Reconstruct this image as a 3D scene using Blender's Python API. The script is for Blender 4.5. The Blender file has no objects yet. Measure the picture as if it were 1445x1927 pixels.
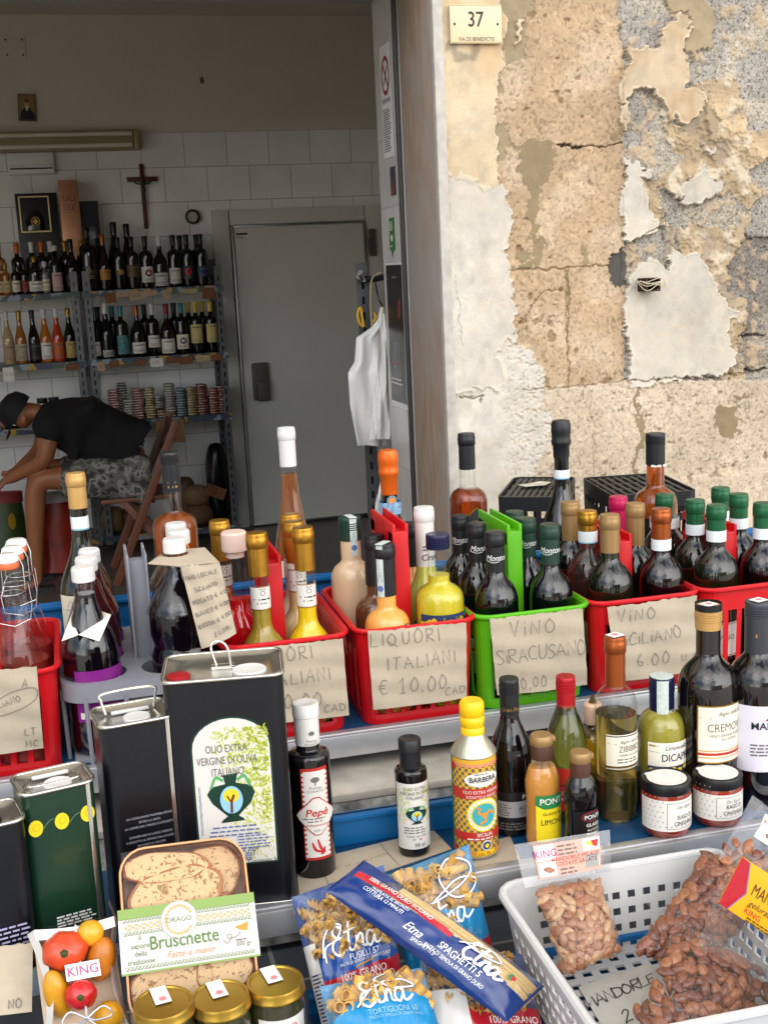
import bpy, bmesh, math, random
import numpy as np
from mathutils import Vector, Matrix
from mathutils.geometry import tessellate_polygon
random.seed(7)
SC = bpy.context.scene
COL = SC.collection
# ---------------------------------------------------------------- camera
F, CX, CY = 2300.0, 722.5, 963.5            # focal length and centre in photo pixels
PIT, ROL, YAW = map(math.radians, (11.3, 2.7, 14.0))
CAM = Vector((0, 0, 1.6))
fwd = Vector((math.sin(YAW)*math.cos(PIT), math.cos(YAW)*math.cos(PIT), -math.sin(PIT)))
_r = Vector((math.cos(YAW), -math.sin(YAW), 0)); _u = _r.cross(fwd)
RT = math.cos(ROL)*_r - math.sin(ROL)*_u
UP = math.sin(ROL)*_r + math.cos(ROL)*_u
cd = bpy.data.cameras.new('camera'); cam = bpy.data.objects.new('camera', cd); COL.objects.link(cam)
cam.matrix_world = Matrix(((RT.x, UP.x, -fwd.x, CAM.x), (RT.y, UP.y, -fwd.y, CAM.y), (RT.z, UP.z, -fwd.z, CAM.z), (0, 0, 0, 1)))
cd.sensor_fit = 'HORIZONTAL'; cd.sensor_width = 36; cd.lens = 36*F/1445
cd.clip_start = .05; cd.clip_end = 500
SC.camera = cam
def ray(x, y): return fwd + RT*((x-CX)/F) - UP*((y-CY)/F)
def atY(x, y, Y): d = ray(x, y); return CAM + d*(Y/d.y)
def atZ(x, y, Z): d = ray(x, y); return CAM + d*((Z-1.6)/d.z)
def atX(x, y, X): d = ray(x, y); return CAM + d*(X/d.x)
# ---------------------------------------------------------------- sky, sun, exposure
W = bpy.data.worlds.new('World'); SC.world = W; W.use_nodes = True
nt = W.node_tree; nt.nodes.clear()
o_ = nt.nodes.new('ShaderNodeOutputWorld'); bg = nt.nodes.new('ShaderNodeBackground')
sky = nt.nodes.new('ShaderNodeTexSky'); sky.sky_type = 'NISHITA'; sky.sun_disc = False
SUN_EL, SUN_AZ = math.radians(50), math.radians(205)      # azimuth clockwise from +Y
sky.sun_elevation = SUN_EL; sky.sun_rotation = SUN_AZ
tc = nt.nodes.new('ShaderNodeTexCoord'); nz = nt.nodes.new('ShaderNodeTexNoise')
nz.inputs['Scale'].default_value = 1.5; nz.inputs['Detail'].default_value = 5
cr = nt.nodes.new('ShaderNodeValToRGB'); cr.color_ramp.elements[0].position = .38; cr.color_ramp.elements[1].position = .56
mx = nt.nodes.new('ShaderNodeMix'); mx.data_type = 'RGBA'
nt.links.new(tc.outputs['Generated'], nz.inputs['Vector']); nt.links.new(nz.outputs['Fac'], cr.inputs['Fac'])
nt.links.new(cr.outputs['Color'], mx.inputs['Factor']); nt.links.new(sky.outputs['Color'], mx.inputs['A'])
# sunlit cloud, in the sky's own units: brighter low over the street, on the sun's side
sx_ = nt.nodes.new('ShaderNodeSeparateXYZ'); nt.links.new(tc.outputs['Generated'], sx_.inputs[0])
mr_ = nt.nodes.new('ShaderNodeMapRange'); mr_.inputs[1].default_value = .1; mr_.inputs[2].default_value = -.9; mr_.inputs[3].default_value = .8; mr_.inputs[4].default_value = 3.2; nt.links.new(sx_.outputs['Y'], mr_.inputs[0])
vm_ = nt.nodes.new('ShaderNodeVectorMath'); vm_.operation = 'SCALE'; vm_.inputs[0].default_value = (10.4, 10.3, 10.1); nt.links.new(mr_.outputs[0], vm_.inputs['Scale']); nt.links.new(vm_.outputs[0], mx.inputs['B'])
nt.links.new(mx.outputs['Result'], bg.inputs['Color']); bg.inputs['Strength'].default_value = .15
nt.links.new(bg.outputs[0], o_.inputs[0])
sl = bpy.data.lights.new('sun', 'SUN'); sl.energy = 0.5; sl.angle = math.radians(40); sl.color = (1, .95, .88)
so = bpy.data.objects.new('sun', sl); COL.objects.link(so)
sd = Vector((math.sin(SUN_AZ)*math.cos(SUN_EL), math.cos(SUN_AZ)*math.cos(SUN_EL), math.sin(SUN_EL)))
so.rotation_euler = sd.to_track_quat('Z', 'Y').to_euler(); so.location = sd*20
SC.view_settings.view_transform = 'Standard'; SC.view_settings.look = 'None'
SC.view_settings.exposure = 0.0; SC.view_settings.gamma = 1
SC.render.engine = 'CYCLES'; SC.cycles.use_denoising = True
SC.cycles.max_bounces = 14; SC.cycles.transparent_max_bounces = 24; SC.cycles.transmission_bounces = 10
SC.cycles.caustics_refractive = False; SC.cycles.caustics_reflective = False
# ---------------------------------------------------------------- materials
def srgb(c):
    if isinstance(c, str):
        c = [int(c[i:i+2], 16)/255 for i in (0, 2, 4)]
    return tuple(x/12.92 if x <= .04045 else ((x+.055)/1.055)**2.4 for x in c)
_M = {}
def M(name, col=None, rough=.5, metal=0, nz=None, bump=None, coat=0, trans=0, ior=1.45, sss=0, spec=.5, alpha=1):
    """plain Principled material: colour, fine colour noise (scale, amount), bump (scale, strength)"""
    if name in _M: return _M[name]
    m = bpy.data.materials.new(name); m.use_nodes = True; _M[name] = m
    n = m.node_tree.nodes; l = m.node_tree.links; b = n['Principled BSDF']
    c = srgb(col)
    b.inputs['Base Color'].default_value = (*c, 1); b.inputs['Roughness'].default_value = rough
    b.inputs['Metallic'].default_value = metal; b.inputs['Coat Weight'].default_value = coat
    b.inputs['Coat Roughness'].default_value = .03
    b.inputs['Transmission Weight'].default_value = trans; b.inputs['IOR'].default_value = ior
    b.inputs['Specular IOR Level'].default_value = spec
    if sss:
        b.inputs['Subsurface Weight'].default_value = sss; b.inputs['Subsurface Radius'].default_value = (.02, .012, .006)
        b.inputs['Subsurface Scale'].default_value = .3
    if nz or bump:
        t = n.new('ShaderNodeTexCoord')
    if nz:
        k = n.new('ShaderNodeTexNoise'); k.inputs['Scale'].default_value = nz[0]; k.inputs['Detail'].default_value = 6
        l.new(t.outputs['Object'], k.inputs['Vector'])
        r = n.new('ShaderNodeMapRange'); r.inputs[1].default_value = .25; r.inputs[2].default_value = .75
        r.inputs[3].default_value = 1-nz[1]; r.inputs[4].default_value = 1+nz[1]*.6
        l.new(k.outputs['Fac'], r.inputs[0])
        x = n.new('ShaderNodeMix'); x.data_type = 'RGBA'; x.blend_type = 'MULTIPLY'; x.inputs['Factor'].default_value = 1
        x.inputs['A'].default_value = (*c, 1); l.new(r.outputs[0], x.inputs['B']); l.new(x.outputs['Result'], b.inputs['Base Color'])
    if bump:
        k = n.new('ShaderNodeTexNoise'); k.inputs['Scale'].default_value = bump[0]; k.inputs['Detail'].default_value = 5
        l.new(t.outputs['Object'], k.inputs['Vector'])
        u = n.new('ShaderNodeBump'); u.inputs['Strength'].default_value = bump[1]; u.inputs['Distance'].default_value = .004
        l.new(k.outputs['Fac'], u.inputs['Height']); l.new(u.outputs[0], b.inputs['Normal'])
    return m
def clear(name, tint=(.97, .98, .97), ior=1.45, rough=.02, bump=None, haze=0):
    """clear shell: see-through straight on, mirror-like at grazing angles (glass, film)"""
    if name in _M: return _M[name]
    m = bpy.data.materials.new(name); m.use_nodes = True; _M[name] = m
    n = m.node_tree.nodes; l = m.node_tree.links; n.remove(n['Principled BSDF'])
    t = n.new('ShaderNodeBsdfTransparent'); t.inputs[0].default_value = (*tint, 1)
    g = n.new('ShaderNodeBsdfGlossy'); g.inputs['Roughness'].default_value = rough
    f = n.new('ShaderNodeFresnel'); ge = n.new('ShaderNodeNewGeometry'); mr = n.new('ShaderNodeMapRange'); mr.inputs[3].default_value = ior; mr.inputs[4].default_value = 1/ior
    l.new(ge.outputs['Backfacing'], mr.inputs[0]); l.new(mr.outputs[0], f.inputs[0])
    x = n.new('ShaderNodeMixShader'); l.new(f.outputs[0], x.inputs[0]); l.new(t.outputs[0], x.inputs[1]); l.new(g.outputs[0], x.inputs[2])
    if bump:
        tcx = n.new('ShaderNodeTexCoord')
        k = n.new('ShaderNodeTexNoise'); k.inputs['Scale'].default_value = bump[0]; k.inputs['Detail'].default_value = 3
        l.new(tcx.outputs['Object'], k.inputs['Vector'])
        u = n.new('ShaderNodeBump'); u.inputs['Strength'].default_value = bump[1]; u.inputs['Distance'].default_value = .01
        l.new(k.outputs['Fac'], u.inputs['Height']); l.new(u.outputs[0], g.inputs['Normal']); l.new(u.outputs[0], f.inputs['Normal'])
    last = x
    if haze:
        d = n.new('ShaderNodeBsdfDiffuse'); d.inputs[0].default_value = (.85, .85, .86, 1)
        y = n.new('ShaderNodeMixShader'); y.inputs[0].default_value = haze
        l.new(x.outputs[0], y.inputs[1]); l.new(d.outputs[0], y.inputs[2]); last = y
    l.new(last.outputs[0], n['Material Output'].inputs['Surface'])
    return m
# ---------------------------------------------------------------- mesh helper
_tx = {}
def text_geo(s, shear=0, bold=0):
    k = (s, shear, bold)
    if k not in _tx:
        c = bpy.data.curves.new('t', 'FONT'); c.body = s; c.size = 1; c.shear = shear; c.offset = bold*.4; c.resolution_u = 3
        c.align_x = 'CENTER'
        o = bpy.data.objects.new('t', c); COL.objects.link(o)
        me = bpy.data.meshes.new_from_object(o.evaluated_get(bpy.context.evaluated_depsgraph_get()))
        _tx[k] = ([(v.co.x, v.co.y) for v in me.vertices], [tuple(p.vertices) for p in me.polygons])
        bpy.data.objects.remove(o); bpy.data.meshes.remove(me)
    return _tx[k]
def cyl(R, th=0, z=0, cx=0, cy=0):
    return lambda u, v, h: (cx+(R+h)*math.sin(u/R+th), cy-(R+h)*math.cos(u/R+th), z+v)
def plane(o, ux, uy):
    o = Vector(o); ux = Vector(ux).normalized(); uy = Vector(uy).normalized(); n = ux.cross(uy).normalized()
    return lambda u, v, h: tuple(o+ux*u+uy*v+n*h)
def catmull(p, n=6, closed=False):
    p = [Vector(q) for q in p]
    if len(p) < 3: return p
    out = []; N = len(p)
    rng = range(N) if closed else range(N-1)
    for i in rng:
        a = p[(i-1) % N] if closed or i > 0 else p[i]*2-p[i+1]
        b, c = p[i], p[(i+1) % N]
        d = p[(i+2) % N] if closed or i+2 < N else c*2-b
        for k in range(n):
            t = k/n
            out.append(.5*((2*b)+(c-a)*t+(2*a-5*b+4*c-d)*t*t+(3*b-a-3*c+d)*t**3))
    if not closed: out.append(p[-1])
    return out
_bx = {}
def bevbox(sx, sy, sz, b):
    k = (round(sx, 5), round(sy, 5), round(sz, 5), b)
    if k not in _bx:
        bm = bmesh.new(); bmesh.ops.create_cube(bm, size=1)
        bmesh.ops.scale(bm, vec=(sx, sy, sz), verts=bm.verts)
        if b: bmesh.ops.bevel(bm, geom=list(bm.edges), offset=b, segments=2, affect='EDGES', profile=.6)
        bm.verts.index_update()
        _bx[k] = ([tuple(v.co) for v in bm.verts], [[v.index for v in f.verts] for f in bm.faces]); bm.free()
    return _bx[k]
class MB:
    def __init__(s): s.v = []; s.f = []; s.m = []; s.mats = []
    def mi(s, mat):
        if mat not in s.mats: s.mats.append(mat)
        return s.mats.index(mat)
    def add(s, vs, fs, mat, T=None):
        o = len(s.v); k = s.mi(mat)
        s.v += [tuple(T @ Vector(v)) for v in vs] if T else [tuple(v) for v in vs]
        s.f += [[i+o for i in f] for f in fs]; s.m += [k]*len(fs); return s
    def box(s, c, size, mat, b=0, rz=0, T=None):
        vs, fs = bevbox(*size, b)
        t = Matrix.Translation(c) @ Matrix.Rotation(rz, 4, 'Z')
        return s.add(vs, fs, mat, (T @ t) if T else t)
    def lathe(s, prof, mat, seg=28, c=(0, 0, 0), T=None, sx=1, sy=1):
        vs, fs = [], []; rings = []
        for r, z in prof:
            if r < 1e-6: rings.append([len(vs)]); vs.append((c[0], c[1], c[2]+z))
            else:
                rings.append(list(range(len(vs), len(vs)+seg)))
                vs += [(c[0]+sx*r*math.cos(2*math.pi*i/seg), c[1]+sy*r*math.sin(2*math.pi*i/seg), c[2]+z) for i in range(seg)]
        for a, b in zip(rings, rings[1:]):
            for i in range(seg):
                j = (i+1) % seg
                if len(a) == 1 and len(b) == 1: continue
                if len(a) == 1: fs.append([a[0], b[j], b[i]])
                elif len(b) == 1: fs.append([a[i], a[j], b[0]])
                else: fs.append([a[i], a[j], b[j], b[i]])
        return s.add(vs, fs, mat, T)
    def tube(s, pts, r, mat, seg=8, closed=False, T=None):
        pts = [Vector(p) for p in pts]; vs, fs = [], []; n = len(pts)
        up = None
        for i, p in enumerate(pts):
            d = (pts[(i+1) % n]-pts[i-1]) if closed else (pts[min(i+1, n-1)]-pts[max(i-1, 0)])
            d.normalize()
            if up is None: up = d.orthogonal()
            a = (up-d*up.dot(d)).normalized(); up = a; b = d.cross(a)
            rr = r[i] if isinstance(r, (list, tuple)) else r
            vs += [tuple(p+a*rr*math.cos(2*math.pi*k/seg)+b*rr*math.sin(2*math.pi*k/seg)) for k in range(seg)]
        for i in range(n if closed else n-1):
            j = (i+1) % n
            for k in range(seg):
                q = (k+1) % seg
                fs.append([i*seg+k, i*seg+q, j*seg+q, j*seg+k])
        if not closed:
            fs.append(list(range(seg))[::-1]); fs.append(list(range((n-1)*seg, n*seg)))
        return s.add(vs, fs, mat, T)
    def grid(s, fn, nu, nv, mat, T=None, wrap=False):
        vs = [fn(i/(nu if wrap else nu), j/nv) for j in range(nv+1) for i in range(nu if wrap else nu+1)]
        w = nu if wrap else nu+1
        fs = [[j*w+i, j*w+(i+1) % w, (j+1)*w+(i+1) % w, (j+1)*w+i] for j in range(nv) for i in range(nu)]
        return s.add(vs, fs, mat, T)
    # ---- flat artwork laid on a surface S(u, v, height)
    def patch(s, S, u0, u1, v0, v1, mat, h=.0003, n=10, nv=1):
        return s.grid(lambda a, b: S(u0+(u1-u0)*a, v0+(v1-v0)*b, h), n, nv, mat)
    def poly(s, S, pts, mat, h=.0006, mx=.006):
        st = [tuple(tuple(pts[i]) for i in t) for t in tessellate_polygon([[Vector((x, y, 0)) for x, y in pts]])]; vs, fs = [], []
        while st:
            a, b, c = st.pop()
            L = [abs(b[0]-a[0]), abs(c[0]-b[0]), abs(a[0]-c[0])]; k = L.index(max(L))
            if L[k] > mx and len(st) < 400:                              # keep to the curve of the surface
                a, b, c = (a, b, c) if k == 0 else (b, c, a) if k == 1 else (c, a, b)
                q = ((a[0]+b[0])/2, (a[1]+b[1])/2); st += [(a, q, c), (q, b, c)]; continue
            if (b[0]-a[0])*(c[1]-a[1])-(b[1]-a[1])*(c[0]-a[0]) < 0: b, c = c, b
            o = len(vs); vs += [S(*a, h), S(*b, h), S(*c, h)]; fs.append([o, o+1, o+2])
        return s.add(vs, fs, mat)
    def disc(s, S, u, v, r, mat, h=.0006, n=24, ry=None):
        ry = ry or r; K = [1] if r < .005 else [.33, .67, 1]
        vs = [S(u, v, h)]+[S(u+k*r*math.cos(2*math.pi*i/n), v+k*ry*math.sin(2*math.pi*i/n), h) for k in K for i in range(n)]
        fs = [[0, 1+i, 1+(i+1) % n] for i in range(n)]+[[1+j*n+i, 1+(j+1)*n+i, 1+(j+1)*n+(i+1) % n, 1+j*n+(i+1) % n] for j in range(len(K)-1) for i in range(n)]
        return s.add(vs, fs, mat)
    def ring(s, S, u, v, r0, r1, mat, h=.0007, n=32, asp=1):
        vs = [S(u+r*math.cos(2*math.pi*i/n), v+asp*r*math.sin(2*math.pi*i/n), h) for r in (r0, r1) for i in range(n)]
        return s.add(vs, [[i, n+i, n+(i+1) % n, (i+1) % n] for i in range(n)], mat)
    def text(s, S, t, u, v, size, mat, h=.0008, sx=1, shear=0, bold=0, rot=0, al='C'):
        P, fs = text_geo(t, shear, bold)
        if not P: return s
        k = size/.72                                            # size = capital height
        x0, x1 = min(p[0] for p in P), max(p[0] for p in P)
        off = {'C': -(x0+x1)/2, 'L': -x0, 'R': -x1}[al]
        c_, s_ = math.cos(rot), math.sin(rot)
        vs = []
        for x, y in P:
            x = (x+off)*k*sx; y = y*k
            vs.append(S(u+x*c_-y*s_, v+x*s_+y*c_, h))
        return s.add(vs, fs, mat)
    def line(s, S, pts, w, mat, h=.0007, smooth=0, closed=False, taper=False):
        p = catmull([(x, y, 0) for x, y in pts], smooth, closed) if smooth else [Vector((x, y, 0)) for x, y in pts]
        n = len(p); vs, fs = [], []
        for i in range(n):
            d = (p[(i+1) % n]-p[i-1]) if closed else (p[min(i+1, n-1)]-p[max(i-1, 0)])
            if d.length < 1e-9: d = Vector((1, 0, 0))
            d.normalize(); q = Vector((-d.y, d.x, 0))*w/2
            if taper: q *= .45+.55*math.sin(math.pi*min(1, max(0, (i+.5)/n)))
            vs += [S(p[i].x-q.x, p[i].y-q.y, h), S(p[i].x+q.x, p[i].y+q.y, h)]
        for i in range(n if closed else n-1):
            j = (i+1) % n; fs.append([2*i, 2*j, 2*j+1, 2*i+1])
        return s.add(vs, fs, mat)
    def fine(s, S, u0, u1, v, size, mat, h=.0008, rows=1, gap=1.7, seed=0, ragged=.3):
        """rows of print too small to read: broken dashes"""
        rnd = random.Random(seed)
        for r in range(rows):
            y = v-r*size*gap; e = u1-(u1-u0)*ragged*rnd.random(); x = u0
            while x < e:
                w = size*rnd.uniform(1.2, 4)
                s.patch(S, x, min(x+w, e), y, y+size*.75, mat, h, 1); x += w+size*.7
        return s
    def hand(s, S, t, u, v, size, w, mat, h=.0006, rot=0, sp=1.0, seed=1, al='L'):
        """handwriting: capital strokes with a little wobble"""
        rnd = random.Random(seed+len(t)); x = 0; c_, s_ = math.cos(rot), math.sin(rot)
        for ch in t:
            if ch == ' ': x += size*.55*sp; continue
            sl = rnd.uniform(-.06, .10); sc = rnd.uniform(.9, 1.08); dy = rnd.uniform(-.05, .05)
            wd = 0
            for st in HAND.get(ch, []):
                q = []
                for a, b in st:
                    wd = max(wd, a)
                    a += rnd.uniform(-.02, .02)+sl*b; b = b*sc+dy+rnd.uniform(-.02, .02)
                    X = x+a*size; Y = b*size
                    q.append((u+X*c_-Y*s_, v+X*s_+Y*c_))
                s.line(S, q, w, mat, h, smooth=5 if len(q) > 2 and ch in CURVY else 0)
            x += (wd+.28*sp)*size
        return s
    def build(s, name, parent=None, loc=None, rot=None, flat=False, ang=38):
        me = bpy.data.meshes.new(name); me.from_pydata(s.v, [], s.f)
        for m in s.mats: me.materials.append(m)
        me.polygons.foreach_set('material_index', s.m)
        me.polygons.foreach_set('use_smooth', [not flat]*len(s.f))
        me.update()
        if not flat: me.set_sharp_from_angle(angle=math.radians(ang))
        o = bpy.data.objects.new(name, me); COL.objects.link(o)
        if parent: o.parent = parent
        if loc is not None: o.location = loc
        if rot is not None: o.rotation_euler = rot
        return o
CURVY = set('OCQSGURDPBJ0236895€aenuos')
HAND = {
 'A': [[(0, 0), (.33, 1), (.66, 0)], [(.12, .38), (.56, .42)]], 'B': [[(0, 0), (0, 1)], [(0, 1), (.5, .85), (.1, .52), (.55, .25), (0, 0)]],
 'C': [[(.6, .85), (.35, 1), (.05, .6), (.12, .1), (.6, .1)]], 'D': [[(.05, 0), (.02, 1)], [(.02, 1), (.6, .75), (.55, .2), (.05, 0)]],
 'E': [[(.55, 1), (.05, .95), (.02, 0), (.55, .02)], [(.03, .5), (.45, .53)]], 'G': [[(.6, .85), (.3, 1), (.03, .5), (.3, 0), (.6, .2), (.58, .45), (.35, .45)]],
 'I': [[(.05, 0), (.03, 1)]], 'i': [[(.05, 0), (.05, .62)], [(.04, .85), (.07, .9)]], 'L': [[(.06, 1), (.02, .02), (.55, .05)]],
 'M': [[(0, 0), (.08, 1), (.38, .35), (.68, 1), (.75, 0)]], 'N': [[(.03, 0), (.06, 1), (.55, .03), (.6, 1)]],
 'O': [[(.32, 1), (.04, .62), (.15, .06), (.5, .1), (.62, .6), (.32, 1), (.22, .95)]], '0': [[(.28, 1), (.04, .6), (.14, .04), (.44, .1), (.52, .6), (.28, 1), (.2, .96)]],
 'P': [[(.05, 0), (.03, 1)], [(.03, 1), (.5, .85), (.45, .55), (.05, .5)]], 'Q': [[(.32, 1), (.04, .55), (.2, .03), (.55, .2), (.58, .7), (.32, 1)], [(.1, .3), (.3, .2), (.75, -.12)]],
 'R': [[(.05, 0), (.03, 1)], [(.0, .95), (.5, .9), (.42, .58), (.06, .48), (.62, 0)]], 'S': [[(.55, .85), (.3, 1), (.08, .78), (.3, .52), (.5, .25), (.25, 0), (.0, .12)]],
 'T': [[(0, .95), (.65, 1)], [(.32, .97), (.3, 0)]], 'U': [[(.03, 1), (.06, .2), (.3, 0), (.52, .25), (.56, 1)]], 'V': [[(0, 1), (.26, 0), (.6, 1.05)]],
 'Z': [[(0, 1), (.55, 1), (0, 0), (.6, 0)]], 'K': [[(.03, 0), (.03, 1)], [(.5, 1), (.05, .45), (.55, 0)]], 'H': [[(0, 0), (.02, 1)], [(.5, 0), (.52, 1)], [(0, .5), (.5, .52)]],
 '1': [[(.0, .7), (.22, 1), (.2, 0)], [(.02, .0), (.4, .02)]], '2': [[(.03, .8), (.28, 1), (.45, .75), (.0, .0), (.2, .06), (.55, .02)]],
 '4': [[(.4, 0), (.38, 1), (0, .35), (.55, .35)]], '5': [[(.5, 1), (.1, .98), (.08, .6), (.45, .5), (.4, .08), (0, .05)]], '6': [[(.42, 1), (.1, .6), (.06, .15), (.35, .02), (.45, .3), (.1, .4)]],
 '€': [[(.6, .9), (.3, .95), (.08, .5), (.25, .05), (.6, .12)], [(-.04, .6), (.45, .62)], [(-.04, .42), (.42, .42)]],
 ',': [[(.08, .08), (.02, -.15)]], '.': [[(.03, .0), (.08, .04)]], '-': [[(0, .45), (.3, .47)]],
}
def tag(o, label, cat, group=None, kind=None):
    if kind: o['kind'] = kind
    if label: o['label'] = label
    if cat: o['category'] = cat
    if group: o['group'] = group
    return o
def thing(name, label, cat, loc=(0, 0, 0), rz=0, group=None, rot=None):
    o = bpy.data.objects.new(name, None); COL.objects.link(o); o.empty_display_size = .05
    o.location = loc; o.rotation_euler = rot if rot else (0, 0, rz)
    return tag(o, label, cat, group)
def kids(o): return [c for c in bpy.data.objects if c.parent == o]
def dup(root, loc, rz=None, label=None, group=None, rot=None, skip=()):
    r = root.copy(); COL.objects.link(r); r.location = loc
    if rz is not None: r.rotation_euler = (0, 0, rz)
    if rot is not None: r.rotation_euler = rot
    if label: r['label'] = label
    if group: r['group'] = group
    for ch in CH.get(root.name, kids(root)):
        if ch.name.split('.')[0] in skip: continue
        c = ch.copy(); COL.objects.link(c); c.parent = r
        for g in kids(ch):
            d = g.copy(); COL.objects.link(d); d.parent = c
    return r
CH = {}
# fast value noise on numpy arrays
_rng = np.random.default_rng(5); _LAT = _rng.random((64, 64))
def vn(x, y):
    xi = np.floor(x).astype(int); yi = np.floor(y).astype(int); fx = x-xi; fy = y-yi
    fx = fx*fx*(3-2*fx); fy = fy*fy*(3-2*fy)
    g = lambda a, b: _LAT[a % 64, b % 64]
    return (g(xi, yi)*(1-fx)+g(xi+1, yi)*fx)*(1-fy)+(g(xi, yi+1)*(1-fx)+g(xi+1, yi+1)*fx)*fy
def fbm(x, y, s, o=4):
    t = 0; a = .5; n = 0
    for i in range(o):
        t = t+a*vn(x*s+i*17.3, y*s+i*9.1); n += a; a *= .5; s *= 2.03
    return t/n
# ================================================================ setting
def mat_tiles(name, col, grout, w, h, axis='XZ', rough=.18, off=.5, zoff=0.0, xoff=0.0, var=.05, gw=.0022):
    m = bpy.data.materials.new(name); m.use_nodes = True; _M[name] = m
    n = m.node_tree.nodes; l = m.node_tree.links; b = n['Principled BSDF']
    t = n.new('ShaderNodeTexCoord'); s = n.new('ShaderNodeSeparateXYZ'); c = n.new('ShaderNodeCombineXYZ')
    l.new(t.outputs['Object'], s.inputs[0])
    l.new(s.outputs[axis[0]], c.inputs[0]); l.new(s.outputs[axis[1]], c.inputs[1])
    mp = n.new('ShaderNodeMapping'); mp.inputs['Location'].default_value = (xoff, zoff, 0); l.new(c.outputs[0], mp.inputs[0])
    k = n.new('ShaderNodeTexBrick'); l.new(mp.outputs[0], k.inputs['Vector'])
    k.offset = off; k.inputs['Scale'].default_value = 1; k.inputs['Brick Width'].default_value = w; k.inputs['Row Height'].default_value = h
    k.inputs['Mortar Size'].default_value = gw; k.inputs['Mortar Smooth'].default_value = .3; k.inputs['Bias'].default_value = 0
    cc = srgb(col)
    k.inputs['Color1'].default_value = (*[x*(1-var) for x in cc], 1); k.inputs['Color2'].default_value = (*[min(1, x*(1+var)) for x in cc], 1)
    k.inputs['Mortar'].default_value = (*srgb(grout), 1)
    z = n.new('ShaderNodeTexNoise'); z.inputs['Scale'].default_value = 5; z.inputs['Detail'].default_value = 8; l.new(t.outputs['Object'], z.inputs['Vector'])
    r = n.new('ShaderNodeMapRange'); r.inputs[1].default_value = .3; r.inputs[2].default_value = .7; r.inputs[3].default_value = 1-var*3; r.inputs[4].default_value = 1+var
    l.new(z.outputs['Fac'], r.inputs[0])
    x = n.new('ShaderNodeMix'); x.data_type = 'RGBA'; x.blend_type = 'MULTIPLY'; x.inputs['Factor'].default_value = 1
    l.new(k.outputs['Color'], x.inputs['A']); l.new(r.outputs[0], x.inputs['B']); l.new(x.outputs['Result'], b.inputs['Base Color'])
    b.inputs['Roughness'].default_value = rough
    u = n.new('ShaderNodeBump'); u.inputs['Strength'].default_value = .5; u.inputs['Distance'].default_value = .003; u.invert = True
    l.new(k.outputs['Fac'], u.inputs['Height'])
    v = n.new('ShaderNodeBump'); v.inputs['Strength'].default_value = .25; v.inputs['Distance'].default_value = .01
    l.new(z.outputs['Fac'], v.inputs['Height']); l.new(u.outputs[0], v.inputs['Normal']); l.new(v.outputs[0], b.inputs['Normal'])
    return m
basalt = mat_tiles('pale limestone slabs', 'bdb7ac', '8a857c', .42, .26, 'XY', .55, .37, gw=.006, var=.12)
m = MB(); m.add([(-40, -40, 0), (40, -40, 0), (40, 40, 0), (-40, 40, 0)], [[0, 1, 2, 3]], basalt)
tag(m.build('pavement', flat=True), 'pale stone street paving in front of the shop', 'pavement', kind='structure')
# building across the street (shows only as reflections in the glass)
st = M('pale street render', 'e6dac4', .9, nz=(.6, .15)); shut = M('green shutter', '4f5a4a', .6); trimm = M('pale trim', 'e4dccb', .8); dk = M('dark opening', '14161a', .2)
bd = thing('building', 'pale building across the street with tall shuttered windows, seen reflected in the bottles', 'building', (6, -40, 0))
m = MB(); m.box((0, -3, 3.6), (30, 6, 7.2), st); m.box((0, .1, 7.3), (30.4, .5, .22), trimm, .03); m.box((0, .05, 3.5), (30, .16, .2), trimm, .02); m.build('facade', bd, flat=True)
for zz in (1.3, 5.2):
    for k in range(9):
        w = MB(); x = -13+k*3.2
        w.box((x, .03, zz), (1.25, .1, 2.3), trimm, .02); w.box((x, .07, zz), (1.0, .08, 2.05), dk if k % 3 else shut); w.box((x, .1, zz), (.05, .06, 2.05), trimm)
        w.box((x, .12, zz+1.25), (1.45, .22, .12), trimm, .02); w.build('window', bd, flat=True)
# ---- the weathered street wall: one relief sheet, its patches worked out from the layers of stone, mortar and plaster
YW0 = 3.3
xs = np.concatenate([np.arange(1.042, 2.13, .0025), np.arange(2.14, 3.6, .04)])
zs = np.concatenate([np.arange(0, .85, .04), np.arange(.86, 2.42, .0025), np.arange(2.43, 3.7, .05)])
GX, GZ = np.meshgrid(xs, zs)
dx, dy, dz = GX-CAM.x, np.full_like(GX, YW0), GZ-CAM.z
dep = dx*fwd.x+dy*fwd.y+dz*fwd.z
PX = CX+F*(dx*RT.x+dy*RT.y+dz*RT.z)/dep; PY = CY-F*(dx*UP.x+dy*UP.y+dz*UP.z)/dep
def warp(a, s, o, k=3): return (fbm(GX+o, GZ+o*1.7, s, k)-.5)*2*a
WX = PX+warp(16, 18, 3.1)+warp(9, 70, 8.3)+warp(2, 190, 1.3, 2); WY = PY+warp(16, 18, 11.7)+warp(9, 70, 4.9)+warp(2, 190, 7.3, 2)
SXs = PX+warp(4, 60, 2.2); SYs = PY+warp(4, 60, 6.2)
def inside(poly, X, Y):
    r = np.zeros(X.shape, bool); n = len(poly)
    for i in range(n):
        (x0, y0), (x1, y1) = poly[i], poly[(i+1) % n]
        if y0 == y1: continue
        c = ((y0 > Y) != (y1 > Y)) & (X < (x1-x0)*(Y-y0)/(y1-y0)+x0)
        r ^= c
    return r
ZA = lambda pts: [(840+x/2.388, y/2.388) for x, y in pts]
ZB = lambda pts: [(840+x/2.388, 440+y/2.388) for x, y in pts]
K = np.zeros(GX.shape, int)
def lay(c, poly, rough=True): K[inside(poly, WX if rough else SXs, WY if rough else SYs)] = c
BIG = 4000
lay(10, [(1172, 716), (BIG, 690), (BIG, BIG), (600, BIG), (600, 735), (1020, 730)], False)       # lower limestone course
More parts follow.
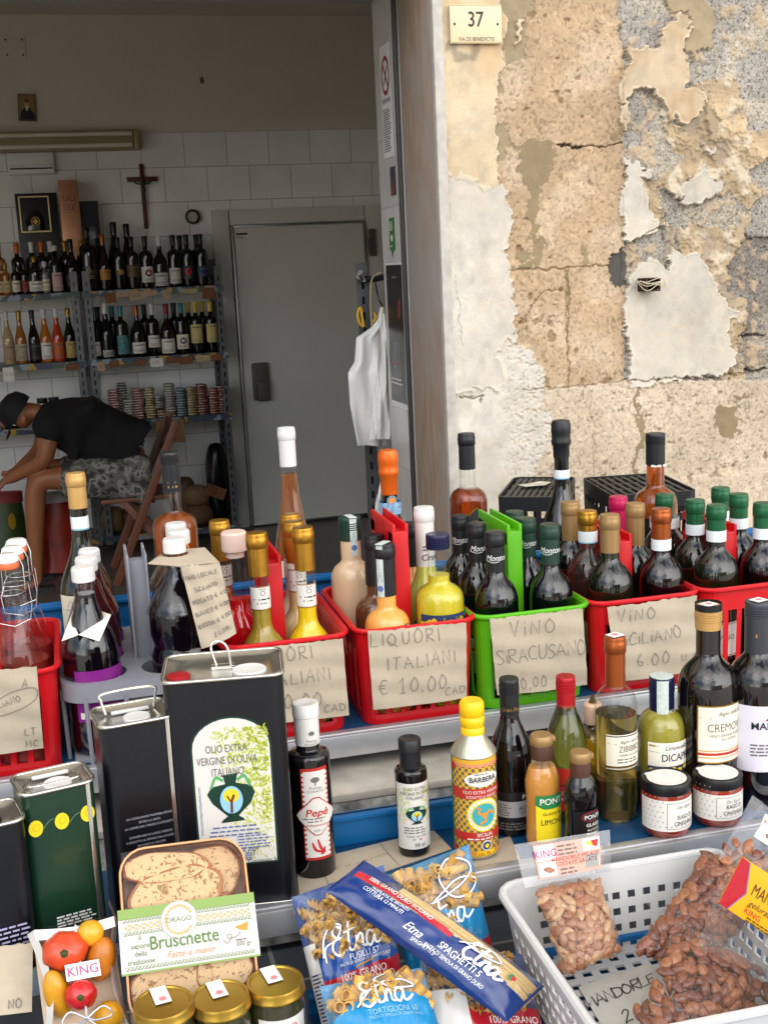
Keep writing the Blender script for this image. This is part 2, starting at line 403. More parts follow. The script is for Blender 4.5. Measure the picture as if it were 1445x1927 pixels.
lay(3, [(1170, -BIG), (BIG, -BIG), (BIG, 698), (1174, 716)], False)                               # rubble bedding right of the quoin
lay(1, ZA([(-200, -900), (255, -900), (255, 0), (250, 190), (275, 300), (240, 340), (215, 560), (225, 640), (215, 860), (-200, 860)]))
lay(2, ZA([(-200, 800), (60, 790), (140, 830), (215, 815), (265, 850), (285, 1146), (262, 1300), (-200, 1300)]))
lay(2, ZB([(-200, -20), (250, -10), (290, 160), (292, 450), (330, 520), (420, 650), (440, 705), (-200, 735)]))
lay(7, ZB([(240, 480), (330, 480), (430, 600), (440, 700), (250, 720)]))
lay(7, ZB([(-200, 715), (430, 700), (455, 850), (440, 960), (380, 1100), (450, 1200), (-200, 1400)]))
lay(4, ZA([(250, -300), (380, -300), (370, 70), (350, 240), (320, 310), (285, 320), (278, 215), (255, 190)]))
lay(1, ZA([(312, 95), (350, 75), (330, 185), (312, 200)]))
lay(4, ZA([(232, 360), (262, 370), (268, 430), (245, 430)])); lay(4, ZA([(205, 575), (275, 555), (290, 630), (320, 690), (262, 672), (240, 730), (225, 700)]))
lay(9, ZA([(318, 650), (380, 638), (488, 640), (488, 720), (468, 770), (430, 840), (405, 1000), (418, 1160), (388, 1160), (372, 960), (355, 850), (318, 700)]))
lay(9, ZB([(390, 0), (412, 0), (425, 120), (400, 150), (300, 160), (380, 120)])); lay(9, ZB([(330, 80), (380, 70), (370, 120), (335, 110)]))
lay(9, ZB([(600, 0), (635, 90), (630, 150), (605, 180), (608, 90)])); lay(9, ZB([(735, 375), (765, 375), (765, 405), (735, 410)])); lay(9, ZB([(425, 640), (460, 640), (455, 690), (430, 680)]))
lay(9, ZB([(535, 150), (550, 160), (555, 340), (545, 345), (548, 560), (538, 540)]), False)
# right-hand side
lay(5, ZA([(792, 200), (900, 240), (960, 190), (1040, 55), (1100, 85), (1085, 240), (1095, 385), (1150, 395), (1145, 490), (1080, 545), (1030, 505), (1000, 545), (960, 470), (925, 412), (870, 412), (820, 450), (830, 540), (795, 585)]))
lay(4, ZA([(1010, -300), (1160, -300), (1160, 0), (1215, 60), (1200, 180), (1130, 255), (1090, 200), (1082, 60), (1010, 50)]))
lay(6, ZA([(925, 415), (1000, 545), (1080, 545), (1150, 490), (1150, 360), (1300, 350), (1320, 410), (1335, 560), (1400, 605), (1460, 580), (1460, 700), (1385, 755), (1420, 885), (1330, 912), (1260, 858), (1190, 885), (1110, 932), (1005, 855), (978, 795), (1040, 740), (1075, 690), (990, 600)]))
lay(2, ZA([(1100, 790), (1160, 735), (1180, 800), (1245, 822), (1190, 885), (1110, 930), (1040, 870)])); lay(2, ZA([(1150, 650), (1215, 650), (1200, 695), (1160, 685)]))
lay(4, ZA([(1170, 510), (1220, 530), (1215, 620), (1170, 600)]))
lay(3, ZA([(1325, 412), (1460, 400), (1460, 570), (1400, 600), (1332, 555)])); lay(3, ZA([(790, -300), (1005, -300), (1010, 60), (960, 190), (900, 240), (790, 205)]))
lay(2, ZA([(790, 690), (870, 730), (945, 800), (960, 900), (975, 1010), (900, 1060), (790, 1090)])); lay(6, ZA([(885, 790), (945, 800), (955, 900), (965, 1000), (925, 1040), (905, 900)]))
lay(6, ZA([(985, 1000), (1100, 1020), (1300, 1090), (1310, 1160), (980, 1160)])); lay(3, ZA([(1020, 1050), (1070, 1060), (1060, 1110), (1025, 1100)]))
lay(6, ZB([(985, -40), (1320, -20), (1300, 100), (1255, 130), (1285, 270), (1350, 300), (1335, 400), (1310, 560), (1268, 595), (1200, 500), (1100, 100)]))
lay(2, ZB([(812, 680), (806, 380), (800, 180), (900, 110), (1000, 150), (1005, 55), (1100, 75), (1190, 150), (1230, 260), (1292, 350), (1258, 420), (1290, 540), (1262, 640)]))
lay(8, ZB([(1320, 0), (BIG, -20), (BIG, 610), (1345, 620), (1262, 640), (1262, 600), (1312, 565), (1340, 400), (1352, 300), (1285, 270), (1258, 130), (1305, 100)]))
lay(11, ZB([(735, 105), (800, 55), (805, 130), (795, 215), (740, 235)])); lay(6, ZB([(800, 40), (870, 35), (880, 110), (800, 130)]))
lay(9, ZB([(1210, 785), (1320, 778), (1332, 880), (1280, 928), (1215, 895)])); lay(9, ZB([(1312, 735), (1340, 735), (1335, 760), (1312, 755)])); lay(9, ZB([(850, 660), (862, 670), (885, 860), (870, 1080), (850, 1080), (858, 860)]))
lay(9, ZA([(755, 570), (790, 575), (780, 610), (730, 600)]))
# colour and height of each layer
COLS = {0: ('ae9679', 0), 1: ('c8b597', .006), 2: ('c0b9ae', .005), 3: ('989289', -.013), 4: ('9c8d72', -.003), 5: ('b0997b', .007), 6: ('b39e80', -.002), 7: ('cbc4b9', .001),
        8: ('908880', -.014), 9: ('8c7c60', .0015), 10: ('c0af99', .001), 11: ('565350', -.012)}
C = np.zeros((*GX.shape, 3)); H = np.zeros(GX.shape)
for k, (c, h) in COLS.items():
    q = K == k; C[q] = srgb(c); H[q] = h
n1 = fbm(GX, GZ, 5, 4); n2 = fbm(GX+4, GZ+2, 40, 4); n3 = fbm(GX+9, GZ+5, 150, 3); n4 = fbm(GX+2, GZ+7, 330, 2)
C *= (1+(n1-.5)*.5)[..., None]*(1+(n2-.5)*.28)[..., None]
lime = np.isin(K, (0, 10)); grey = np.isin(K, (3, 8)); pl = np.isin(K, (1, 2, 5, 7)); fl = K == 6
# warm ochre wash down the plaster, paler low down
w1 = np.clip((fbm(GX+1, GZ*.35, 9, 3)-.42)*4, 0, 1)*(K == 1); C = C*(1-w1[..., None]*.45)+np.array(srgb('d0ab7e'))*w1[..., None]*.45
w2 = np.clip((fbm(GX+6, GZ+6, 12, 4)-.5)*5, 0, 1)*np.isin(K, (0, 10, 5)); C = C*(1-w2[..., None]*.3)+np.array(srgb('d6c6b0'))*w2[..., None]*.3
w3 = np.clip((fbm(GX+3, GZ+9, 14, 4)-.5)*6, 0, 1)*np.isin(K, (2, 7)); C = C*(1-w3[..., None]*.4)+np.array(srgb('bdb2a1'))*w3[..., None]*.4
# pores and worm holes in the limestone
ps = fbm(GX*1.0, GZ*1.6, 75, 2); pore = np.clip((ps-.70)*9, 0, 1)*lime*np.clip(fbm(GX+11,GZ+12,9,2)*2.2-.5,0.1,1); big = np.clip((fbm(GX+8, GZ*1.4+3, 32, 2)-.79)*16, 0, 1)*lime
pit = np.clip((.30-fbm(GX+3, GZ*1.2, 60, 3))*10, 0, 1)*lime
C *= (1-.42*pore-.16*pit)[..., None]; C = C*(1-big[..., None]*.6)+np.array(srgb('6b5236'))*big[..., None]*.7
H -= pore*.0016+big*.004+pit*.0008; H += lime*((n2-.5)*.003+(n3-.5)*.0016)
# grey bedding mortar: coarse with black and pale grains
n5 = fbm(GX+6, GZ+1, 240, 2); sp = np.clip((n5-.62)*14, 0, 1)*grey; ws = np.clip((.34-n4)*10, 0, 1)*grey
C *= (1-.62*sp)[..., None]; C += ws[..., None]*np.array((.13, .12, .105)); H += grey*((n3-.5)*.005+(n2-.5)*.010)
C = np.where(((fbm(GX+2, GZ+1, 10, 3) > .6) & grey)[..., None], C*1.1+np.array((.05, .035, .01)), C)
st_ = np.clip((fbm(GX+5, GZ+5, 7, 2)-.5)*8, -1, 1)*(K == 8); H += st_*.008; C *= (1+.25*st_)[..., None]
# flaking undercoat in shelves
q = np.floor(fbm(GX+7, GZ+3, 16, 4)*9)/9; H += fl*((q-.5)*.034+(n3-.5)*.003); C *= (1+fl*(q-.5)*.6)[..., None]
f1 = fl*np.clip((fbm(GX+12, GZ+8, 22, 4)-.54)*9, 0, 1); C = C*(1-f1[..., None]*.75)+np.array(srgb('c9bda8'))*f1[..., None]*.75; H += f1*.003
f2 = fl*np.clip((.42-fbm(GX+15, GZ+2, 18, 4))*9, 0, 1); C = C*(1-f2[..., None]*.7)+np.array(srgb('96897a'))*f2[..., None]*.7; H -= f2*.004
f3 = grey*np.clip((fbm(GX+17, GZ+6, 26, 4)-.6)*9, 0, 1); C = C*(1-f3[..., None]*.7)+np.array(srgb('b8a183'))*f3[..., None]*.7; H += f3*.004
# fine worm-eaten texture of the limestone, dusty bloom on plaster, thin grey staining
fp = np.clip((fbm(GX*1.3+2, GZ+14, 150, 2)-.60)*7, 0, 1)*lime; C *= (1-.30*fp)[..., None]; H -= fp*.0012
fq = np.clip((fbm(GX+21, GZ+3, 95, 3)-.56)*7, 0, 1)*lime; C *= (1+.16*fq)[..., None]
bl = np.clip((fbm(GX+30, GZ*.6+9, 16, 5)-.5)*5, 0, 1)*np.isin(K, (1, 2, 5)); C = C*(1-bl[..., None]*.35)+np.array(srgb('cfc3ae'))*bl[..., None]*.35
gs = np.clip((fbm(GX+33, GZ*.8+4, 28, 5)-.56)*6, 0, 1)*np.isin(K, (1, 2, 5, 7)); C = C*(1-gs[..., None]*.22)+np.array(srgb('8f8a80'))*gs[..., None]*.22
kn = np.abs(K-np.roll(K, 1, 0))+np.abs(K-np.roll(K, 1, 1))+np.abs(K-np.roll(K, -1, 0))+np.abs(K-np.roll(K, -1, 1)) > 0
ed = kn.astype(float)
for _ in range(5): ed = (ed+np.roll(ed, 1, 0)+np.roll(ed, -1, 0)+np.roll(ed, 1, 1)+np.roll(ed, -1, 1))/5*1.12
ed = np.clip(ed*2.2, 0, 1)*(fbm(GX+3, GZ+19, 45, 3) > .46); C = C*(1-(ed*pl*.45)[..., None])+np.array(srgb('d6cab4'))*(ed*pl*.45)[..., None]; H += ed*pl*.002
H += pl*((n1-.5)*.006+(n2-.5)*.0012)+np.isin(K, (4, 9))*(n2-.5)*.003
lw = np.clip((n3-.57)*9, 0, 1)*(K == 7)*np.clip((PX-925)/70, 0, 1); H -= lw*.004; C = C*(1-lw[..., None]*.5)+np.array(srgb('c3b39a'))*lw[..., None]*.5
def crack(pts, w, d, col='4a3826', a=.75):
    global H, C
    D = np.full(GX.shape, 1e9); jx = PX+warp(7, 30, 5.5)+warp(3, 120, 2.5); jy = PY+warp(7, 30, 9.5)+warp(3, 120, 3.5)
    for (x0, y0), (x1, y1) in zip(pts, pts[1:]):
        L = (x1-x0)**2+(y1-y0)**2; t = np.clip(((jx-x0)*(x1-x0)+(jy-y0)*(y1-y0))/L, 0, 1)
        D = np.minimum(D, np.hypot(jx-x0-t*(x1-x0), jy-y0-t*(y1-y0)))
    k = np.clip((w-D)/w*2, 0, 1); H -= k*d; C = C*(1-(k*a)[..., None])+np.array(srgb(col))*(k*a)[..., None]
crack(ZA([(495, 655), (610, 655)]), 2.6, .012, '2c2117', .9); crack(ZA([(610, 656), (790, 648)]), 1.6, .008)
crack(ZB([(270, 163), (560, 148), (735, 140)]), 1.8, .006, '8a7050', .6); crack(ZB([(545, 160), (552, 690)]), 1.8, .005, '85694a', .6)
crack(ZB([(300, 460), (400, 300), (440, 255), (520, 250)]), 1.2, .004, '6f5536', .6); crack(ZB([(45, 170), (48, 330), (70, 490)]), 1, .002, '98907f', .6); crack(ZB([(50, 300), (145, 265)]), .8, .001, 'a59c8a', .5)
crack(ZB([(350, 705), (560, 685), (810, 660), (850, 668)]), 1.6, .005, '8b7050', .6); crack(ZB([(820, 668), (1260, 632), (1445, 615)]), 1.8, .007, '7a654a', .6)
crack(ZB([(650, 690), (660, 860), (665, 1100)]), 1.2, .003, 'a58c6c', .5); crack(ZB([(60, 733), (175, 735), (160, 760)]), 2.2, .008, '7e6a52', .8)
crack(ZB([(1320, 460), (1445, 445)]), 2.5, .012, '3a342c', .8); crack(ZB([(1350, 610), (1445, 612)]), 3, .014, '2f2a24', .8)
crack(ZA([(845, 1075), (960, 1020), (972, 1010), (978, 1070)]), 1.5, .006, '5d4e3c', .7)
# the quoin's right half stands 6 mm proud of its left half, and a plinth course steps out low down
H += np.clip((PX-(1095+(PY-270)*.012))/1.5, 0, 1)*(PX < 1172)*(PY < 730)*(-.004)
H += np.clip((PY-(900-(PX-1270)*.12))/5, 0, 1)*(PX > 1200)*.02
# worn painted numeral ghost under the plate
gh = np.clip((11-np.abs(np.hypot((PX-872)/1.1, (PY-88))-22)+warp(8, 60, 1.9))/6, 0, 1)*(PY > 75)*(PX < 915)*(K == 1); C = C*(1-gh[..., None]*.55)+np.array(srgb('6f675a'))*gh[..., None]*.55
C = np.clip(C, .02, .8)
V = np.stack([GX, YW0-H, GZ], -1).reshape(-1, 3); nx_ = len(xs); nz_ = len(zs)
ii = (np.arange(nz_-1)[:, None]*nx_+np.arange(nx_-1)[None]).reshape(-1)
FA = np.stack([ii, ii+1, ii+nx_+1, ii+nx_], -1)
me = bpy.data.meshes.new('street_wall'); me.vertices.add(len(V)); me.vertices.foreach_set('co', V.ravel())
me.loops.add(FA.size); me.loops.foreach_set('vertex_index', FA.ravel().astype(np.int32))
me.polygons.add(len(FA)); me.polygons.foreach_set('loop_start', np.arange(0, FA.size, 4, dtype=np.int32)); me.polygons.foreach_set('loop_total', np.full(len(FA), 4, np.int32))
me.update(); me.validate()
ca = me.color_attributes.new('Col', 'FLOAT_COLOR', 'POINT'); ca.data.foreach_set('color', np.concatenate([C.reshape(-1, 3), np.ones((len(V), 1))], 1).ravel().astype(np.float32))
mw = bpy.data.materials.new('weathered stone and plaster'); mw.use_nodes = True; n = mw.node_tree.nodes; l = mw.node_tree.links; b = n['Principled BSDF']
a = n.new('ShaderNodeAttribute'); a.attribute_name = 'Col'; t = n.new('ShaderNodeTexCoord')
k = n.new('ShaderNodeTexNoise'); k.inputs['Scale'].default_value = 420; k.inputs['Detail'].default_value = 4; l.new(t.outputs['Object'], k.inputs['Vector'])
r = n.new('ShaderNodeMapRange'); r.inputs[1].default_value = .3; r.inputs[2].default_value = .7; r.inputs[3].default_value = .86; r.inputs[4].default_value = 1.08; l.new(k.outputs['Fac'], r.inputs[0])
x = n.new('ShaderNodeMix'); x.data_type = 'RGBA'; x.blend_type = 'MULTIPLY'; x.inputs['Factor'].default_value = 1
l.new(a.outputs['Color'], x.inputs['A']); l.new(r.outputs[0], x.inputs['B']); l.new(x.outputs['Result'], b.inputs['Base Color'])
b.inputs['Roughness'].default_value = .95; b.inputs['Specular IOR Level'].default_value = .2
u = n.new('ShaderNodeBump'); u.inputs['Strength'].default_value = .4; u.inputs['Distance'].default_value = .002; l.new(k.outputs['Fac'], u.inputs['Height']); l.new(u.outputs[0], b.inputs['Normal'])
me.materials.append(mw)
o = bpy.data.objects.new('street_wall', me); COL.objects.link(o)
tag(o, 'weathered limestone street wall with peeling cream plaster beside the shop door', 'wall')
# ---- jamb of the shop door: brown weathered reveal and pale marble edging, then the tiled pier inside
def mat_jamb():
    m = bpy.data.materials.new('weathered brown stone'); m.use_nodes = True
    n = m.node_tree.nodes; l = m.node_tree.links; b = n['Principled BSDF']
    t = n.new('ShaderNodeTexCoord'); mp = n.new('ShaderNodeMapping'); mp.inputs['Scale'].default_value = (22, 22, 5); l.new(t.outputs['Object'], mp.inputs[0])
    k = n.new('ShaderNodeTexNoise'); k.inputs['Scale'].default_value = 1.5; k.inputs['Detail'].default_value = 8; l.new(mp.outputs[0], k.inputs['Vector'])
    k2 = n.new('ShaderNodeTexNoise'); k2.inputs['Scale'].default_value = 2.2; k2.inputs['Detail'].default_value = 3; l.new(t.outputs['Object'], k2.inputs['Vector'])
    c = n.new('ShaderNodeValToRGB'); e = c.color_ramp.elements; e[0].position = .3; e[0].color = (*srgb('8a7363'), 1); e[1].position = .68; e[1].color = (*srgb('a18c7b'), 1)
    l.new(k.outputs['Fac'], c.inputs[0])
    x = n.new('ShaderNodeMix'); x.data_type = 'RGBA'; x.inputs['B'].default_value = (*srgb('96908b'), 1)
    r = n.new('ShaderNodeMapRange'); r.inputs[1].default_value = .4; r.inputs[2].default_value = .65; l.new(k2.outputs['Fac'], r.inputs[0]); l.new(r.outputs[0], x.inputs['Factor'])
    l.new(c.outputs[0], x.inputs['A']); l.new(x.outputs['Result'], b.inputs['Base Color']); b.inputs['Roughness'].default_value = .8
    u = n.new('ShaderNodeBump'); u.inputs['Strength'].default_value = .35; u.inputs['Distance'].default_value = .004; l.new(k.outputs['Fac'], u.inputs['Height']); l.new(u.outputs[0], b.inputs['Normal'])
    return m
mj = mat_jamb(); marb = M('pale marble edging', 'b5b0a8', .6, nz=(35, .22), bump=(60, .3))
j = thing('door_jamb', 'brown weathered stone jamb with a pale marble edge beside the open doorway', 'door jamb', (1.014, 3.3, 0))
m = MB(); m.box((.06, .165, 1.85), (.12, .32, 3.7), mj, .004); m.build('reveal', j)
m = MB(); m.box((.0145, -.006, 1.85), (.028, .024, 3.7), marb, .003); m.build('marble_edge', j)
ptile = mat_tiles('pier tile', 'c0beba', 'b4b1ab', .30, .205, 'YZ', .2, .5, .06)
m = MB(); m.box((1.08, 3.765, 1.55), (.14, .278, 3.1), ptile); m.box((2.1, 3.84, 1.55), (1.9, .12, 3.1), ptile)
tag(m.build('tiled_pier', flat=True), 'white tiled pier just inside the doorway with notices stuck on it', 'pier')
m = MB(); m.box((1.005, 3.632, 1.55), (.012, .018, 3.1), M('shutter track', '4b4a48', .5, .6), .002); tag(m.build('shutter_track'), 'thin dark steel shutter track between the tiled pier and brown jamb', 'shutter track')
# lintel, upper street wall, left jamb
up_ = M('upper street plaster', 'd6c3a2', .9, nz=(6, .15)); m = MB()
m.box((-1.99, 3.63, 3.04), (6.0, .6, 1.26), M('painted lintel', '8f8a80', .7)); m.box((-5.2, 3.63, 1.2), (.9, .6, 2.4), up_); m.box((-1, 3.5, 6), (12, .4, 4.7), up_); m.box((-8.6, 3.5, 1.85), (6, .4, 3.7), up_); m.box((5.2, 3.5, 1.85), (3.3, .4, 3.7), up_)
tag(m.build('lintel', flat=True), 'painted lintel over the open shop doorway', 'lintel')
# interior
ftile = mat_tiles('dark floor tile', '5c5750', '3a3733', .3, .3, 'XY', .35, 0, var=.1)
m = MB(); m.add([(-4.8, 3.62, .004), (3.0, 3.62, .004), (3.0, 7.75, .004), (-4.8, 7.75, .004)], [[0, 1, 2, 3]], ftile)
tag(m.build('floor', flat=True), 'dark tiled shop floor', 'floor', kind='structure')
wt = mat_tiles('wall tile', 'efefec', 'a9a9a5', .2595, .2035, 'XZ', .05, .5, -2.46, -.66+.13, var=.03); pw = M('grey painted plaster', 'd9d2c6', .85, nz=(3, .05), bump=(150, .15))
m = MB(); m.add([(-4.8, 7.75, 0), (3.0, 7.75, 0), (3.0, 7.75, 2.46), (-4.8, 7.75, 2.46)], [[0, 1, 2, 3]], wt)
m.add([(-4.8, 7.756, 2.46), (3.0, 7.756, 2.46), (3.0, 7.756, 3.14), (-4.8, 7.756, 3.14)], [[0, 1, 2, 3]], pw); m.add([(-4.8, 7.75, 2.46), (3, 7.75, 2.46), (3, 7.756, 2.46), (-4.8, 7.756, 2.46)], [[0, 1, 2, 3]], pw)
m.disc(plane((.93, 7.756, 2.76), (1, 0, 0), (0, 0, 1)), 0, 0, .014, M('chipped plaster', '6f6a60', .9), .001, 9, .022)
tag(m.build('shop_wall', flat=True), 'white tiled back wall of the shop, grey plaster above the tiles', 'wall')
m = MB(); m.box((-4.85, 5.7, 1.6), (.1, 4.2, 3.2), pw); m.box((3.05, 5.7, 1.6), (.1, 4.2, 3.2), pw); tag(m.build('side_wall', flat=True), 'plain painted side walls of the shop', 'wall', kind='structure')
m = MB(); m.box((-.9, 5.7, 3.17), (7.9, 4.2, .08), pw); tag(m.build('ceiling', flat=True), 'shop ceiling', 'ceiling', kind='structure')
# house number plate
plate = M('cream enamel', 'd3c4a0', .35, nz=(20, .05)); ink = M('brown black ink', '33241f', .5)
a0 = atY(845, 8, 3.285); a1 = atY(944, 81, 3.285); pw_, ph_ = a1.x-a0.x, a0.z-a1.z
t = thing('house_number', 'cream plate reading 37 VIA DE BENEDICTIS high on the peeling wall', 'house number', ((a0.x+a1.x)/2, 3.285, (a0.z+a1.z)/2))
m = MB(); m.box((0, 0, 0), (pw_, .008, ph_), plate, .0015); S = plane((0, -.004, 0), (1, 0, 0), (0, 0, 1))
m.text(S, '37', 0, -.006, .039, ink, .0005, sx=.85, bold=.03); m.text(S, 'VIA DE BENEDICTIS', 0, -ph_/2+.006, .0105, ink, .0005, sx=.80)
for s in (-1, 1):
    m.disc(S, s*(pw_/2-.012), .0, .0035, ink, .0004)
    e = .0012
for (u0, u1, v0, v1) in ((-pw_/2+.002, pw_/2-.002, ph_/2-.0035, ph_/2-.002), (-pw_/2+.002, pw_/2-.002, -ph_/2+.002, -ph_/2+.0035)): m.patch(S, u0, u1, v0, v1, M('plate line', 'a08a68', .5), .0003)
m.build('plate', t)
# rusty pipe stub in its broken plaster hole
c = atY(1215, 535, 3.29); rust = M('rust', '3a2619', .8, nz=(60, .4)); t = thing('pipe_stub', 'rusty square pipe stub with frayed wire sticking out of the wall', 'pipe', c)
m = MB()
for s in (-1, 1): m.box((s*.020, -.012, 0), (.006, .07, .036), rust, .001); m.box((0, -.012, s*.017), (.046, .07, .004), rust, .001)
m.box((0, .012, 0), (.036, .02, .03), dk); m.build('pipe', t)
m = MB()
for k in range(5):
    r = random.Random(k); m.tube(catmull([(-.04+r.random()*.02, -.01, .012), (-.02, -.05, -.02+r.random()*.03), (.02, -.06, .02-r.random()*.03), (.045, -.03, -.01+r.random()*.02), (.01, -.045, -.018)], 6), .0012, M('pale wire', 'c9bda6', .7), 5)
m.build('wire', t)
# lumps of filler round the hole
for x, y, r in ((1195, 515, .03), (1200, 553, .022)):
    pass
# ================================================================ inside the shop
def prof(R, H, zs, zn, rn, k1=.6, k2=.35, n=10):
    p = [(0, .002), (R*.8, 0), (R*.96, .001), (R, .006), (R, zs)]
    for i in range(1, n+1):
        t = i/n; a = (1-t)**3; b = 3*t*(1-t)**2; c = 3*t*t*(1-t); d = t**3
        p.append((a*R+b*R+c*rn+d*rn, a*zs+b*(zs+k1*(zn-zs))+c*(zn-k2*(zn-zs))+d*zn))
    return p+[(rn, H-.004), (rn*.97, H-.001), (rn*.85, H), (0, H)]
def clip(p, zt, s=1.0, z0=0):
    """the part of a profile below zt, drawn in by s (the liquid inside a bottle)"""
    o = []
    for (r0, a), (r1, b) in zip(p, p[1:]):
        o.append((r0*s, max(a, z0)))
        if b > zt:
            t = (zt-a)/max(b-a, 1e-6); o.append(((r0+(r1-r0)*t)*s, zt)); break
    o.append((0, zt)); return o
white_p = M('white enamel', 'e4e4de', .35, nz=(8, .03)); grey_p = M('grey enamel', 'd0cfc6', .4, nz=(5, .04)); steel = M('steel', 'b8b8b8', .3, 1); dsteel = M('galvanised shelf steel', '66676a', .45, .7, nz=(20, .2))
blk = M('black plastic', '131417', .35); blk2 = M('satin black', '1a1a1c', .5); gold = M('gold foil', 'b98f3c', .32, .85); goldp = M('gold print', 'a88444', .4, .5); paper = M('white paper label', 'dedbd3', .6); cream = M('cream paper label', 'e6dcc2', .6)
red_i = M('red print', 'c0202a', .5); gry_i = M('grey print', '6a6660', .6); black_i = M('black print', '1c1a1c', .6); card = M('brown card', 'a9825a', .8, nz=(40, .1)); kraft = M('kraft paper', 'b4a792', .85, nz=(60, .06), bump=(140, .12)); pencil = M('pencil line', '7a7269', .8)
# cold-room door
t = thing('cold_room_door', 'grey insulated cold room door with a chunky latch handle on its left', 'door', (1.45, 7.75, 0))
m = MB(); m.box((-.475, -.03, .995), (.10, .06, 1.99), grey_p, .004); m.box((.485, -.03, .995), (.10, .06, 1.99), grey_p, .004); m.box((0.005, -.03, 1.945), (.848, .058, .09), grey_p, .003); m.build('frame', t)
m = MB(); m.box((.005, -.05, .955), (.84, .07, 1.885), grey_p, .006); leaf_ = m.build('leaf', t)
m = MB()
for s in (-1, 1): m.box((.005+s*.414, -.087, .955), (.014, .006, 1.885), steel, .001)
m.box((.005, -.087, 1.89), (.814, .006, .014), steel, .001); m.box((.005, -.087, .02), (.814, .006, .014), steel, .001); m.build('edge_trim', leaf_)
hnd = M('handle brown grey', '54504a', .5); m = MB(); m.box((-.30, -.105, .935), (.105, .04, .235), hnd, .014); m.box((-.292, -.135, .875), (.075, .045, .12), hnd, .01); m.build('handle', leaf_)
m = MB(); m.box((.47, -.075, 1.76), (.035, .05, .17), hnd, .006); m.box((.45, -.10, 1.74), (.02, .03, .09), hnd, .004); m.build('hinge', t)
m = MB(); S = plane((-.36, -.0865, 1.83), (1, 0, 0), (0, 0, 1)); m.patch(S, -.035, .045, -.025, .025, paper, .0005); m.patch(S, -.03, .04, .008, .02, black_i, .001); m.fine(S, -.03, .03, -.002, .004, gry_i, .001, 3); m.build('sticker', leaf_)
# fluorescent fitting
tan = M('yellowed lamp housing', '9c8a68', .4, nz=(4, .15)); tube = M('unlit tube', 'd8d2c0', .15, coat=.5)
t = thing('wall_lamp', 'long unlit twin tube fluorescent lamp on the tiled wall', 'lamp', (-.42, 7.70, 2.415))
m = MB(); m.box((0, 0, 0), (1.9, .09, .115), tan, .012); hs_ = m.build('housing', t)
for s in (-1, 1):
    m = MB(); m.tube([(-.9, -.06, s*.032), (.90, -.06, s*.032)], .013, tube, 12); m.build('tube', hs_)
m = MB(); m.box((.925, -.045, 0), (.03, .07, .12), tan, .01); m.build('end_cap', hs_)
# small wall bits
t = thing('vent_unit', 'small white wall unit with a louvre under the fluorescent lamp', 'vent', (-.11, 7.73, 2.295)); m = MB(); m.box((0, 0, 0), (.26, .04, .125), white_p, .005); m.build('cover', t)
m = MB(); m.box((0, -.03, -.035), (.255, .03, .05), white_p, .008); m.box((0, -.047, -.03), (.24, .004, .008), dk); m.build('louvre', t)
t = thing('hatch_plate', 'square blank cover plate high on the grey plaster', 'cover plate', (-.14, 7.753, 2.95)); m = MB(); m.box((0, 0, 0), (.125, .008, .12), pw, .002); 
for a in (-1, 1):
    for b in (-1, 1): m.box((a*.045, -.006, b*.042), (.008, .004, .008), dk)
m.build('plate', t)
wood = M('dark red wood', '5a2018', .4, nz=(30, .2)); t = thing('crucifix', 'dark wooden crucifix hanging on the tiled wall above the bottles', 'crucifix', (.525, 7.735, 2.19))
m = MB(); m.box((0, 0, -.1), (.024, .02, .38), wood, .002); m.box((0, -.003, 0), (.18, .02, .028), wood, .002); m.build('cross', t)
m = MB(); m.tube([(0, -.02, .0), (0.003, -.024, -.06), (-.002, -.022, -.1)], [.008, .012, .009], blk2, 8); m.tube([(0, -.022, -.1), (.004, -.026, -.14), (0, -.022, -.18)], [.010, .007, .004], blk2, 8)
for s in (-1, 1): m.tube([(s*.065, -.02, -.004), (s*.035, -.02, -.026), (0, -.02, -.03)], [.003, .005, .006], blk2, 6)
m.lathe([(0, -.012), (.009, -.004), (.01, .004), (0, .014)], blk2, 10, (0, -.024, .012)); m.build('figure', t)
t = thing('wall_dial', 'small round black dial on the tiled wall left of the door', 'dial', (.81, 7.74, 1.96)); T = Matrix.Rotation(math.pi/2, 4, 'X'); m = MB(); m.lathe([(0, -.005), (.042, -.005), (.046, .01), (.044, .025), (.034, .026), (.032, .018), (0, .018)], blk, 28, T=T); m.build('case', t)
m = MB(); S = plane((0, -.0185, 0), (1, 0, 0), (0, 0, 1)); m.disc(S, 0, 0, .031, M('dial face', 'b9b5aa', .4), .0003); m.line(S, [(-.005, -.005), (.014, .016)], .002, black_i)
for k in range(12): m.line(S, [(.024*math.cos(k*.5236), .024*math.sin(k*.5236)), (.029*math.cos(k*.5236), .029*math.sin(k*.5236))], .002, black_i)
m.build('dial_face', t)
t = thing('wall_picture', 'small old sepia portrait picture hanging crooked above the lamp', 'picture', (-.103, 7.74, 2.613), rot=(0, .06, 0)); m = MB(); m.box((0, 0, 0), (.1, .012, .15), M('old frame', '4a2f1e', .5), .002); m.build('frame', t)
m = MB(); S = plane((0, -.0065, 0), (1, 0, 0), (0, 0, 1)); m.patch(S, -.045, .045, -.07, .07, M('sepia', '927244', .6), .0004); m.poly(S, [(-.04, -.068), (.042, -.068), (.04, -.03), (.012, .002), (-.012, .0), (-.036, -.028)], black_i, .0008)
m.disc(S, .0, .02, .016, M('sepia pale', 'b09a74', .6), .0012, 16, .021); m.disc(S, .0, .037, .017, M('sepia dark', '5e4728', .6), .0015, 14, .01); m.poly(S, [(-.01, .008), (.01, .008), (.004, -.016), (-.004, -.016)], paper, .0015); m.build('print', t)
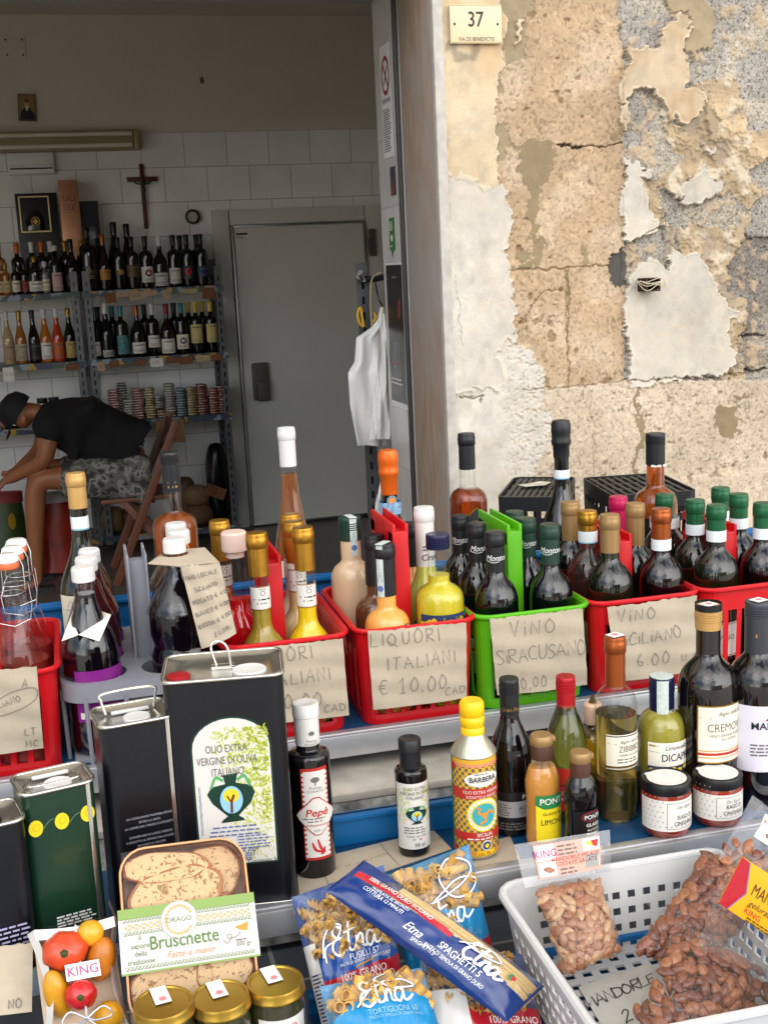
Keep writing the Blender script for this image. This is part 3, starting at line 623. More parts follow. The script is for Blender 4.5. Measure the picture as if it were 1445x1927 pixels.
# ---- two steel shelving units
lem = bpy.data.materials.new('lemon pattern edging'); lem.use_nodes = True
n = lem.node_tree.nodes; l = lem.node_tree.links; b = n['Principled BSDF']; tcx = n.new('ShaderNodeTexCoord'); vo = n.new('ShaderNodeTexVoronoi'); vo.inputs['Scale'].default_value = 26; l.new(tcx.outputs['Object'], vo.inputs['Vector'])
sp_ = n.new('ShaderNodeSeparateColor'); l.new(vo.outputs['Color'], sp_.inputs[0]); c = n.new('ShaderNodeValToRGB'); c.color_ramp.interpolation = 'CONSTANT'; e = c.color_ramp.elements; e[0].color = (*srgb('3b4658'), 1); e[1].position = .35; e[1].color = (*srgb('8d97a2'), 1)
q = e.new(.6); q.color = (*srgb('b8913a'), 1); q = e.new(.75); q.color = (*srgb('4d5f54'), 1); l.new(sp_.outputs[0], c.inputs[0]); l.new(c.outputs[0], b.inputs['Base Color'])
LV = (.09, .78, 1.15, 1.545)
def shelf_unit(x0, x1, label):
    t = thing('shelving_unit', label, 'shelves', (0, 0, 0), group='steel shelving units on the back wall')
    for x in (x0, x1):
        for y in (7.385, 7.72):
            m = MB(); s = 1 if x == x0 else -1
            m.box((x+s*.02, y, .85), (.04, .003, 1.62 if y < 7.5 else 1.7), dsteel); m.box((x, y+.02*(1 if y < 7.5 else -1), .85), (.003, .038, 1.62 if y < 7.5 else 1.7), dsteel)
            for k in range(30):
                m.box((x+s*.02, y-.002, .08+k*.052), (.008, .002, .028), dk)
            m.build('upright', t, flat=True)
    for z in LV:
        m = MB(); m.box(((x0+x1)/2, 7.552, z-.004), (x1-x0-.008, .33, .006), dsteel); m.box(((x0+x1)/2, 7.379, z-.018), (x1-x0+.02, .006, .036), lem); m.build('shelf', t, flat=True)
    return t
shelf_unit(.115, .915, 'slotted steel shelves of wine bottles nearest the grey door'); shelf_unit(-.78, .085, 'slotted steel shelves of liqueur bottles running off the left edge')
# ---- bottles on the shelves
dg = {k: M('dark glass '+k, c, .06, coat=.3) for k, c in dict(black='090b09', green='10160c', brown='1c0f07', wine='190609').items()}
lq = dict(amber=M('amber spirit', 'b9722c', .08, trans=.35, coat=.6), cream=M('cream liqueur', 'b39a74', .15, coat=.6), orange=M('orange spirit', 'd07a25', .08, trans=.3, coat=.6), redor=M('red orange spirit', 'c8421c', .08, trans=.2, coat=.6), pink=M('pink spirit', 'b8625a', .1, coat=.5), clearb=M('pale spirit', '9aa09a', .05, trans=.5, coat=.5), **dg)
capc = {k: M('capsule '+k, c, .35, me) for k, c, me in (('black', '15151a', 0), ('gold', 'a98238', .6), ('white', 'd8d6d2', 0), ('yellow', 'c9b23c', 0), ('teal', '2a7f86', 0), ('red', '8c1a22', .2), ('copper', '9c5a30', .6), ('blue', '6f86a8', .2), ('orange', 'c96a28', .1))}
SB = {'bord': (.037, .30, .19, .225, .0135, .65, .3), 'burg': (.041, .30, .13, .23, .0135, .5, .55), 'liq': (.036, .28, .16, .20, .015, .8, .4), 'flute': (.035, .32, .12, .27, .0135, .45, .5), 'squat': (.045, .22, .13, .16, .014, .8, .3), 'mag': (.05, .36, .24, .28, .016, .65, .3), 'mini': (.024, .17, .10, .13, .010, .7, .4)}
def shelf_bottle(px, lev, kind, body, cap, lab, label, row=0, lh=(.05, .14), art=None, capl=.06, sc=1.0):
    Y = 7.435+row*.10; x = atY(px, 600, Y).x; R, H, zs, zn, rn, k1, k2 = [v*sc if i < 5 else v for i, v in enumerate(SB[kind])]
    t = thing('bottle', label, 'bottle', (x, Y, LV[lev]+.001), random.uniform(-.25, .25), 'bottles on the shop shelves')
    p = prof(R, H, zs, zn, rn, k1, k2, 7); m = MB(); m.lathe(p, lq[body], 18); m.build('glass', t)
    if cap:
        m = MB(); m.lathe([(rn+.0012, H-capl), (rn+.0012, H-.022), (rn+.003, H-.02), (rn+.003, H-.004), (rn, H+.001), (0, H+.001)], capc[cap], 14); m.build('cap', t)
    if lab:
        m = MB(); S = cyl(R, .2); h = R*1.25; m.patch(S, -h, h, lh[0]*sc, lh[1]*sc, lab, .0004, 12)
        if art: m.disc(S, 0, (lh[0]*.42+lh[1]*.58)*sc, R*.55, art, .0009, 16); m.disc(S, 0, (lh[0]*.42+lh[1]*.58)*sc, R*.25, lab, .0012, 10)
        else: m.patch(S, -h*.6, h*.6, lh[1]*sc-.02, lh[1]*sc-.014, gry_i, .0008, 8)
        m.fine(S, -h*.6, h*.6, (lh[0]+.02)*sc, .0035, gry_i, .0009, 3, seed=px); m.build('label', t)
    return t
ylab = M('yellow label', 'c9b878', .6); blab = M('dark blue label', '26304f', .5); olab = M('ochre label', 'b07a2a', .5, .2); plab = M('pink skull label', 'c9a6a4', .6); rdisc = M('dark red disc', '7d1c20', .5); colr = M('many coloured label', '4f8b90', .5, nz=(60, .7)); bdisc = M('slate blue disc', '4a5a74', .5)
Bt = shelf_bottle
# top shelf, right unit
Bt(145, 3, 'burg', 'black', 'black', M('flowered label', '3c3a34', .5, nz=(90, .8)), 'black bottle with a small flowered label at the left end of the top right shelf', lh=(.03, .10))
t = Bt(177, 3, 'mag', 'black', 'black', None, 'tall black bottle with bronze lettering on the top right shelf'); m = MB(); S = cyl(.05, .2); m.text(S, 'ULI', 0.005, .10, .022, goldp, .0008); m.text(S, 'SSE', .005, .07, .022, goldp, .0008); m.build('label', t)
Bt(205, 3, 'flute', 'brown', 'copper', olab, 'brown bottle with copper neck and bronze label on the top shelf', lh=(.06, .12), art=None)
Bt(228, 3, 'flute', 'black', 'black', None, 'plain tall black bottle behind the bronze seal bottle', 1, sc=1.22)
Bt(233, 3, 'bord', 'black', 'black', None, 'black bottle with a round bronze seal on the top shelf', sc=1.0); 
t = [o for o in bpy.data.objects if o.get('label') == 'black bottle with a round bronze seal on the top shelf'][0]; m = MB(); S = cyl(.037, .2); m.disc(S, 0, .10, .016, olab, .0006); m.build('seal', t)
Bt(252, 3, 'flute', 'wine', 'black', None, 'tall dark red bottle rising behind the top shelf row', 1, sc=1.18)
Bt(258, 3, 'bord', 'brown', 'black', M('dim gilt label', '5c4526', .5), 'dark brown bottle with a dim gilt oval label on the top shelf', lh=(.07, .14))
Bt(284, 3, 'bord', 'black', 'black', paper, 'black wine bottle with a white label and dark red round emblem', art=rdisc, lh=(.035, .125))
Bt(310, 3, 'burg', 'black', 'white', M('pale grey label', 'c9c7c4', .6), 'black wine bottle with white capsule and pale grey label', lh=(.01, .085))
Bt(336, 3, 'bord', 'black', 'black', M('sketched label', 'd8cfc4', .6, nz=(50, .25)), 'black wine bottle with a sketched white label, third from the shelf end', lh=(.02, .11))
Bt(349, 3, 'bord', 'black', 'black', None, 'black bottle half hidden behind the red emblem bottle', 1)
Bt(361, 3, 'bord', 'black', 'black', M('dark emblem label', '23302e', .5), 'black bottle with a red disc over a dark label, second from the shelf end', lh=(.04, .12), art=red_i)
Bt(380, 3, 'bord', 'black', 'black', None, 'black bottle half hidden behind the blue banded bottle', 1)
Bt(387, 3, 'bord', 'black', 'black', blab, 'black bottle with a blue and silver band at the right end of the top shelf', lh=(.05, .115))
# top shelf, left unit
for i, (px, kd, bo, ca, la, tx) in enumerate(((3, 'mini', 'amber', 'gold', cream, 'small amber bottle at the very left of the top shelf'), (19, 'mini', 'amber', 'gold', ylab, 'small amber bottle with a yellow label on the top left shelf'), (37, 'mini', 'brown', 'black', cream, 'small brown bottle with a cream label on the top left shelf'),
        (54, 'mini', 'black', 'black', rdisc, 'small black bottle with a dark red label on the top left shelf'), (74, 'squat', 'black', 'gold', paper, 'squat black bottle with a white shield label on the top left shelf'), (93, 'mini', 'clearb', 'white', cream, 'small clear bottle beside the skull label bottle'), (114, 'liq', 'black', 'white', plab, 'bottle with a pink skull label under a red hat band'))):
    Bt(px, 3, kd, bo, ca, la, tx, lh=(.015, .075) if kd != 'liq' else (.01, .12), capl=.03, sc=1.05 if kd == 'mini' else .95)
for i, (px, ca, bo, tx) in enumerate(((44, 'orange', 'brown', 'tall brown bottle with an orange top behind the small ones'), (72, 'white', 'green', 'tall green bottle with a white top behind the squat black one'), (90, 'orange', 'wine', 'dark bottle with an orange top in the second row'), (107, 'white', 'black', 'black bottle with a white top in the second row'), (134, 'gold', 'brown', 'brown bottle with gold top in the second row'), (10, 'gold', 'amber', 'amber bottle with gold top in the second row'), (166, 'gold', 'green', 'dark green bottle with gold top beside the copper box'))):
    Bt(px, 3, 'bord', bo, ca, cream if i % 2 else None, tx, 1, sc=.98)
# second shelf
for i, (px, kd, bo, ca, la, ar, tx, lh) in enumerate(((173, 'bord', 'black', 'blue', paper, None, 'dark bottle with a pale blue capsule by the middle upright', (.02, .10)), (198, 'flute', 'black', 'white', M('low silver band', 'aaa9a6', .4), None, 'slim black bottle with a low silver label', (.01, .05)), (227, 'bord', 'green', 'teal', colr, None, 'bottle with a teal capsule and many coloured label', (.02, .13)),
        (257, 'burg', 'black', 'copper', paper, None, 'black bottle with copper neck and plain white label', (.02, .085)), (286, 'bord', 'black', 'white', paper, None, 'black bottle with white stripe and high square label', (.05, .12)), (313, 'burg', 'wine', 'red', paper, None, 'dark bottle with a red capsule and wide white label', (.01, .095)), (341, 'bord', 'black', 'teal', cream, bdisc, 'dark bottle with a blue globe on its cream label', (.03, .115)),
        (368, 'bord', 'black', 'yellow', ylab, None, 'bottle with yellow capsule and yellow label, second from the shelf end', (.06, .17)), (396, 'bord', 'black', 'yellow', ylab, None, 'bottle with yellow capsule and yellow label at the shelf end', (.06, .17)))):
    Bt(px, 2, kd, bo, ca, la, tx, 0, lh, ar)
for px, ca, tx in ((355, 'yellow', 'yellow capsule of a bottle tucked behind the yellow label pair'), (381, 'yellow', 'yellow capsule bottle squeezed between the two yellow label bottles'), (211, 'teal', 'dark bottle with teal capsule in the second row'), (184, 'black', 'dark bottle in the second row by the upright'), (272, 'black', 'plain dark bottle in the second row, middle shelf'), (328, 'black', 'plain dark bottle behind the globe label one')):
    Bt(px, 2, 'bord', 'black', ca, None, tx, 1)
for px, bo, ca, la, tx in ((11, 'cream', 'white', M('tan label', 'a58a6a', .6), 'bottle of pale cream liqueur on the second left shelf'), (35, 'amber', 'gold', M('pale picture label', 'b4a68e', .6, nz=(60, .4)), 'amber liqueur bottle with a picture label'), (60, 'wine', 'black', blk2, 'dark red liqueur bottle with a black label'), (82, 'orange', 'white', paper, 'orange liqueur bottle with an arched white label'), (105, 'redor', 'white', M('orange label', 'c9622c', .5, nz=(60, .3)), 'bright red orange liqueur bottle on the second left shelf'), (128, 'green', 'gold', M('gilt oval label', 'b39a58', .5), 'dark green bottle with a gilt oval label beside the upright')):
    Bt(px, 2, 'flute', bo, ca, la, tx, lh=(.02, .12), capl=.05, sc=.95)
# gift boxes on top row
cop = M('copper card', 'c08a6a', .3, .5, nz=(7, .2)); t = thing('gift_box', 'tall copper coloured bottle box lettered in two lines, standing on the shelf bottles row', 'box', (.085, 7.60, LV[3]))
m = MB(); m.box((0, 0, .32), (.112, .10, .64), cop, .002); S = plane((0, -.0505, .32), (1, 0, 0), (0, 0, 1)); m.text(S, 'ULI', 0, .20, .035, M('bronze ink', '5c3a28', .5), .0005, sx=1.1); m.text(S, 'SSE', 0, .15, .035, M('bronze ink'), .0005, sx=1.1); m.patch(S, -.05, .05, .137, .139, M('bronze ink'), .0005); m.build('box', t)
t = thing('gift_box', 'black gift box with a gold framed window showing a flask with a cross', 'box', (-.10, 7.60, LV[3])); m = MB(); m.box((0, 0, .285), (.235, .12, .57), blk, .003); S = plane((-.015, -.0605, .455), (1, 0, 0), (0, 0, 1))
for (u0, u1, v0, v1) in ((-.085, .085, .092, .099), (-.085, .085, -.105, -.098), (-.085, -.078, -.1, .095), (.078, .085, -.1, .095)): m.patch(S, u0, u1, v0, v1, M('pale gold frame', 'd8c08c', .3, .6), .0005)
m.build('box', t)
m = MB(); m.lathe([(0, 0), (.055, .002), (.058, .06), (.03, .11), (.014, .125), (.014, .165), (0, .166)], dg['black'], 20, (-.015, -.055, .36), sy=.3); S = plane((-.015, -.075, .41), (1, 0, 0), (0, 0, 1)); m.disc(S, 0, 0, .026, goldp, .0005); m.disc(S, 0, 0, .022, blk, .0008); m.patch(S, -.014, .014, -.005, .005, M('bright gold', 'd9ac4a', .3, .5), .0012); m.patch(S, -.005, .005, -.014, .014, M('bright gold'), .0012); m.build('flask', t)
t = thing('glossy_box', 'dark glossy carton reflecting daylight beside the copper box', 'box', (.19, 7.62, LV[3])); m = MB(); m.box((0, 0, .26), (.115, .08, .52), M('dark glossy film', '40434a', .08, .3, bump=(12, .5)), .003); m.build('carton', t)
# third shelf: jars and tins
t0 = None
for px, dz, tx in ((78, 0, 'dark lidded jar at the bottom left of the shelf pile of four'), (100, 0, 'dark lidded jar at the bottom right of the shelf pile of four'), (78, .082, 'dark lidded jar on top of the left one in the pile'), (100, .082, 'dark lidded jar on top of the right one in the pile'), (5, 0, 'dark lidded jar at the left edge below the liqueurs'), (25, 0, 'dark lidded jar just left of the jar pile')):
    x = atY(px, 740, 7.46).x
    if not t0:
        t0 = thing('jar', tx, 'jar', (x, 7.46, LV[1]+dz), 0, 'preserve jars on the third shelf'); m = MB(); m.lathe([(0, 0), (.03, 0), (.032, .004), (.032, .058), (.028, .064)], lq['wine'], 16); m.build('glass', t0); m = MB(); m.lathe([(.031, .062), (.0315, .078), (.029, .08), (0, .08)], blk, 16); m.build('lid', t0); m = MB(); m.patch(cyl(.032, 0), -.03, .03, .015, .05, paper, .0004, 8); m.build('label', t0)
    else: dup(t0, (x, 7.46, LV[1]+dz), None, tx)
tincols = {k: M('tin '+k, c, .3, .5) for k, c in dict(pink='6e2f2c', silver='6b675f', gold='75632c', teal='244a55', ochre='6b4616', red='5e1712', orange='74320f', dark='1d1b19').items()}
proto = {}
for px, col, nn, row, tx in ((146, 'silver', 4, 0, 'silver'), (177, 'silver', 6, 0, 'dull silver'), (192, 'pink', 6, 0, 'short pink'), (213, 'pink', 12, 0, 'tallest pink'), (232, 'dark', 14, 1, 'dark rear'), (240, 'silver', 8, 0, 'low silver'), (259, 'pink', 12, 0, 'middle pink'), (281, 'gold', 12, 0, 'gold topped'), (298, 'silver', 8, 1, 'thin rear silver'), (302, 'ochre', 3, 0, 'three high ochre'), (319, 'silver', 13, 0, 'tall bright silver'), (340, 'teal', 11, 0, 'teal'), (360, 'gold', 11, 0, 'dull gold'), (380, 'red', 12, 0, 'tall red'), (402, 'orange', 10, 0, 'orange'), (417, 'red', 11, 0, 'last red')):
    x = atY(px, 750, 7.44).x
    for k in range(nn):
        lb = 'flat fish tin in the %s stack on the third shelf' % tx; loc = (x+random.uniform(-.002, .002), 7.44+row*.1, LV[1]+.001+k*.0152); g = '%s stack of tins' % tx
        if col not in proto:
            m = MB(); m.box((0, 0, .0072), (.058, .095, .0142), tincols[col], .002); m.box((0, 0, .0072), (.0592, .0962, .003), M('tin rim', 'a8a397', .25, .8), .001); o = m.build('fish_tin', None, loc); proto[col] = o
        else: o = proto[col].copy(); COL.objects.link(o); o.location = loc
        o.rotation_euler = (0, 0, random.uniform(-.05, .05)); tag(o, lb, 'tin', g)
# price tags along the shelf edges
def ptag(px, lev, w, h, mat, lab, dz=0, Y=7.372):
    p = atY(px, 600, Y); t = thing('price_tag', lab, 'price tag', (p.x, Y, LV[lev]-.012+dz), random.uniform(-.05, .05), 'price tags along the shelf edges')
    m = MB(); m.box((0, 0, -h/2), (w, .001, h), mat); S = plane((0, -.0007, -h/2), (1, 0, 0), (0, 0, 1)); m.hand(S, random.choice(('6.00', '8.50', '10.00', '5.00')), -w*.3, -h*.1, min(.02, h*.3), .002, pencil, .0004); m.build('card', t)
cardd = M('dark brown card', '7c4f2e', .8); pk = M('pinkish card', 'b59a80', .8)
for a in ((212, 3, .06, .06, cardd, 'dark brown card under the bronze label bottle'), (234, 3, .075, .03, pk, 'narrow pale card under the round seal bottle'), (262, 3, .09, .05, pk, 'wide pale card under the gilt oval bottle'), (288, 3, .075, .03, pk, 'narrow pale card under the red emblem bottle'), (318, 3, .045, .055, pk, 'small upright card on the top shelf edge'), (362, 3, .085, .03, M('straw card', 'b8a880', .8), 'straw coloured card near the top shelf end'), (396, 3, .075, .065, cardd, 'dark brown card at the end of the top shelf'),
          (182, 2, .045, .055, pk, 'small upright card on the second shelf edge'), (207, 2, .055, .035, cardd, 'brown card beside the small upright one'), (258, 2, .055, .035, cardd, 'brown card under the copper neck bottle'), (288, 2, .075, .05, paper, 'white handwritten card on the second shelf edge'), (318, 2, .08, .035, cardd, 'brown card under the red capsule bottle'), (344, 2, .08, .045, cardd, 'brown card under the globe label bottle'), (376, 2, .085, .035, M('straw card'), 'straw card under the yellow capsule bottles'), (402, 2, .06, .035, cardd, 'brown card at the end of the second shelf'), (127, 2, .075, .04, cardd, 'brown card under the gilt oval bottle on the left'), (5, 2, .06, .08, paper, 'white card at the far left of the second shelf')): ptag(*a)
ptag(303, 1, .17, .14, card, 'large brown card hanging under the tins', 0)
# bags on the bottom shelf
brn = M('brown sacks', '7d5a40', .6, nz=(60, .35)); 
def sack(px, py, r, hh, mat, lab, Y=7.5, z=None, sx=1.2):
    p = atY(px, py, Y); z = LV[0]+.002 if z is None else z; m = MB(); rn_ = random.Random(px)
    def f(a, b):
        th = a*2*math.pi; ph = b*math.pi; k = 1+.12*math.sin(3*th+px)*math.sin(ph)+.08*math.sin(7*th+5*b+px)
        return (sx*r*k*math.sin(ph)**.6*math.cos(th), r*k*math.sin(ph)**.6*math.sin(th), hh/2*(1-math.cos(ph)))
    m.grid(f, 20, 12, mat, wrap=True); o = m.build('sack', None, (p.x, Y, z), ang=180); return tag(o, lab, 'bag', 'bags of dry goods on the floor shelf')
sack(213, 960, .06, .16, M('bag of seeds', '9a7a50', .35, nz=(200, .5)), 'clear bag of pale seeds at the left of the floor shelf'); sack(247, 960, .06, .15, M('bag of beans', '6e4a30', .35, nz=(160, .5)), 'clear bag of brown beans behind the chair legs')
sack(372, 965, .075, .13, brn, 'brown sack at the bottom of the floor shelf pile'); s_ = sack(368, 930, .07, .13, M('paler brown sacks', '8d6a4e', .5, nz=(60, .3)), 'paler brown sack on top of the floor shelf pile', z=LV[0]+.12); sack(345, 900, .07, .3, M('brown wrap', '6b4a38', .4, nz=(20, .3)), 'tall brown wrapped bundle behind the folding chair', Y=7.55, z=LV[0]); sack(410, 900, .07, .5, M('black bin bag', '0e0f11', .25, bump=(18, .8)), 'black plastic sack at the right end of the floor shelf', sx=1.1)
t = thing('price_tag', 'brown handwritten card lying on the floor shelf sacks', 'price tag', atY(405, 925, 7.36), rot=(0, .45, 0)); m = MB(); m.box((0, 0, 0), (.13, .002, .07), cardd); S = plane((0, -.0015, 0), (1, 0, 0), (0, 0, 1)); m.hand(S, 'SEMI', -.04, .012, .016, .003, black_i); m.hand(S, '4.50', -.03, -.02, .016, .003, black_i); m.build('card', t)
# ---- notices on the tiled pier (they face the doorway)
XP = 1.0095
def pier_S(px, py): p = atX(px, py, XP); return (XP, p.y, p.z), plane((XP, p.y, p.z), (0, -1, 0), (0, 0, 1))
def flat_thing(name, lab, cat, px, py, w, h, mat, th=.001):
    p = atX(px, py, XP); t = thing(name, lab, cat, (XP-.001, p.y, p.z)); m = MB(); m.box((0, 0, 0), (th, w, h), mat); S = plane((-th/2, 0, 0), (0, -1, 0), (0, 0, 1)); return t, m, S
t, m, S = flat_thing('no_smoking_sign', 'no smoking notice with a red ring on the tiled pier', 'sign', 728, 190, .115, .33, M('sign white', 'dcdcd8', .3))
m.ring(S, 0, .075, .036, .046, M('no smoking red', '8f1f24', .4), .0008, asp=1.25); m.line(S, [(-.026, .108), (.026, .042)], .009, M('no smoking red'), .001); m.line(S, [(-.018, .05), (.02, .1)], .008, black_i, .0009); m.text(S, 'VIETATO FUMARE', 0, -.005, .015, black_i, .0008, sx=.55); m.fine(S, -.045, .045, -.025, .004, black_i, .0008, 18, 1.8); m.build('sign', t, flat=True)
t, m, S = flat_thing('small_poster', 'tiny dark picture card on the tiled pier', 'card', 740, 340, .06, .085, M('dark picture', '3c4048', .4, nz=(60, .6))); m.patch(S, -.025, .025, -.04, -.005, M('ruddy picture', '6a3a34', .4, nz=(60, .5)), .0008); m.build('card', t, flat=True)
t, m, S = flat_thing('green_sticker', 'green speech bubble sticker on the tiled pier', 'sticker', 738, 440, .06, .1, M('sticker green', '2f6b35', .4)); m.poly(S, [(-.012, -.05), (.008, -.05), (-.004, -.075)], M('sticker green'), .0002); m.fine(S, -.022, .022, .035, .004, paper, .0008, 5, 1.5); m.disc(S, 0, -.012, .011, paper, .0008, 12); m.fine(S, -.015, .015, -.038, .005, paper, .0008); m.build('sticker', t, flat=True)
t, m, S = flat_thing('poster', 'black poster with small white lines on the tiled pier above the white bags', 'poster', 747, 632, .20, .455, M('poster white edge', 'cfcfcf', .3)); pb = M('poster black', '17181b', .2, nz=(4, .5)); m.patch(S, -.094, .094, -.21, .221, pb, .0006); m.patch(S, -.06, .05, -.19, -.02, M('poster grey haze', '4a4d52', .25, nz=(14, .6)), .0009); m.poly(S, [(.03, .05), (.06, .06), (.065, .12), (.04, .11)], M('poster red', '6d2a20', .4), .0012); m.fine(S, -.02, .05, .18, .008, gry_i, .0012); m.fine(S, -.07, .04, -.09, .008, M('poster orange', '9a4a30', .4), .0012, 1); m.fine(S, -.08, .07, -.14, .006, paper, .0012, 2, 2.2); m.build('poster', t, flat=True)
# ---- carrier bags hanging at the pier's inner edge, on a slotted steel upright
bagm = M('white carrier plastic', 'd4d3cf', .3, sss=.2, bump=(22, .9)); t = thing('carrier_bags', 'bunch of white carrier bags hanging from the rack by the tiled pier', 'bags')
def sheet(pts, mat, name, seed, th=.012):
    """hanging sheet: outline rows given as (left px, right px, y px, Y)"""
    m = MB(); rr = random.Random(seed); n = 16
    rows = [(atY(a, y, Y), atY(b, y, Y)) for a, b, y, Y in pts]
    def f(sgn):
        def g(u, v):
            k = v*(len(rows)-1); i = min(int(k), len(rows)-2); q = k-i
            A = rows[i][0].lerp(rows[i+1][0], q); B = rows[i][1].lerp(rows[i+1][1], q); p = A.lerp(B, u)
            w = (.012*math.sin(u*8+v*5+seed)*(1-.6*v)+.006*math.sin(u*13-v*11+seed*2)+.003*math.sin(u*29+v*23)*math.sin(v*14))*min(1, v*2+.2)
            return (p.x, p.y+w+sgn*th/2*(4*u*(1-u))**.5, p.z)
        return g
    m.grid(f(-1), n, 24, mat); m.grid(f(1), n, 24, mat); return m.build(name, t, ang=180)
sheet([(716, 724, 578, 4.0), (712, 728, 600, 4.0), (700, 730, 615, 4.0), (670, 733, 635, 3.99), (667, 735, 680, 3.98), (655, 737, 702, 3.97), (658, 737, 760, 3.97), (666, 735, 810, 3.98), (672, 730, 838, 4.0)], bagm, 'bag', 1)
sheet([(716, 724, 590, 3.97), (712, 730, 640, 3.95), (708, 734, 720, 3.94), (700, 735, 790, 3.94), (695, 733, 826, 3.95)], bagm, 'bag', 4, .008)
sheet([(718, 726, 900, 4.02), (708, 728, 940, 4.02), (700, 730, 985, 4.02)], bagm, 'bag', 7, .008)
t = thing('rack_post', 'slotted grey steel post with wire and scissors behind the white bags', 'post'); p = atY(690, 700, 4.12); m = MB(); m.box((p.x, 4.12, .95), (.04, .004, 1.34), dsteel)
for k in range(24): m.box((p.x, 4.117, .35+k*.052), (.008, .003, .026), dk)
m.build('upright', t, flat=True); m = MB(); a = atY(675, 525, 4.1); b = atY(735, 518, 4.1); m.tube([a, a.lerp(b, .5)+Vector((0, 0, -.006)), b], .010, blk2, 8); m.build('bar', t)
m = MB(); m.tube(catmull([atY(716, 512, 4.08), atY(700, 525, 4.08), atY(697, 570, 4.08), atY(700, 620, 4.08)], 6), .003, M('pale cord', 'b0a080', .7), 6); m.build('cord', t)
m = MB(); yl = M('yellow plastic', 'd8a81c', .35); q = [atY(x, y, 4.07) for x, y in ((678, 578), (673, 590), (676, 606), (684, 614), (682, 600), (680, 584))]; m.tube(catmull(q, 5, True), .004, yl, 6, True); q = [atY(x, y, 4.07) for x, y in ((704, 588), (708, 596), (702, 606))]; m.tube(catmull(q, 5), .004, yl, 6); m.build('scissors', t)
m = MB(); m.tube(catmull([atY(706, 530, 4.08), atY(712, 560, 4.08), atY(720, 575, 4.06)], 5), .003, blk, 6); m.grid(lambda u, v: tuple(atY(672+u*14+3*math.sin(v*9), 508+v*22, 4.08+.02*math.sin(7*u+5*v))), 6, 6, clear('cling film', (.9, .9, .9), 1.5, .15, haze=.3)); m.build('film_scrap', t)
# ---- the seated man
def skin(name, nodes, edges, mat, parent, sub=2, vox=.014, it=8, fold=0):
    bm = bmesh.new(); sk = bm.verts.layers.skin.verify(); vs = {}
    for k, (p, r) in nodes.items():
        v = bm.verts.new(p); v[sk].radius = (r, r) if not isinstance(r, tuple) else r; vs[k] = v
    for a, b in edges: bm.edges.new((vs[a], vs[b]))
    bm.verts.ensure_lookup_table(); bm.verts[0][sk].use_root = True
    me = bpy.data.meshes.new(name); bm.to_mesh(me); bm.free(); me.materials.append(mat)
    o = bpy.data.objects.new(name, me); COL.objects.link(o); o.modifiers.new('skin', 'SKIN').use_smooth_shade = True
    s = o.modifiers.new('sub', 'SUBSURF'); s.levels = s.render_levels = sub
    r = o.modifiers.new('remesh', 'REMESH'); r.mode = 'VOXEL'; r.voxel_size = vox; r.use_smooth_shade = True
    s = o.modifiers.new('smooth', 'SMOOTH'); s.iterations = it; s.factor = .5; o.parent = parent
    if fold:
        tx = bpy.data.textures.get('cloth folds') or bpy.data.textures.new('cloth folds', 'CLOUDS'); tx.noise_scale = .11; k = o.modifiers.new('folds', 'DISPLACE'); k.texture = tx; k.strength = fold; k.mid_level = .5
    return o
def chain(*k): return list(zip(k, k[1:]))
skn = M('tanned skin', '8f5a3a', .5, sss=.1, nz=(40, .1)); YM = 6.7
man = thing('person', 'man in black t-shirt, cap and camouflage shorts bent forward on a folding chair', 'person', (.25, YM, 0))
A = lambda px, py, dy=0, Y=YM: (lambda p: (p.x-.25, Y+dy-YM, p.z))(atY(px, py, Y))
N = dict(pel=(A(266, 874), .125), lum=(A(252, 858), .085), mid=(A(180, 814), .115), che=(A(125, 794), .115), nk=(A(78, 772), .06), hd0=(A(52, 774), .062), hd1=(A(36, 782), .085), hd2=(A(26, 800), .06))
for s, q in ((-1, 'n'), (1, 'f')):
    N.update({'sh'+q: (A(92, 800, s*.18), .062), 'el'+q: (A(86 if s < 0 else 75, 858, s*.19), .048), 'wr'+q: (A(32, 890, s*.09), .032), 'hp'+q: (A(17, 902, s*.05), .034), 'hip'+q: (A(258, 890, s*.1), .1), 'kn'+q: (A(68, 893, s*.14), .068), 'cf'+q: (A(66, 965, s*.14), .055), 'an'+q: (A(70, 1068, s*.13), .034), 'hl'+q: (A(74, 1086, s*.13), .03), 'to'+q: (A(38, 1096, s*.15), .022)})
Eg = chain('pel', 'lum', 'mid', 'che', 'nk', 'hd0', 'hd1', 'hd2')
for q in 'nf': Eg += chain('che', 'sh'+q, 'el'+q, 'wr'+q, 'hp'+q)+chain('pel', 'hip'+q, 'kn'+q, 'cf'+q, 'an'+q, 'hl'+q, 'to'+q)
for s, q in ((-1, 'n'), (1, 'f')):           # fingers, loosely curled
    hx = N['hp'+q][0]
    for i, (dx, dz_, L) in enumerate(((-.045, -.035, 1), (-.05, -.018, 1.1), (-.05, 0, 1.05), (-.042, .018, .85))):
        b0 = (hx[0]-.025, hx[1]+(i-1.5)*.016, hx[2]-.006); b1 = (hx[0]+dx*L, hx[1]+(i-1.5)*.017, hx[2]-.02+dz_*.3); b2 = (hx[0]+dx*L*1.1, hx[1]+(i-1.5)*.016, hx[2]-.055*L)
        N.update({f'a{i}{q}': (b0, .011), f'b{i}{q}': (b1, .009), f'c{i}{q}': (b2, .008)}); Eg += chain('hp'+q, f'a{i}{q}', f'b{i}{q}', f'c{i}{q}')
    N.update({'t0'+q: ((hx[0]+.0, hx[1]+s*.0, hx[2]+.03), .011), 't1'+q: ((hx[0]-.04, hx[1], hx[2]+.035), .009)}); Eg += chain('hp'+q, 't0'+q, 't1'+q)
skin('body', N, Eg, skn, man, vox=.0065, it=3)
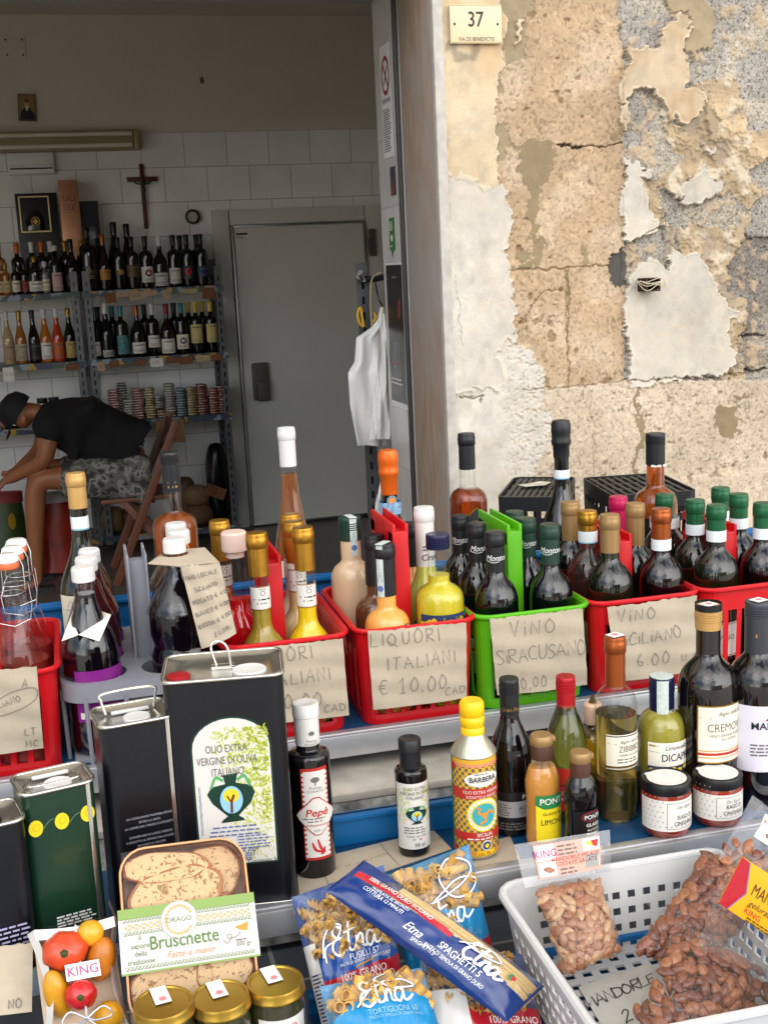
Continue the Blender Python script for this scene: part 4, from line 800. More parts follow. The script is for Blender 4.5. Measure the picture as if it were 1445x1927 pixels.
tee = M('black cotton', '0b0b0d', .9, nz=(30, .2)); N2 = {k: (N[k][0], N[k][1]+.022) for k in ('lum', 'mid', 'che')}; N2['che'] = (A(122, 792), .165); N2['mid'] = (A(165, 806), .175); N2['lum'] = (A(205, 822), .17); N2['bot'] = (A(240, 840), .15); N2['col'] = (A(88, 784), .11)
for s, q in ((-1, 'n'), (1, 'f')): N2['sh'+q] = (N['sh'+q][0], .095); N2['sl'+q] = (A(90 if s < 0 else 82, 826, s*.20), .085)
skin('t_shirt', N2, chain('bot', 'lum', 'mid', 'che', 'col')+chain('che', 'shn', 'sln')+chain('che', 'shf', 'slf'), tee, man, it=12, fold=.02)
camo = bpy.data.materials.new('camouflage cotton'); camo.use_nodes = True; n = camo.node_tree.nodes; l = camo.node_tree.links; tcx = n.new('ShaderNodeTexCoord'); k = n.new('ShaderNodeTexNoise'); k.inputs['Scale'].default_value = 14; k.inputs['Detail'].default_value = 2; l.new(tcx.outputs['Object'], k.inputs['Vector']); c = n.new('ShaderNodeValToRGB'); c.color_ramp.interpolation = 'CONSTANT'; e = c.color_ramp.elements; e[0].color = (*srgb('33322e'), 1); e[1].position = .44; e[1].color = (*srgb('5f5d55'), 1); q = e.new(.53); q.color = (*srgb('84817a'), 1); q = e.new(.6); q.color = (*srgb('454640'), 1); l.new(k.outputs['Fac'], c.inputs[0]); l.new(c.outputs[0], n['Principled BSDF'].inputs['Base Color']); n['Principled BSDF'].inputs['Roughness'].default_value = .9
N3 = {'pel': (A(264, 886), .14)}
for s, q in ((-1, 'n'), (1, 'f')): N3['hip'+q] = (A(245, 895, s*.1), .13); N3['th'+q] = (A(160, 893, s*.12), .122); N3['hem'+q] = (A(98, 898, s*.135), .112)
skin('shorts', N3, chain('pel', 'hipn', 'thn', 'hemn')+chain('pel', 'hipf', 'thf', 'hemf'), camo, man, fold=.025)
hr = M('dark cap cloth', '101013', .8); hp = Vector(A(35, 779)); m = MB(); Tm = Matrix.Translation(hp+Vector((.0, 0, .012))) @ Matrix.Rotation(-.95, 4, 'Y'); m.lathe([(.098, -.01), (.1, .02), (.088, .065), (.05, .094), (0, .103)], hr, 20, T=Tm)
m.grid(lambda u, v: (-.09-.08*v*(1-(2*u-1)**2*.6), (u-.5)*.15*(1-.25*v), -.005-.02*v*v), 8, 4, hr, T=Tm); m.build('cap', man, ang=60)
fa = Vector(A(20, 797)); m = MB(); m.tube([fa+Vector((.01, 0, .018)), fa+Vector((-.045, 0, -.002)), fa+Vector((-.03, 0, -.02))], [.008, .016, .01], skn, 8); m.build('nose', man)
for s in (-1, 1):
    m = MB(); m.lathe([(0, -.008), (.009, 0), (0, .008)], M('eye dark', '1a1512', .2), 8, (fa.x-.035, s*.028, fa.z+.022)); m.build('eye', man)
    m = MB(); m.lathe([(0, -.025), (.014, -.012), (.016, .012), (0, .026)], skn, 8, (hp.x+.025, s*.088, hp.z-.02), sx=1, sy=.5); m.build('ear', man)
m = MB(); m.box((fa.x-.03, 0, fa.z-.045), (.012, .045, .008), M('lip', '8a4438', .5), .003); m.build('mouth', man)
for s in (-.13, .13):
    m = MB(); p = A(70, 1090, s); m.box((p[0]-.04, p[1], .012), (.26, .09, .018), M('dark flip flop', '26282a', .7), .006); m.build('sandal', man)
# folding chair
cw = M('reddish chair wood', '6d3f2a', .45, nz=(40, .25)); t = thing('folding_chair', 'reddish wooden folding chair under the bent man', 'chair', (.3, YM, 0))
def bar(a, b, w, th, name, par):
    a, b = Vector(a), Vector(b); d = b-a; m = MB(); m.box((0, 0, d.length/2), (w, th, d.length), cw, .004, T=Matrix.Translation(a) @ Vector((0, 0, 1)).rotation_difference(d).to_matrix().to_4x4()); return m.build(name, par)
P = lambda px, py, dy: (lambda p: (p.x-.3, dy, p.z))(atY(px, py, YM+dy))
m = MB()
for k in range(5): m.box((-.01, -.16+k*.08, .455), (.40, .07, .022), cw, .004)
m.build('seat', t)
for s in (-.215, .215): bar((.215, s, .86), (-.17, s, .005), .042, .024, 'leg', t)
for s in (-.18, .18): bar((-.10, s, .45), (.24, s, .005), .036, .022, 'leg', t)
m = MB(); m.box((.195, 0, .80), (.02, .41, .085), cw, .006, T=Matrix.Translation((0, 0, 0))); m.box((.16, 0, .68), (.018, .41, .05), cw, .005); m.build('backrest', t)
t = thing('shopping_bag', 'red and white printed shopping bag on the floor behind the man', 'bag', atZ(112, 1075, .004)); m = MB(); rb = M('red printed film', '8a2114', .35, nz=(8, .5)); m.grid(lambda a, b: (.14*math.cos(a*6.283)*(1-.25*b)+.01*math.sin(b*9), .10*math.sin(a*6.283)*(1-.5*b), .4*b+.012*math.sin(a*19)), 24, 8, rb, wrap=True); m.build('bag', t); m = MB(); m.grid(lambda a, b: (.108*math.cos(a*6.283), .055*math.sin(a*6.283), .4+.05*b), 24, 2, M('white bag top', 'b8b4aa', .5), wrap=True); m.build('top', t)
t = thing('shopping_bag', 'green shopping bag with yellow print at the left edge', 'bag', atZ(16, 1060, .004)); m = MB(); m.grid(lambda a, b: (.14*math.cos(a*6.283)*(1-.2*b), .10*math.sin(a*6.283)*(1-.4*b), .36*b+.012*math.sin(a*17)), 24, 8, M('green printed film', '31481c', .4, nz=(10, .5)), wrap=True); S = cyl(.125, 0, 0); m.disc(S, .05, .27, .022, M('dull yellow print', '9a7a1c', .5), .01, 9, .05); m.build('bag', t); m = MB(); m.grid(lambda a, b: (.12*math.cos(a*6.283), .06*math.sin(a*6.283), .36+.06*b), 20, 2, M('red bag top', '7c2a24', .5), wrap=True); m.build('top', t)
# ================================================================ stall: trays, carriers, bottles
ZU, ZM, ZT, ZF = .885, .80, .935, .68          # upper tier, middle tier, rear tray, front tray
blue = M('blue plastic tray', '0c5e98', .35, nz=(7, .12)); blued = M('blue sheet', '0d466e', .45, nz=(9, .2)); alu = M('brushed aluminium edge', 'c9cbce', .38, .75, nz=(25, .08))
def tray(name, lab, x0, x1, y0, y1, z, edge=.035, back=None):
    t = thing(name, lab, 'display tray', ((x0+x1)/2, (y0+y1)/2, z), group='blue display trays of the stall'); w = x1-x0; d = y1-y0
    m = MB(); m.box((0, .004, -.006), (w, d-.008, .012), blued, .002); m.build('tray_bottom', t)
    if edge: m = MB(); m.box((0, -d/2-.004, -edge/2+.003), (w, .012, edge), alu, .002); m.box((0, -d/2+.006, .0015), (w, .014, .006), alu, .001); m.build('edge_strip', t)
    if back: m = MB(); m.box((0, d/2-.005, back/2), (w, .008, back), blue, .002); m.box((0, d/2-.007, back-.004), (w, .018, .008), blue, .003); m.build('back_rim', t)
    return t
tray('display_tray', 'upper blue tray with an aluminium edge carrying the bottle carriers', -.6, 1.55, 1.775, 2.17, ZU, .036)
tray('display_tray', 'middle blue tray with an aluminium edge under the oil bottles and sauce jars', .0, 1.35, 1.435, 1.585, ZM, .036, .047)
tray('display_tray', 'middle blue tray under the dark oil tins', -.6, -.006, 1.40, 1.62, ZM-.001, .036)
t = tray('display_tray', 'deep ribbed blue tray at the back holding the tall bottles', -.5, 1.45, 2.2, 2.62, ZT, 0)
m = MB(); m.box((0, -.21, .03), (1.95, .01, .15), blue, .002)
for k in (.0, .045, .098): m.box((0, -.218, k), (1.95, .012, .008), blue, .002)
m.build('front_rim', t)
tray('display_tray', 'low blue tray under the pasta packets and white basket', .215, 1.3, .75, 1.385, ZF, 0, .03); tray('display_tray', 'low blue tray under the bruschette and gold lidded jars', -.5, .195, .70, 1.31, ZF-.02, 0)
dm = M('table steel', '55585c', .5, .6); t = thing('trestle_table', 'dark trestle frame carrying the trays of the stall', 'table', (.4, 1.7, 0))
for y in (.8, 1.33, 2.1, 2.55):
    for x in (-.75, .95):
        m = MB(); m.box((x, y-1.7, {.8: .327, 1.33: .327, 2.1: .43, 2.55: .45}[y]), (.03, .03, {.8: .654, 1.33: .654, 2.1: .86, 2.55: .90}[y]), dm, .003); m.build('leg', t)
m = MB(); m.box((.1, .4, .855), (1.8, .03, .03), dm); m.box((.1, .85, .905), (1.8, .03, .03), dm); m.box((.1, -.9, .64), (1.8, .03, .025), dm); m.box((.1, -.4, .64), (1.8, .03, .025), dm); m.build('rail', t)
# slate paving lifted to step height to catch light, and marble block between tiers
slate = mat_tiles('slate slabs', '5b5e64', 'a5a39c', .30, .16, 'XY', .6, .3, gw=.004, var=.15); m = MB(); m.box((.4, 1.80, .295), (2.4, 1.0, .59), slate); tag(m.build('raised_slate', flat=True), 'dark slate paving, raised to catch light, between the middle tray and the pasta', 'step')
mar = M('veined marble', 'b9b1a4', .4, nz=(14, .5), bump=(30, .15)); wst = M('weathered pale stone', 'a9a7a1', .9, nz=(45, .8), bump=(60, 1)); t = thing('marble_step', 'pale marble slab on a rough weathered block behind the oil bottles', 'step', (.45, 1.74, .6))
m = MB(); m.box((-.24, .11, .221), (.498, .33, .012), mar, .002); m.box((.262, .11, .2205), (.498, .33, .012), mar, .002); m.build('slab', t); m = MB(); m.box((0, .11, .107), (1.0, .326, .214), wst, .004); m.build('block', t)
# ---- carriers
def rrect(W, D, r, n=10):
    o = []
    for cx, cy, a0 in ((W/2-r, D/2-r, 0), (-W/2+r, D/2-r, 90), (-W/2+r, -D/2+r, 180), (W/2-r, -D/2+r, 270)):
        o += [(cx+r*math.cos(math.radians(a0+90*i/n)), cy+r*math.sin(math.radians(a0+90*i/n))) for i in range(n+1)]
    return o
def resamp(o, N):
    o = [Vector((*p, 0)) for p in o]; L = [0]
    for a, b in zip(o, o[1:]+o[:1]): L.append(L[-1]+(b-a).length)
    out = []; j = 0
    for i in range(N):
        s = L[-1]*i/N
        while L[j+1] < s: j += 1
        out.append(o[j].lerp(o[(j+1) % len(o)], (s-L[j])/max(1e-9, L[j+1]-L[j])))
    return [(p.x, p.y) for p in out]
def shell(m, W, D, r, zl, th, mask, mat, taper=.93, N=104):
    """thin wall with openings; zl = levels, mask(x, y, k) says which cells are solid"""
    ou = resamp(rrect(W, D, r), N); inn = resamp(rrect(W-2*th, D-2*th, max(r-th, .002)), N); H = zl[-1]
    P = lambda o, i, z: (o[i % N][0]*(taper+(1-taper)*z/H), o[i % N][1]*(taper+(1-taper)*z/H), z)
    sol = [[mask((ou[i][0]+ou[(i+1) % N][0])/2, (ou[i][1]+ou[(i+1) % N][1])/2, k) for i in range(N)] for k in range(len(zl)-1)]
    vs, fs = [], []
    def q(*p): b = len(vs); vs.extend(p); fs.append([b, b+1, b+2, b+3])
    for k in range(len(zl)-1):
        z0, z1 = zl[k], zl[k+1]
        for i in range(N):
            if not sol[k][i]: continue
            a, b, c, d = P(ou, i, z0), P(ou, i+1, z0), P(ou, i+1, z1), P(ou, i, z1); e, f, g, h = P(inn, i, z0), P(inn, i+1, z0), P(inn, i+1, z1), P(inn, i, z1)
            q(a, b, c, d); q(f, e, h, g)
            if not sol[k][i-1]: q(e, a, d, h)
            if not sol[k][(i+1) % N]: q(b, f, g, c)
            if k == 0 or not sol[k-1][i]: q(e, f, b, a)
            if k == len(zl)-2 or not sol[k+1][i]: q(d, c, g, h)
    return m.add(vs, fs, mat)
def carrier(lab, xc, mat, hh, W=.192, hx=0, mh=None):
    D, H = .285, .158; t = thing('bottle_carrier', lab, 'bottle carrier', (xc, 1.787+D/2, ZU+.001), group='plastic bottle carriers on the upper tray')
    zl = [0, .016, .03, .05, .07, .09, .104, .12, .14, H]
    def mask(x, y, k):
        if k == 0 or k >= 7: return True
        if abs(x) > W/2-.014 and abs(y) > D/2-.03: return True
        if abs(y) > D/2-.012: return (x+W) % .0262 < .0085
        return (y+D) % .040 < .012 or k == 4 and (y+D) % .040 < .012
    m = MB(); shell(m, W, D, .028, zl, .0035, mask, mat); o = resamp(rrect(W+.006, D+.006, .03), 72); m.tube([(x, y, H) for x, y in o], .0042, mat, 8, True)
    m.build('wall', t)
    m = MB()
    for k in range(5): m.box((0, -.11+k*.055, .006), (W*.9, .008, .008), mat)
    for k in range(4): m.box((-.066+k*.044, 0, .005), (.008, D*.9, .006), mat)
    m.build('base_grid', t)
    m = MB(); y0, y1 = -.060, .090; hm = mh or mat; zb = .012
    for y in (y0+.016, y1-.016): m.box((hx, y, (hh-.012+zb)/2), (.027, .031, hh-.012-zb), hm, .003)
    for s in (-1, 1): m.box((hx+s*.0105, (y0+y1)/2, hh-.018), (.006, y1-y0-.002, .036), hm, .0022)
    m.box((hx, (y0+y1)/2, hh-.028), (.021, y1-y0-.05, .012), hm, .001); m.box((hx, (y0+y1)/2, .08), (.005, y1-y0-.06, .14), hm)
    for s in (-1, 1): m.box((hx+s*.048, .0, .045), (.08, .004, .07), hm); m.box((hx+s*.048, .045, .045), (.08, .004, .07), hm)
    m.build('handle', t); return t
cred = M('red carrier plastic', 'c8141c', .32, nz=(30, .06)); cgrn = M('lime green carrier plastic', '58ac10', .35, nz=(30, .06)); cgry = M('grey carrier plastic', '85868e', .42, nz=(30, .06))
carrier('red carrier with handle holding gold capped olive and yellow liqueurs', .282, cred, .275); carrier('red carrier with tall handle holding cream and lemon liqueurs', .492, cred, .306)
carrier('lime green carrier holding black and dark green capped wine', .688, cgrn, .287); carrier('red carrier holding gold and copper capped wine', .887, cred, .25); carrier('red carrier holding green capped wine at the right end', 1.086, cred, .247); carrier('red carrier holding the swing top bottles at the left end', -.157, cred, .23)
# grey crate: plate with six bottle holes on thin dividers
t = thing('bottle_crate', 'grey plastic crate with round holes and a tall handle holding dark wine bottles', 'bottle crate', (.052, 1.935, ZU)); W_, D_ = .222, .295
holes = [[(sx*.055+.044*math.cos(a*math.pi/12), sy*.092+.043*math.sin(a*math.pi/12)) for a in range(24)] for sx in (-1, 1) for sy in (-1, 0, 1)]
out = resamp(rrect(W_, D_, .045), 64); loops = [[Vector((x, y, 0)) for x, y in out]]+[[Vector((x, y, 0)) for x, y in h[::-1]] for h in holes]; tri = tessellate_polygon(loops); fl_ = [v for L in loops for v in L]
m = MB(); tt = []
for a, b, c in tri:
    A_, B_, C_ = fl_[a], fl_[b], fl_[c]; tt.append([a, b, c] if (B_-A_).cross(C_-A_).z > 0 else [a, c, b])
m.add([(v.x, v.y, .128) for v in fl_], tt, cgry)
for L, dn in [(out, .028)]+[(h, .02) for h in holes]:
    n_ = len(L); s_ = 1 if L is out else -1
    m.add([(x, y, .128) for x, y in L]+[(x, y, .128-dn) for x, y in L], [[i, n_+i, n_+(i+1) % n_, (i+1) % n_][::-s_] for i in range(n_)], cgry)
m.build('plate', t, ang=50)
m = MB()
for i in range(0, 64, 4): m.tube([(out[i][0]*.97, out[i][1]*.97, 0), (out[i][0]*.99, out[i][1]*.99, .11)], .0035, cgry, 6)
m.box((0, 0, .005), (W_*.9, D_*.9, .008), cgry, .002); m.box((0, 0, .06), (.006, D_*.85, .11), cgry)
for s in (-.5, .5): m.box((0, s*.184, .06), (W_*.8, .006, .11), cgry)
m.build('divider', t)
m = MB()
for s in (-1, 1): m.box((.02+s*.014, -.02, .21), (.004, .05, .17), cgry, .0015); m.box((.02+s*.014, .035, .21), (.004, .03, .17), cgry, .0015)
m.box((.02, -.016, .205), (.026, .03, .155), cgry, .001); m.box((.02, .012, .262), (.026, .05, .012), cgry, .001); m.build('handle', t)
# ---- bottle builder for the stall
shellg = clear('clear bottle glass', (.96, .975, .965), 1.5, .01); shellt = clear('thin plastic bottle', (.95, .96, .97), 1.4, .03)
def liqd(name, col, milky=True, t=.0): return M(name, col, .12 if milky else .0, trans=0 if milky else 1, ior=1.36, sss=.15 if milky else 0, coat=.5 if milky else 0)
foilc = {k: M('foil '+k, c, r, me, bump=(70, .12) if me else None) for k, c, r, me in (('gold', 'b8862f', .3, .8), ('tan', '9c7c50', .4, .35), ('copper', 'a5562a', .3, .7), ('black', '1b1c20', .38, 0), ('white', 'd4d2cf', .4, 0), ('green', '1c5a38', .32, .25), ('dgreen', '1f3b2e', .4, .1), ('pink', 'b3164f', .35, .2), ('navy', '1b1f42', .3, .2), ('orange', 'e0641a', .3, .3), ('blonde', 'c39a5c', .4, .35), ('red', 'a8141f', .35, .2), ('violet', '2e2540', .3, .2), ('wood', 'd9b79c', .6, 0), ('greyc', '3b3d44', .35, .1), ('whitep', 'dad8d4', .3, 0))}
darkg = M('green black wine glass', '06090a', .03, coat=.3, ior=1.6); darko = M('olive black wine glass', '12140a', .03, coat=.3, ior=1.6); darkr = M('red black wine glass', '0c0506', .03, coat=.3, ior=1.6); darkb = M('brown black wine glass', '0d0806', .03, coat=.3, ior=1.6)
def capsule(m, rn, zc, H, mat, seg=24):
    b = .0018; m.lathe([(rn+.0004, zc), (rn+.0012, zc+.0004), (rn+.0012, H-.024), (rn+b+.0006, H-.0225), (rn+b+.0008, H-.008), (rn+b, H-.0065), (rn+b+.0003, H-.004), (rn+.001, H), (rn*.6, H+.001), (0, H+.0006)], mat, seg)
def screw(m, rn, zc, H, mat, rings=4, seg=28):
    p = [(rn+.0004, zc), (rn+.0014, zc)]; z = H-.022
    p.append((rn+.0014, z))
    for i in range(rings): a = z+.0035*i; p += [(rn+.0014, a), (rn+.0022, a+.0008), (rn+.0022, a+.0024), (rn+.0013, a+.003)]
    p += [(rn+.0018, H-.006), (rn+.0016, H-.001), (rn+.0008, H), (0, H)]; m.lathe(p, mat, seg)
def champ(m, rn, zc, H, mat, seg=24):
    m.lathe([(rn+.0006, zc), (rn+.0015, zc+.001), (rn+.002, H-.055), (rn+.0045, H-.05), (rn+.0055, H-.044), (rn+.004, H-.04), (rn+.0042, H-.03), (rn+.0052, H-.024), (rn+.005, H-.010), (rn+.002, H-.002), (0, H+.001)], mat, seg)
def btl(lab, px, py, Y, zb, R, zs, zn, rn, k1, k2, glass, cap, zc, capm, liquid=None, fill=.2, bands=(), art=None, group=None, rz=0, name='bottle', H=None, x=None, cat='bottle'):
    p = atY(px, py, Y); H = H or p.z-zb; t = thing(name, lab, cat, (p.x if x is None else x, Y, zb), rz, group); pf = prof(R, H-(.003 if cap else 0), zs, zn, rn, k1, k2)
    if liquid:
        m = MB(); m.lathe(clip(pf, fill, .955, .004), liquid, 32); m.build('liquid', t)
    m = MB(); m.lathe(pf, glass, 36); m.build('glass', t)
    if cap: m = MB(); cap(m, rn, H-zc, H, foilc[capm] if isinstance(capm, str) else capm); m.build('cap', t)
    for z0, z1, mt in bands:
        rr = max([r for r, z in pf if z0-.012 <= z <= z1+.012 and r > .004] or [rn]); 
        if z0 > zn-.002: rr = rn+.0013
        m = MB(); m.lathe([(rr+.0002, z0), (rr+.0006, z0), (rr+.0006, z1), (rr+.0002, z1)], mt, 32); m.build('band', t)
    for nm, fn in (art if isinstance(art, list) else [('label', art)] if art else []): m = MB(); fn(m, R, H); m.build(nm, t)
    return t
def lblart(w, z0, z1, mat, th=0, txt=(), rim=None, extra=None):
    """label on the bottle body: half angle w (radians), txt = (string, du, z, size, material)"""
    def f(m, R, H):
        S = cyl(R, th); m.patch(S, -w*R, w*R, z0, z1, mat, .0004, 16)
        if rim: m.patch(S, -w*R, w*R, z1-.003, z1-.0015, rim, .0008, 16); m.patch(S, -w*R, w*R, z0+.0015, z0+.003, rim, .0008, 16)
        for s, du, z, sz, mt in txt: m.text(S, s, du, z, sz, mt, .0012)
        if extra: extra(m, S, R)
    return f
wl = M('white wine label', 'd8d5ce', .5); doc = M('state strip', 'dfe6ea', .4); docb = M('state strip blue', '6fa9c4', .4)
# -- red carrier 1
def liqlab(m, R, H, rn=.0158, z=None, col=None):
    S = cyl(rn, .05); m.patch(S, -.030, .030, z-.019, z+.019, wl, .0006, 16); m.patch(S, -.030, .030, z+.0175, z+.019, foilc['gold'], .0009, 16); m.patch(S, -.030, .030, z-.019, z-.0175, foilc['gold'], .0009, 16)
    m.fine(S, -.014, .016, z-.003, .003, black_i, .001, 1, ragged=.05); m.fine(S, -.009, .012, z-.009, .0024, gry_i, .001, 1); m.ring(S, .001, z+.008, .003, .004, gry_i, .001, 12); m.line(S, [(-.004, z+.013), (-.002, z+.0155), (.001, z+.0135), (.004, z+.0155), (.006, z+.013)], .001, gry_i, .001)
olive = liqd('olive pistachio cream', '9a8229'); yel = liqd('yellow lemon cream', 'e3bd10'); redl = liqd('bright red liqueur', 'cf1018'); crm = liqd('pale cream liqueur', 'd8bf86'); whi = liqd('white cream liqueur', 'dccbb4'); G1 = 'gold capped cream liqueurs'
KW = dict(zs=.10, zn=.175, rn=.0150, k1=.75, k2=.45)
LQ = lambda lab, px, py, Y, liq, capm='gold', zl=.212, **k: btl(lab, px, py, Y, ZU+.008, .038, KW['zs'], KW['zn'], KW['rn'], KW['k1'], KW['k2'], shellg, capsule, .068, capm, liq, .195, art=lambda m, R, H: liqlab(m, R, H, .015, zl), **k)
LQ('olive green cream liqueur with a gold cap and white crown label', 482, 1002, 1.845, olive); LQ('bright yellow liqueur with a gold cap at the front of the red carrier', 569, 992, 1.845, yel, zl=.208)
def corkcap(m, rn, zc, H, mat): m.lathe([(rn*.9, zc-.012), (rn*.9, H-.032), (rn+.004, H-.031), (rn+.0045, H-.028), (rn+.0045, H-.003), (rn+.002, H), (0, H)], mat, 24)
btl('bright red liqueur in a clear bottle with a pale wooden stopper', 439, 1000, 1.93, ZU+.008, .036, .12, .19, .0165, .8, .4, shellg, corkcap, .03, M('pale stopper', 'd8bcae', .5), redl, .19)
LQ('gold capped liqueur with a red edged label at the back left of the carrier', 412, 979, 2.015, liqd('orange liqueur', 'd06a28')); LQ('pale cream liqueur with a gold cap in the middle row', 552, 981, 1.93, crm); LQ('whitish cream liqueur with a gold cap in the back row', 545, 967, 2.015, whi)
# -- red carrier 2
strip = M('tax strip paper', 'c3cfc8', .5, nz=(200, .2)); stripb = M('tax strip blue', '5a6fae', .5)
def taxstrip(rn, H, L=.075, th=.25):
    def f(m, R, H_):
        S = cyl(rn+.0022, th); m.patch(S, -.006, .006, H_-L, H_-.001, strip, .0008, 5, 6); m.disc(S, 0, H_-L+.014, .005, stripb, .0012, 12); m.line(S, [(-.004, H_-L+.025), (0, H_-L+.042), (.004, H_-L+.025)], .001, stripb, .0012)
        m.box((math.sin(th)*rn*.3, -math.cos(th)*rn*.3, H_+.0012), (.013, rn*2.0, .0012), strip, .0004, rz=th)
    return f
def art_egg(m, R, H): S = cyl(R, .0); m.disc(S, .027, .126, .016, M('brown oval', '4a2218', .5), .0006, 20, .022); m.text(S, 'POS', .027, .122, .009, cream, .0012, rot=.5); m.ring(S, .027, .126, .0135, .0145, cream, .0012, 20, 1.4)
btl('orange cream egg liqueur with a black cap and a pale tax strip', 722, 1022, 1.845, ZU+.008, .037, .135, .175, .0155, .85, .35, M('orange cream body', 'e3a04e', .12, coat=.7, sss=.15), capsule, .085, 'black', art=[('label', art_egg), ('tax_strip', lambda m, R, H: taxstrip(.0145, H, .085, -.75)(m, R, H))])
btl('brown cream liqueur with a black cap tucked behind the orange one', 702, 1006, 1.93, ZU+.008, .037, .135, .175, .0155, .85, .35, M('brown cream body', '5d3a22', .1, coat=.7), capsule, .085, 'black')
def art_crm(m, R, H): S = cyl(R, .15); m.patch(S, -.002, .05, .075, .118, M('gilt bordered label', 'a89046', .4, .3), .0005, 8); m.patch(S, .003, .046, .08, .113, cream, .0008, 8); m.text(S, 'PAR', .022, .09, .013, black_i, .0012, bold=.02); m.patch(S, .001, .05, .052, .073, cream, .0005, 8); m.fine(S, .012, .03, .06, .004, gry_i, .001)
btl('tall pale almond cream liqueur with a green screw cap and tax strip', 657, 972, 2.0, ZU+.008, .037, .18, .22, .0175, .85, .3, M('almond cream body', 'd9bd9a', .1, coat=.8, sss=.2), screw, .04, 'dgreen', art=[('label', art_crm), ('tax_strip', lambda m, R, H: taxstrip(.0165, H, .065, .1)(m, R, H))])
lem2 = M('navy lemon border', '27355a', .5)
def art_lim(m, R, H):
    S = cyl(R, 0); m.patch(S, -.047, .044, .128, .158, lem2, .0005, 18); m.patch(S, -.047, .044, .08, .128, cream, .0005, 18); r = random.Random(3)
    for k in range(13): m.disc(S, -.042+k*.0068+r.uniform(-.001, .001), .142+r.uniform(-.007, .007), .0042, M('lemon print', 'd9ae1e', .5), .0009+k*.00003, 10); m.disc(S, -.040+k*.0068, .146+r.uniform(-.01, .008), .002, M('leaf print', '5f8f4a', .5), .0014+k*.00003, 6)
    m.disc(S, -.02, .122, .012, M('lemon print'), .0012, 14, .006); m.disc(S, .02, .119, .014, M('leaf print'), .0011, 14, .004); m.disc(S, .026, .117, .008, M('lemon print'), .0015, 14)
btl('lemon yellow limoncello in clear glass with a navy screw cap', 823, 1004, 1.845, ZU+.008, .0405, .172, .207, .0175, .8, .35, shellg, screw, .024, 'navy', liqd('limoncello', 'c9b82a'), .216, art=art_lim)
def art_wc(m, R, H): S = cyl(.0172, .2); m.text(S, 'Crema', .006, H-.088, .011, black_i, .001, shear=.3); m.fine(S, -.012, .016, H-.066, .003, gry_i, .001, 2); S = cyl(R, -.45); m.disc(S, 0, .1, .024, wl, .0005, 20, .032); m.ring(S, 0, .1, .022, .024, black_i, .0009, 20, 1.35)
btl('pistachio green cream liqueur with a long white foil cap', 797, 954, 1.93, ZU+.008, .037, .12, .23, .0150, .6, .5, M('pistachio cream body', 'b5b84a', .1, coat=.8), capsule, .115, 'white', art=art_wc)
btl('orange liqueur with a black cap behind the red handle', 769, 984, 2.0, ZU+.008, .034, .15, .20, .016, .8, .4, M('orange cream body', 'e8894a', .1, coat=.7), capsule, .075, 'black')
# -- green carrier
def script(m, S, s, u, v, sz, mat, h=.001): m.text(S, s, u, v, sz, mat, h, shear=.45, sx=.85, bold=.0)
def art_monn(m, R, H): S = cyl(.0150, .1); script(m, S, 'Montonesi', .004, H-.046, .010, M('white script', 'e8e8e8', .5)); m.line(S, [(-.022, H-.046), (-.01, H-.049), (.0, H-.0475)], .0008, M('white script'), .001, 4)
def art_monl(m, R, H): S = cyl(R, .1); m.patch(S, -.05, .05, .02, .083, wl, .0005, 18); m.patch(S, -.05, -.008, .06, .066, red_i, .0009, 10); m.text(S, 'ROSSO', -.03, .05, .006, red_i, .001); m.text(S, 'LE RIVE', .03, .06, .006, gry_i, .001)
art_mont = [('neck_print', art_monn), ('label', art_monl)]
for i, (px, py, Y, tx) in enumerate(((930, 1000, 1.845, 'black capped dark wine at the front left of the green carrier'), (896, 984, 1.93, 'black capped dark wine in the middle row of the green carrier'), (866, 970, 2.015, 'black capped dark wine in the back row of the green carrier'))):
    btl(tx, px, py, Y, ZU+.008, .0365, .155, .213, .0145, .68, .32, darkg, capsule, .066, 'black', art=art_mont, group='script capped wine bottles', rz=(.0, .25, -.3)[i])
for i, (px, py, Y, tx) in enumerate(((1034, 986, 1.845, 'dark green capped wine at the front right of the green carrier'), (990, 975, 1.93, 'dark green capped wine in the middle row beside the lime handle'), (968, 962, 2.015, 'dark green capped wine at the back behind the lime handle'))):
    btl(tx, px, py, Y, ZU+.008, .0365, .155, .213, .0145, .68, .32, darkg, capsule, .066, 'dgreen', art=art_mont, group='script capped wine bottles', rz=(-.25, -.05, .2)[i])
# -- red carrier 3
WN = lambda lab, px, py, Y, g, capm, zc=.064, R=.0385, doc_=False, rz=0, art=True, zs=.160, zn=.214: btl(lab, px, py, Y, ZU+.008, R, zs, zn, .0150, .7, .3, g, capsule, zc, capm, bands=((atY(px, py, Y).z-ZU-.008-zc-.018, atY(px, py, Y).z-ZU-.008-zc+.001, doc),) if doc_ else (), art=lblart(.75, .025, .085, wl, 0, (('VINO', 0, .055, .009, gry_i),), foilc['gold']) if art else None, group='wine bottles in the red carriers', rz=rz)
WN('dark wine with a dull gold capsule at the front of the carrier', 1147, 968, 1.845, darko, 'tan')
rose = M('faint pink wine', 'd0a598', .0, trans=.95, ior=1.34)
btl('clear bottle of pale rose wine with a gold capsule and state strip', 1105, 961, 1.93, ZU+.008, .0375, .160, .214, .0150, .7, .3, shellg, capsule, .05, 'gold', rose, .235, bands=((.224, .243, doc), (.222, .2242, docb)), art=lblart(.7, .03, .10, M('pale green label', 'c2c48a', .5), .1), group='wine bottles in the red carriers')
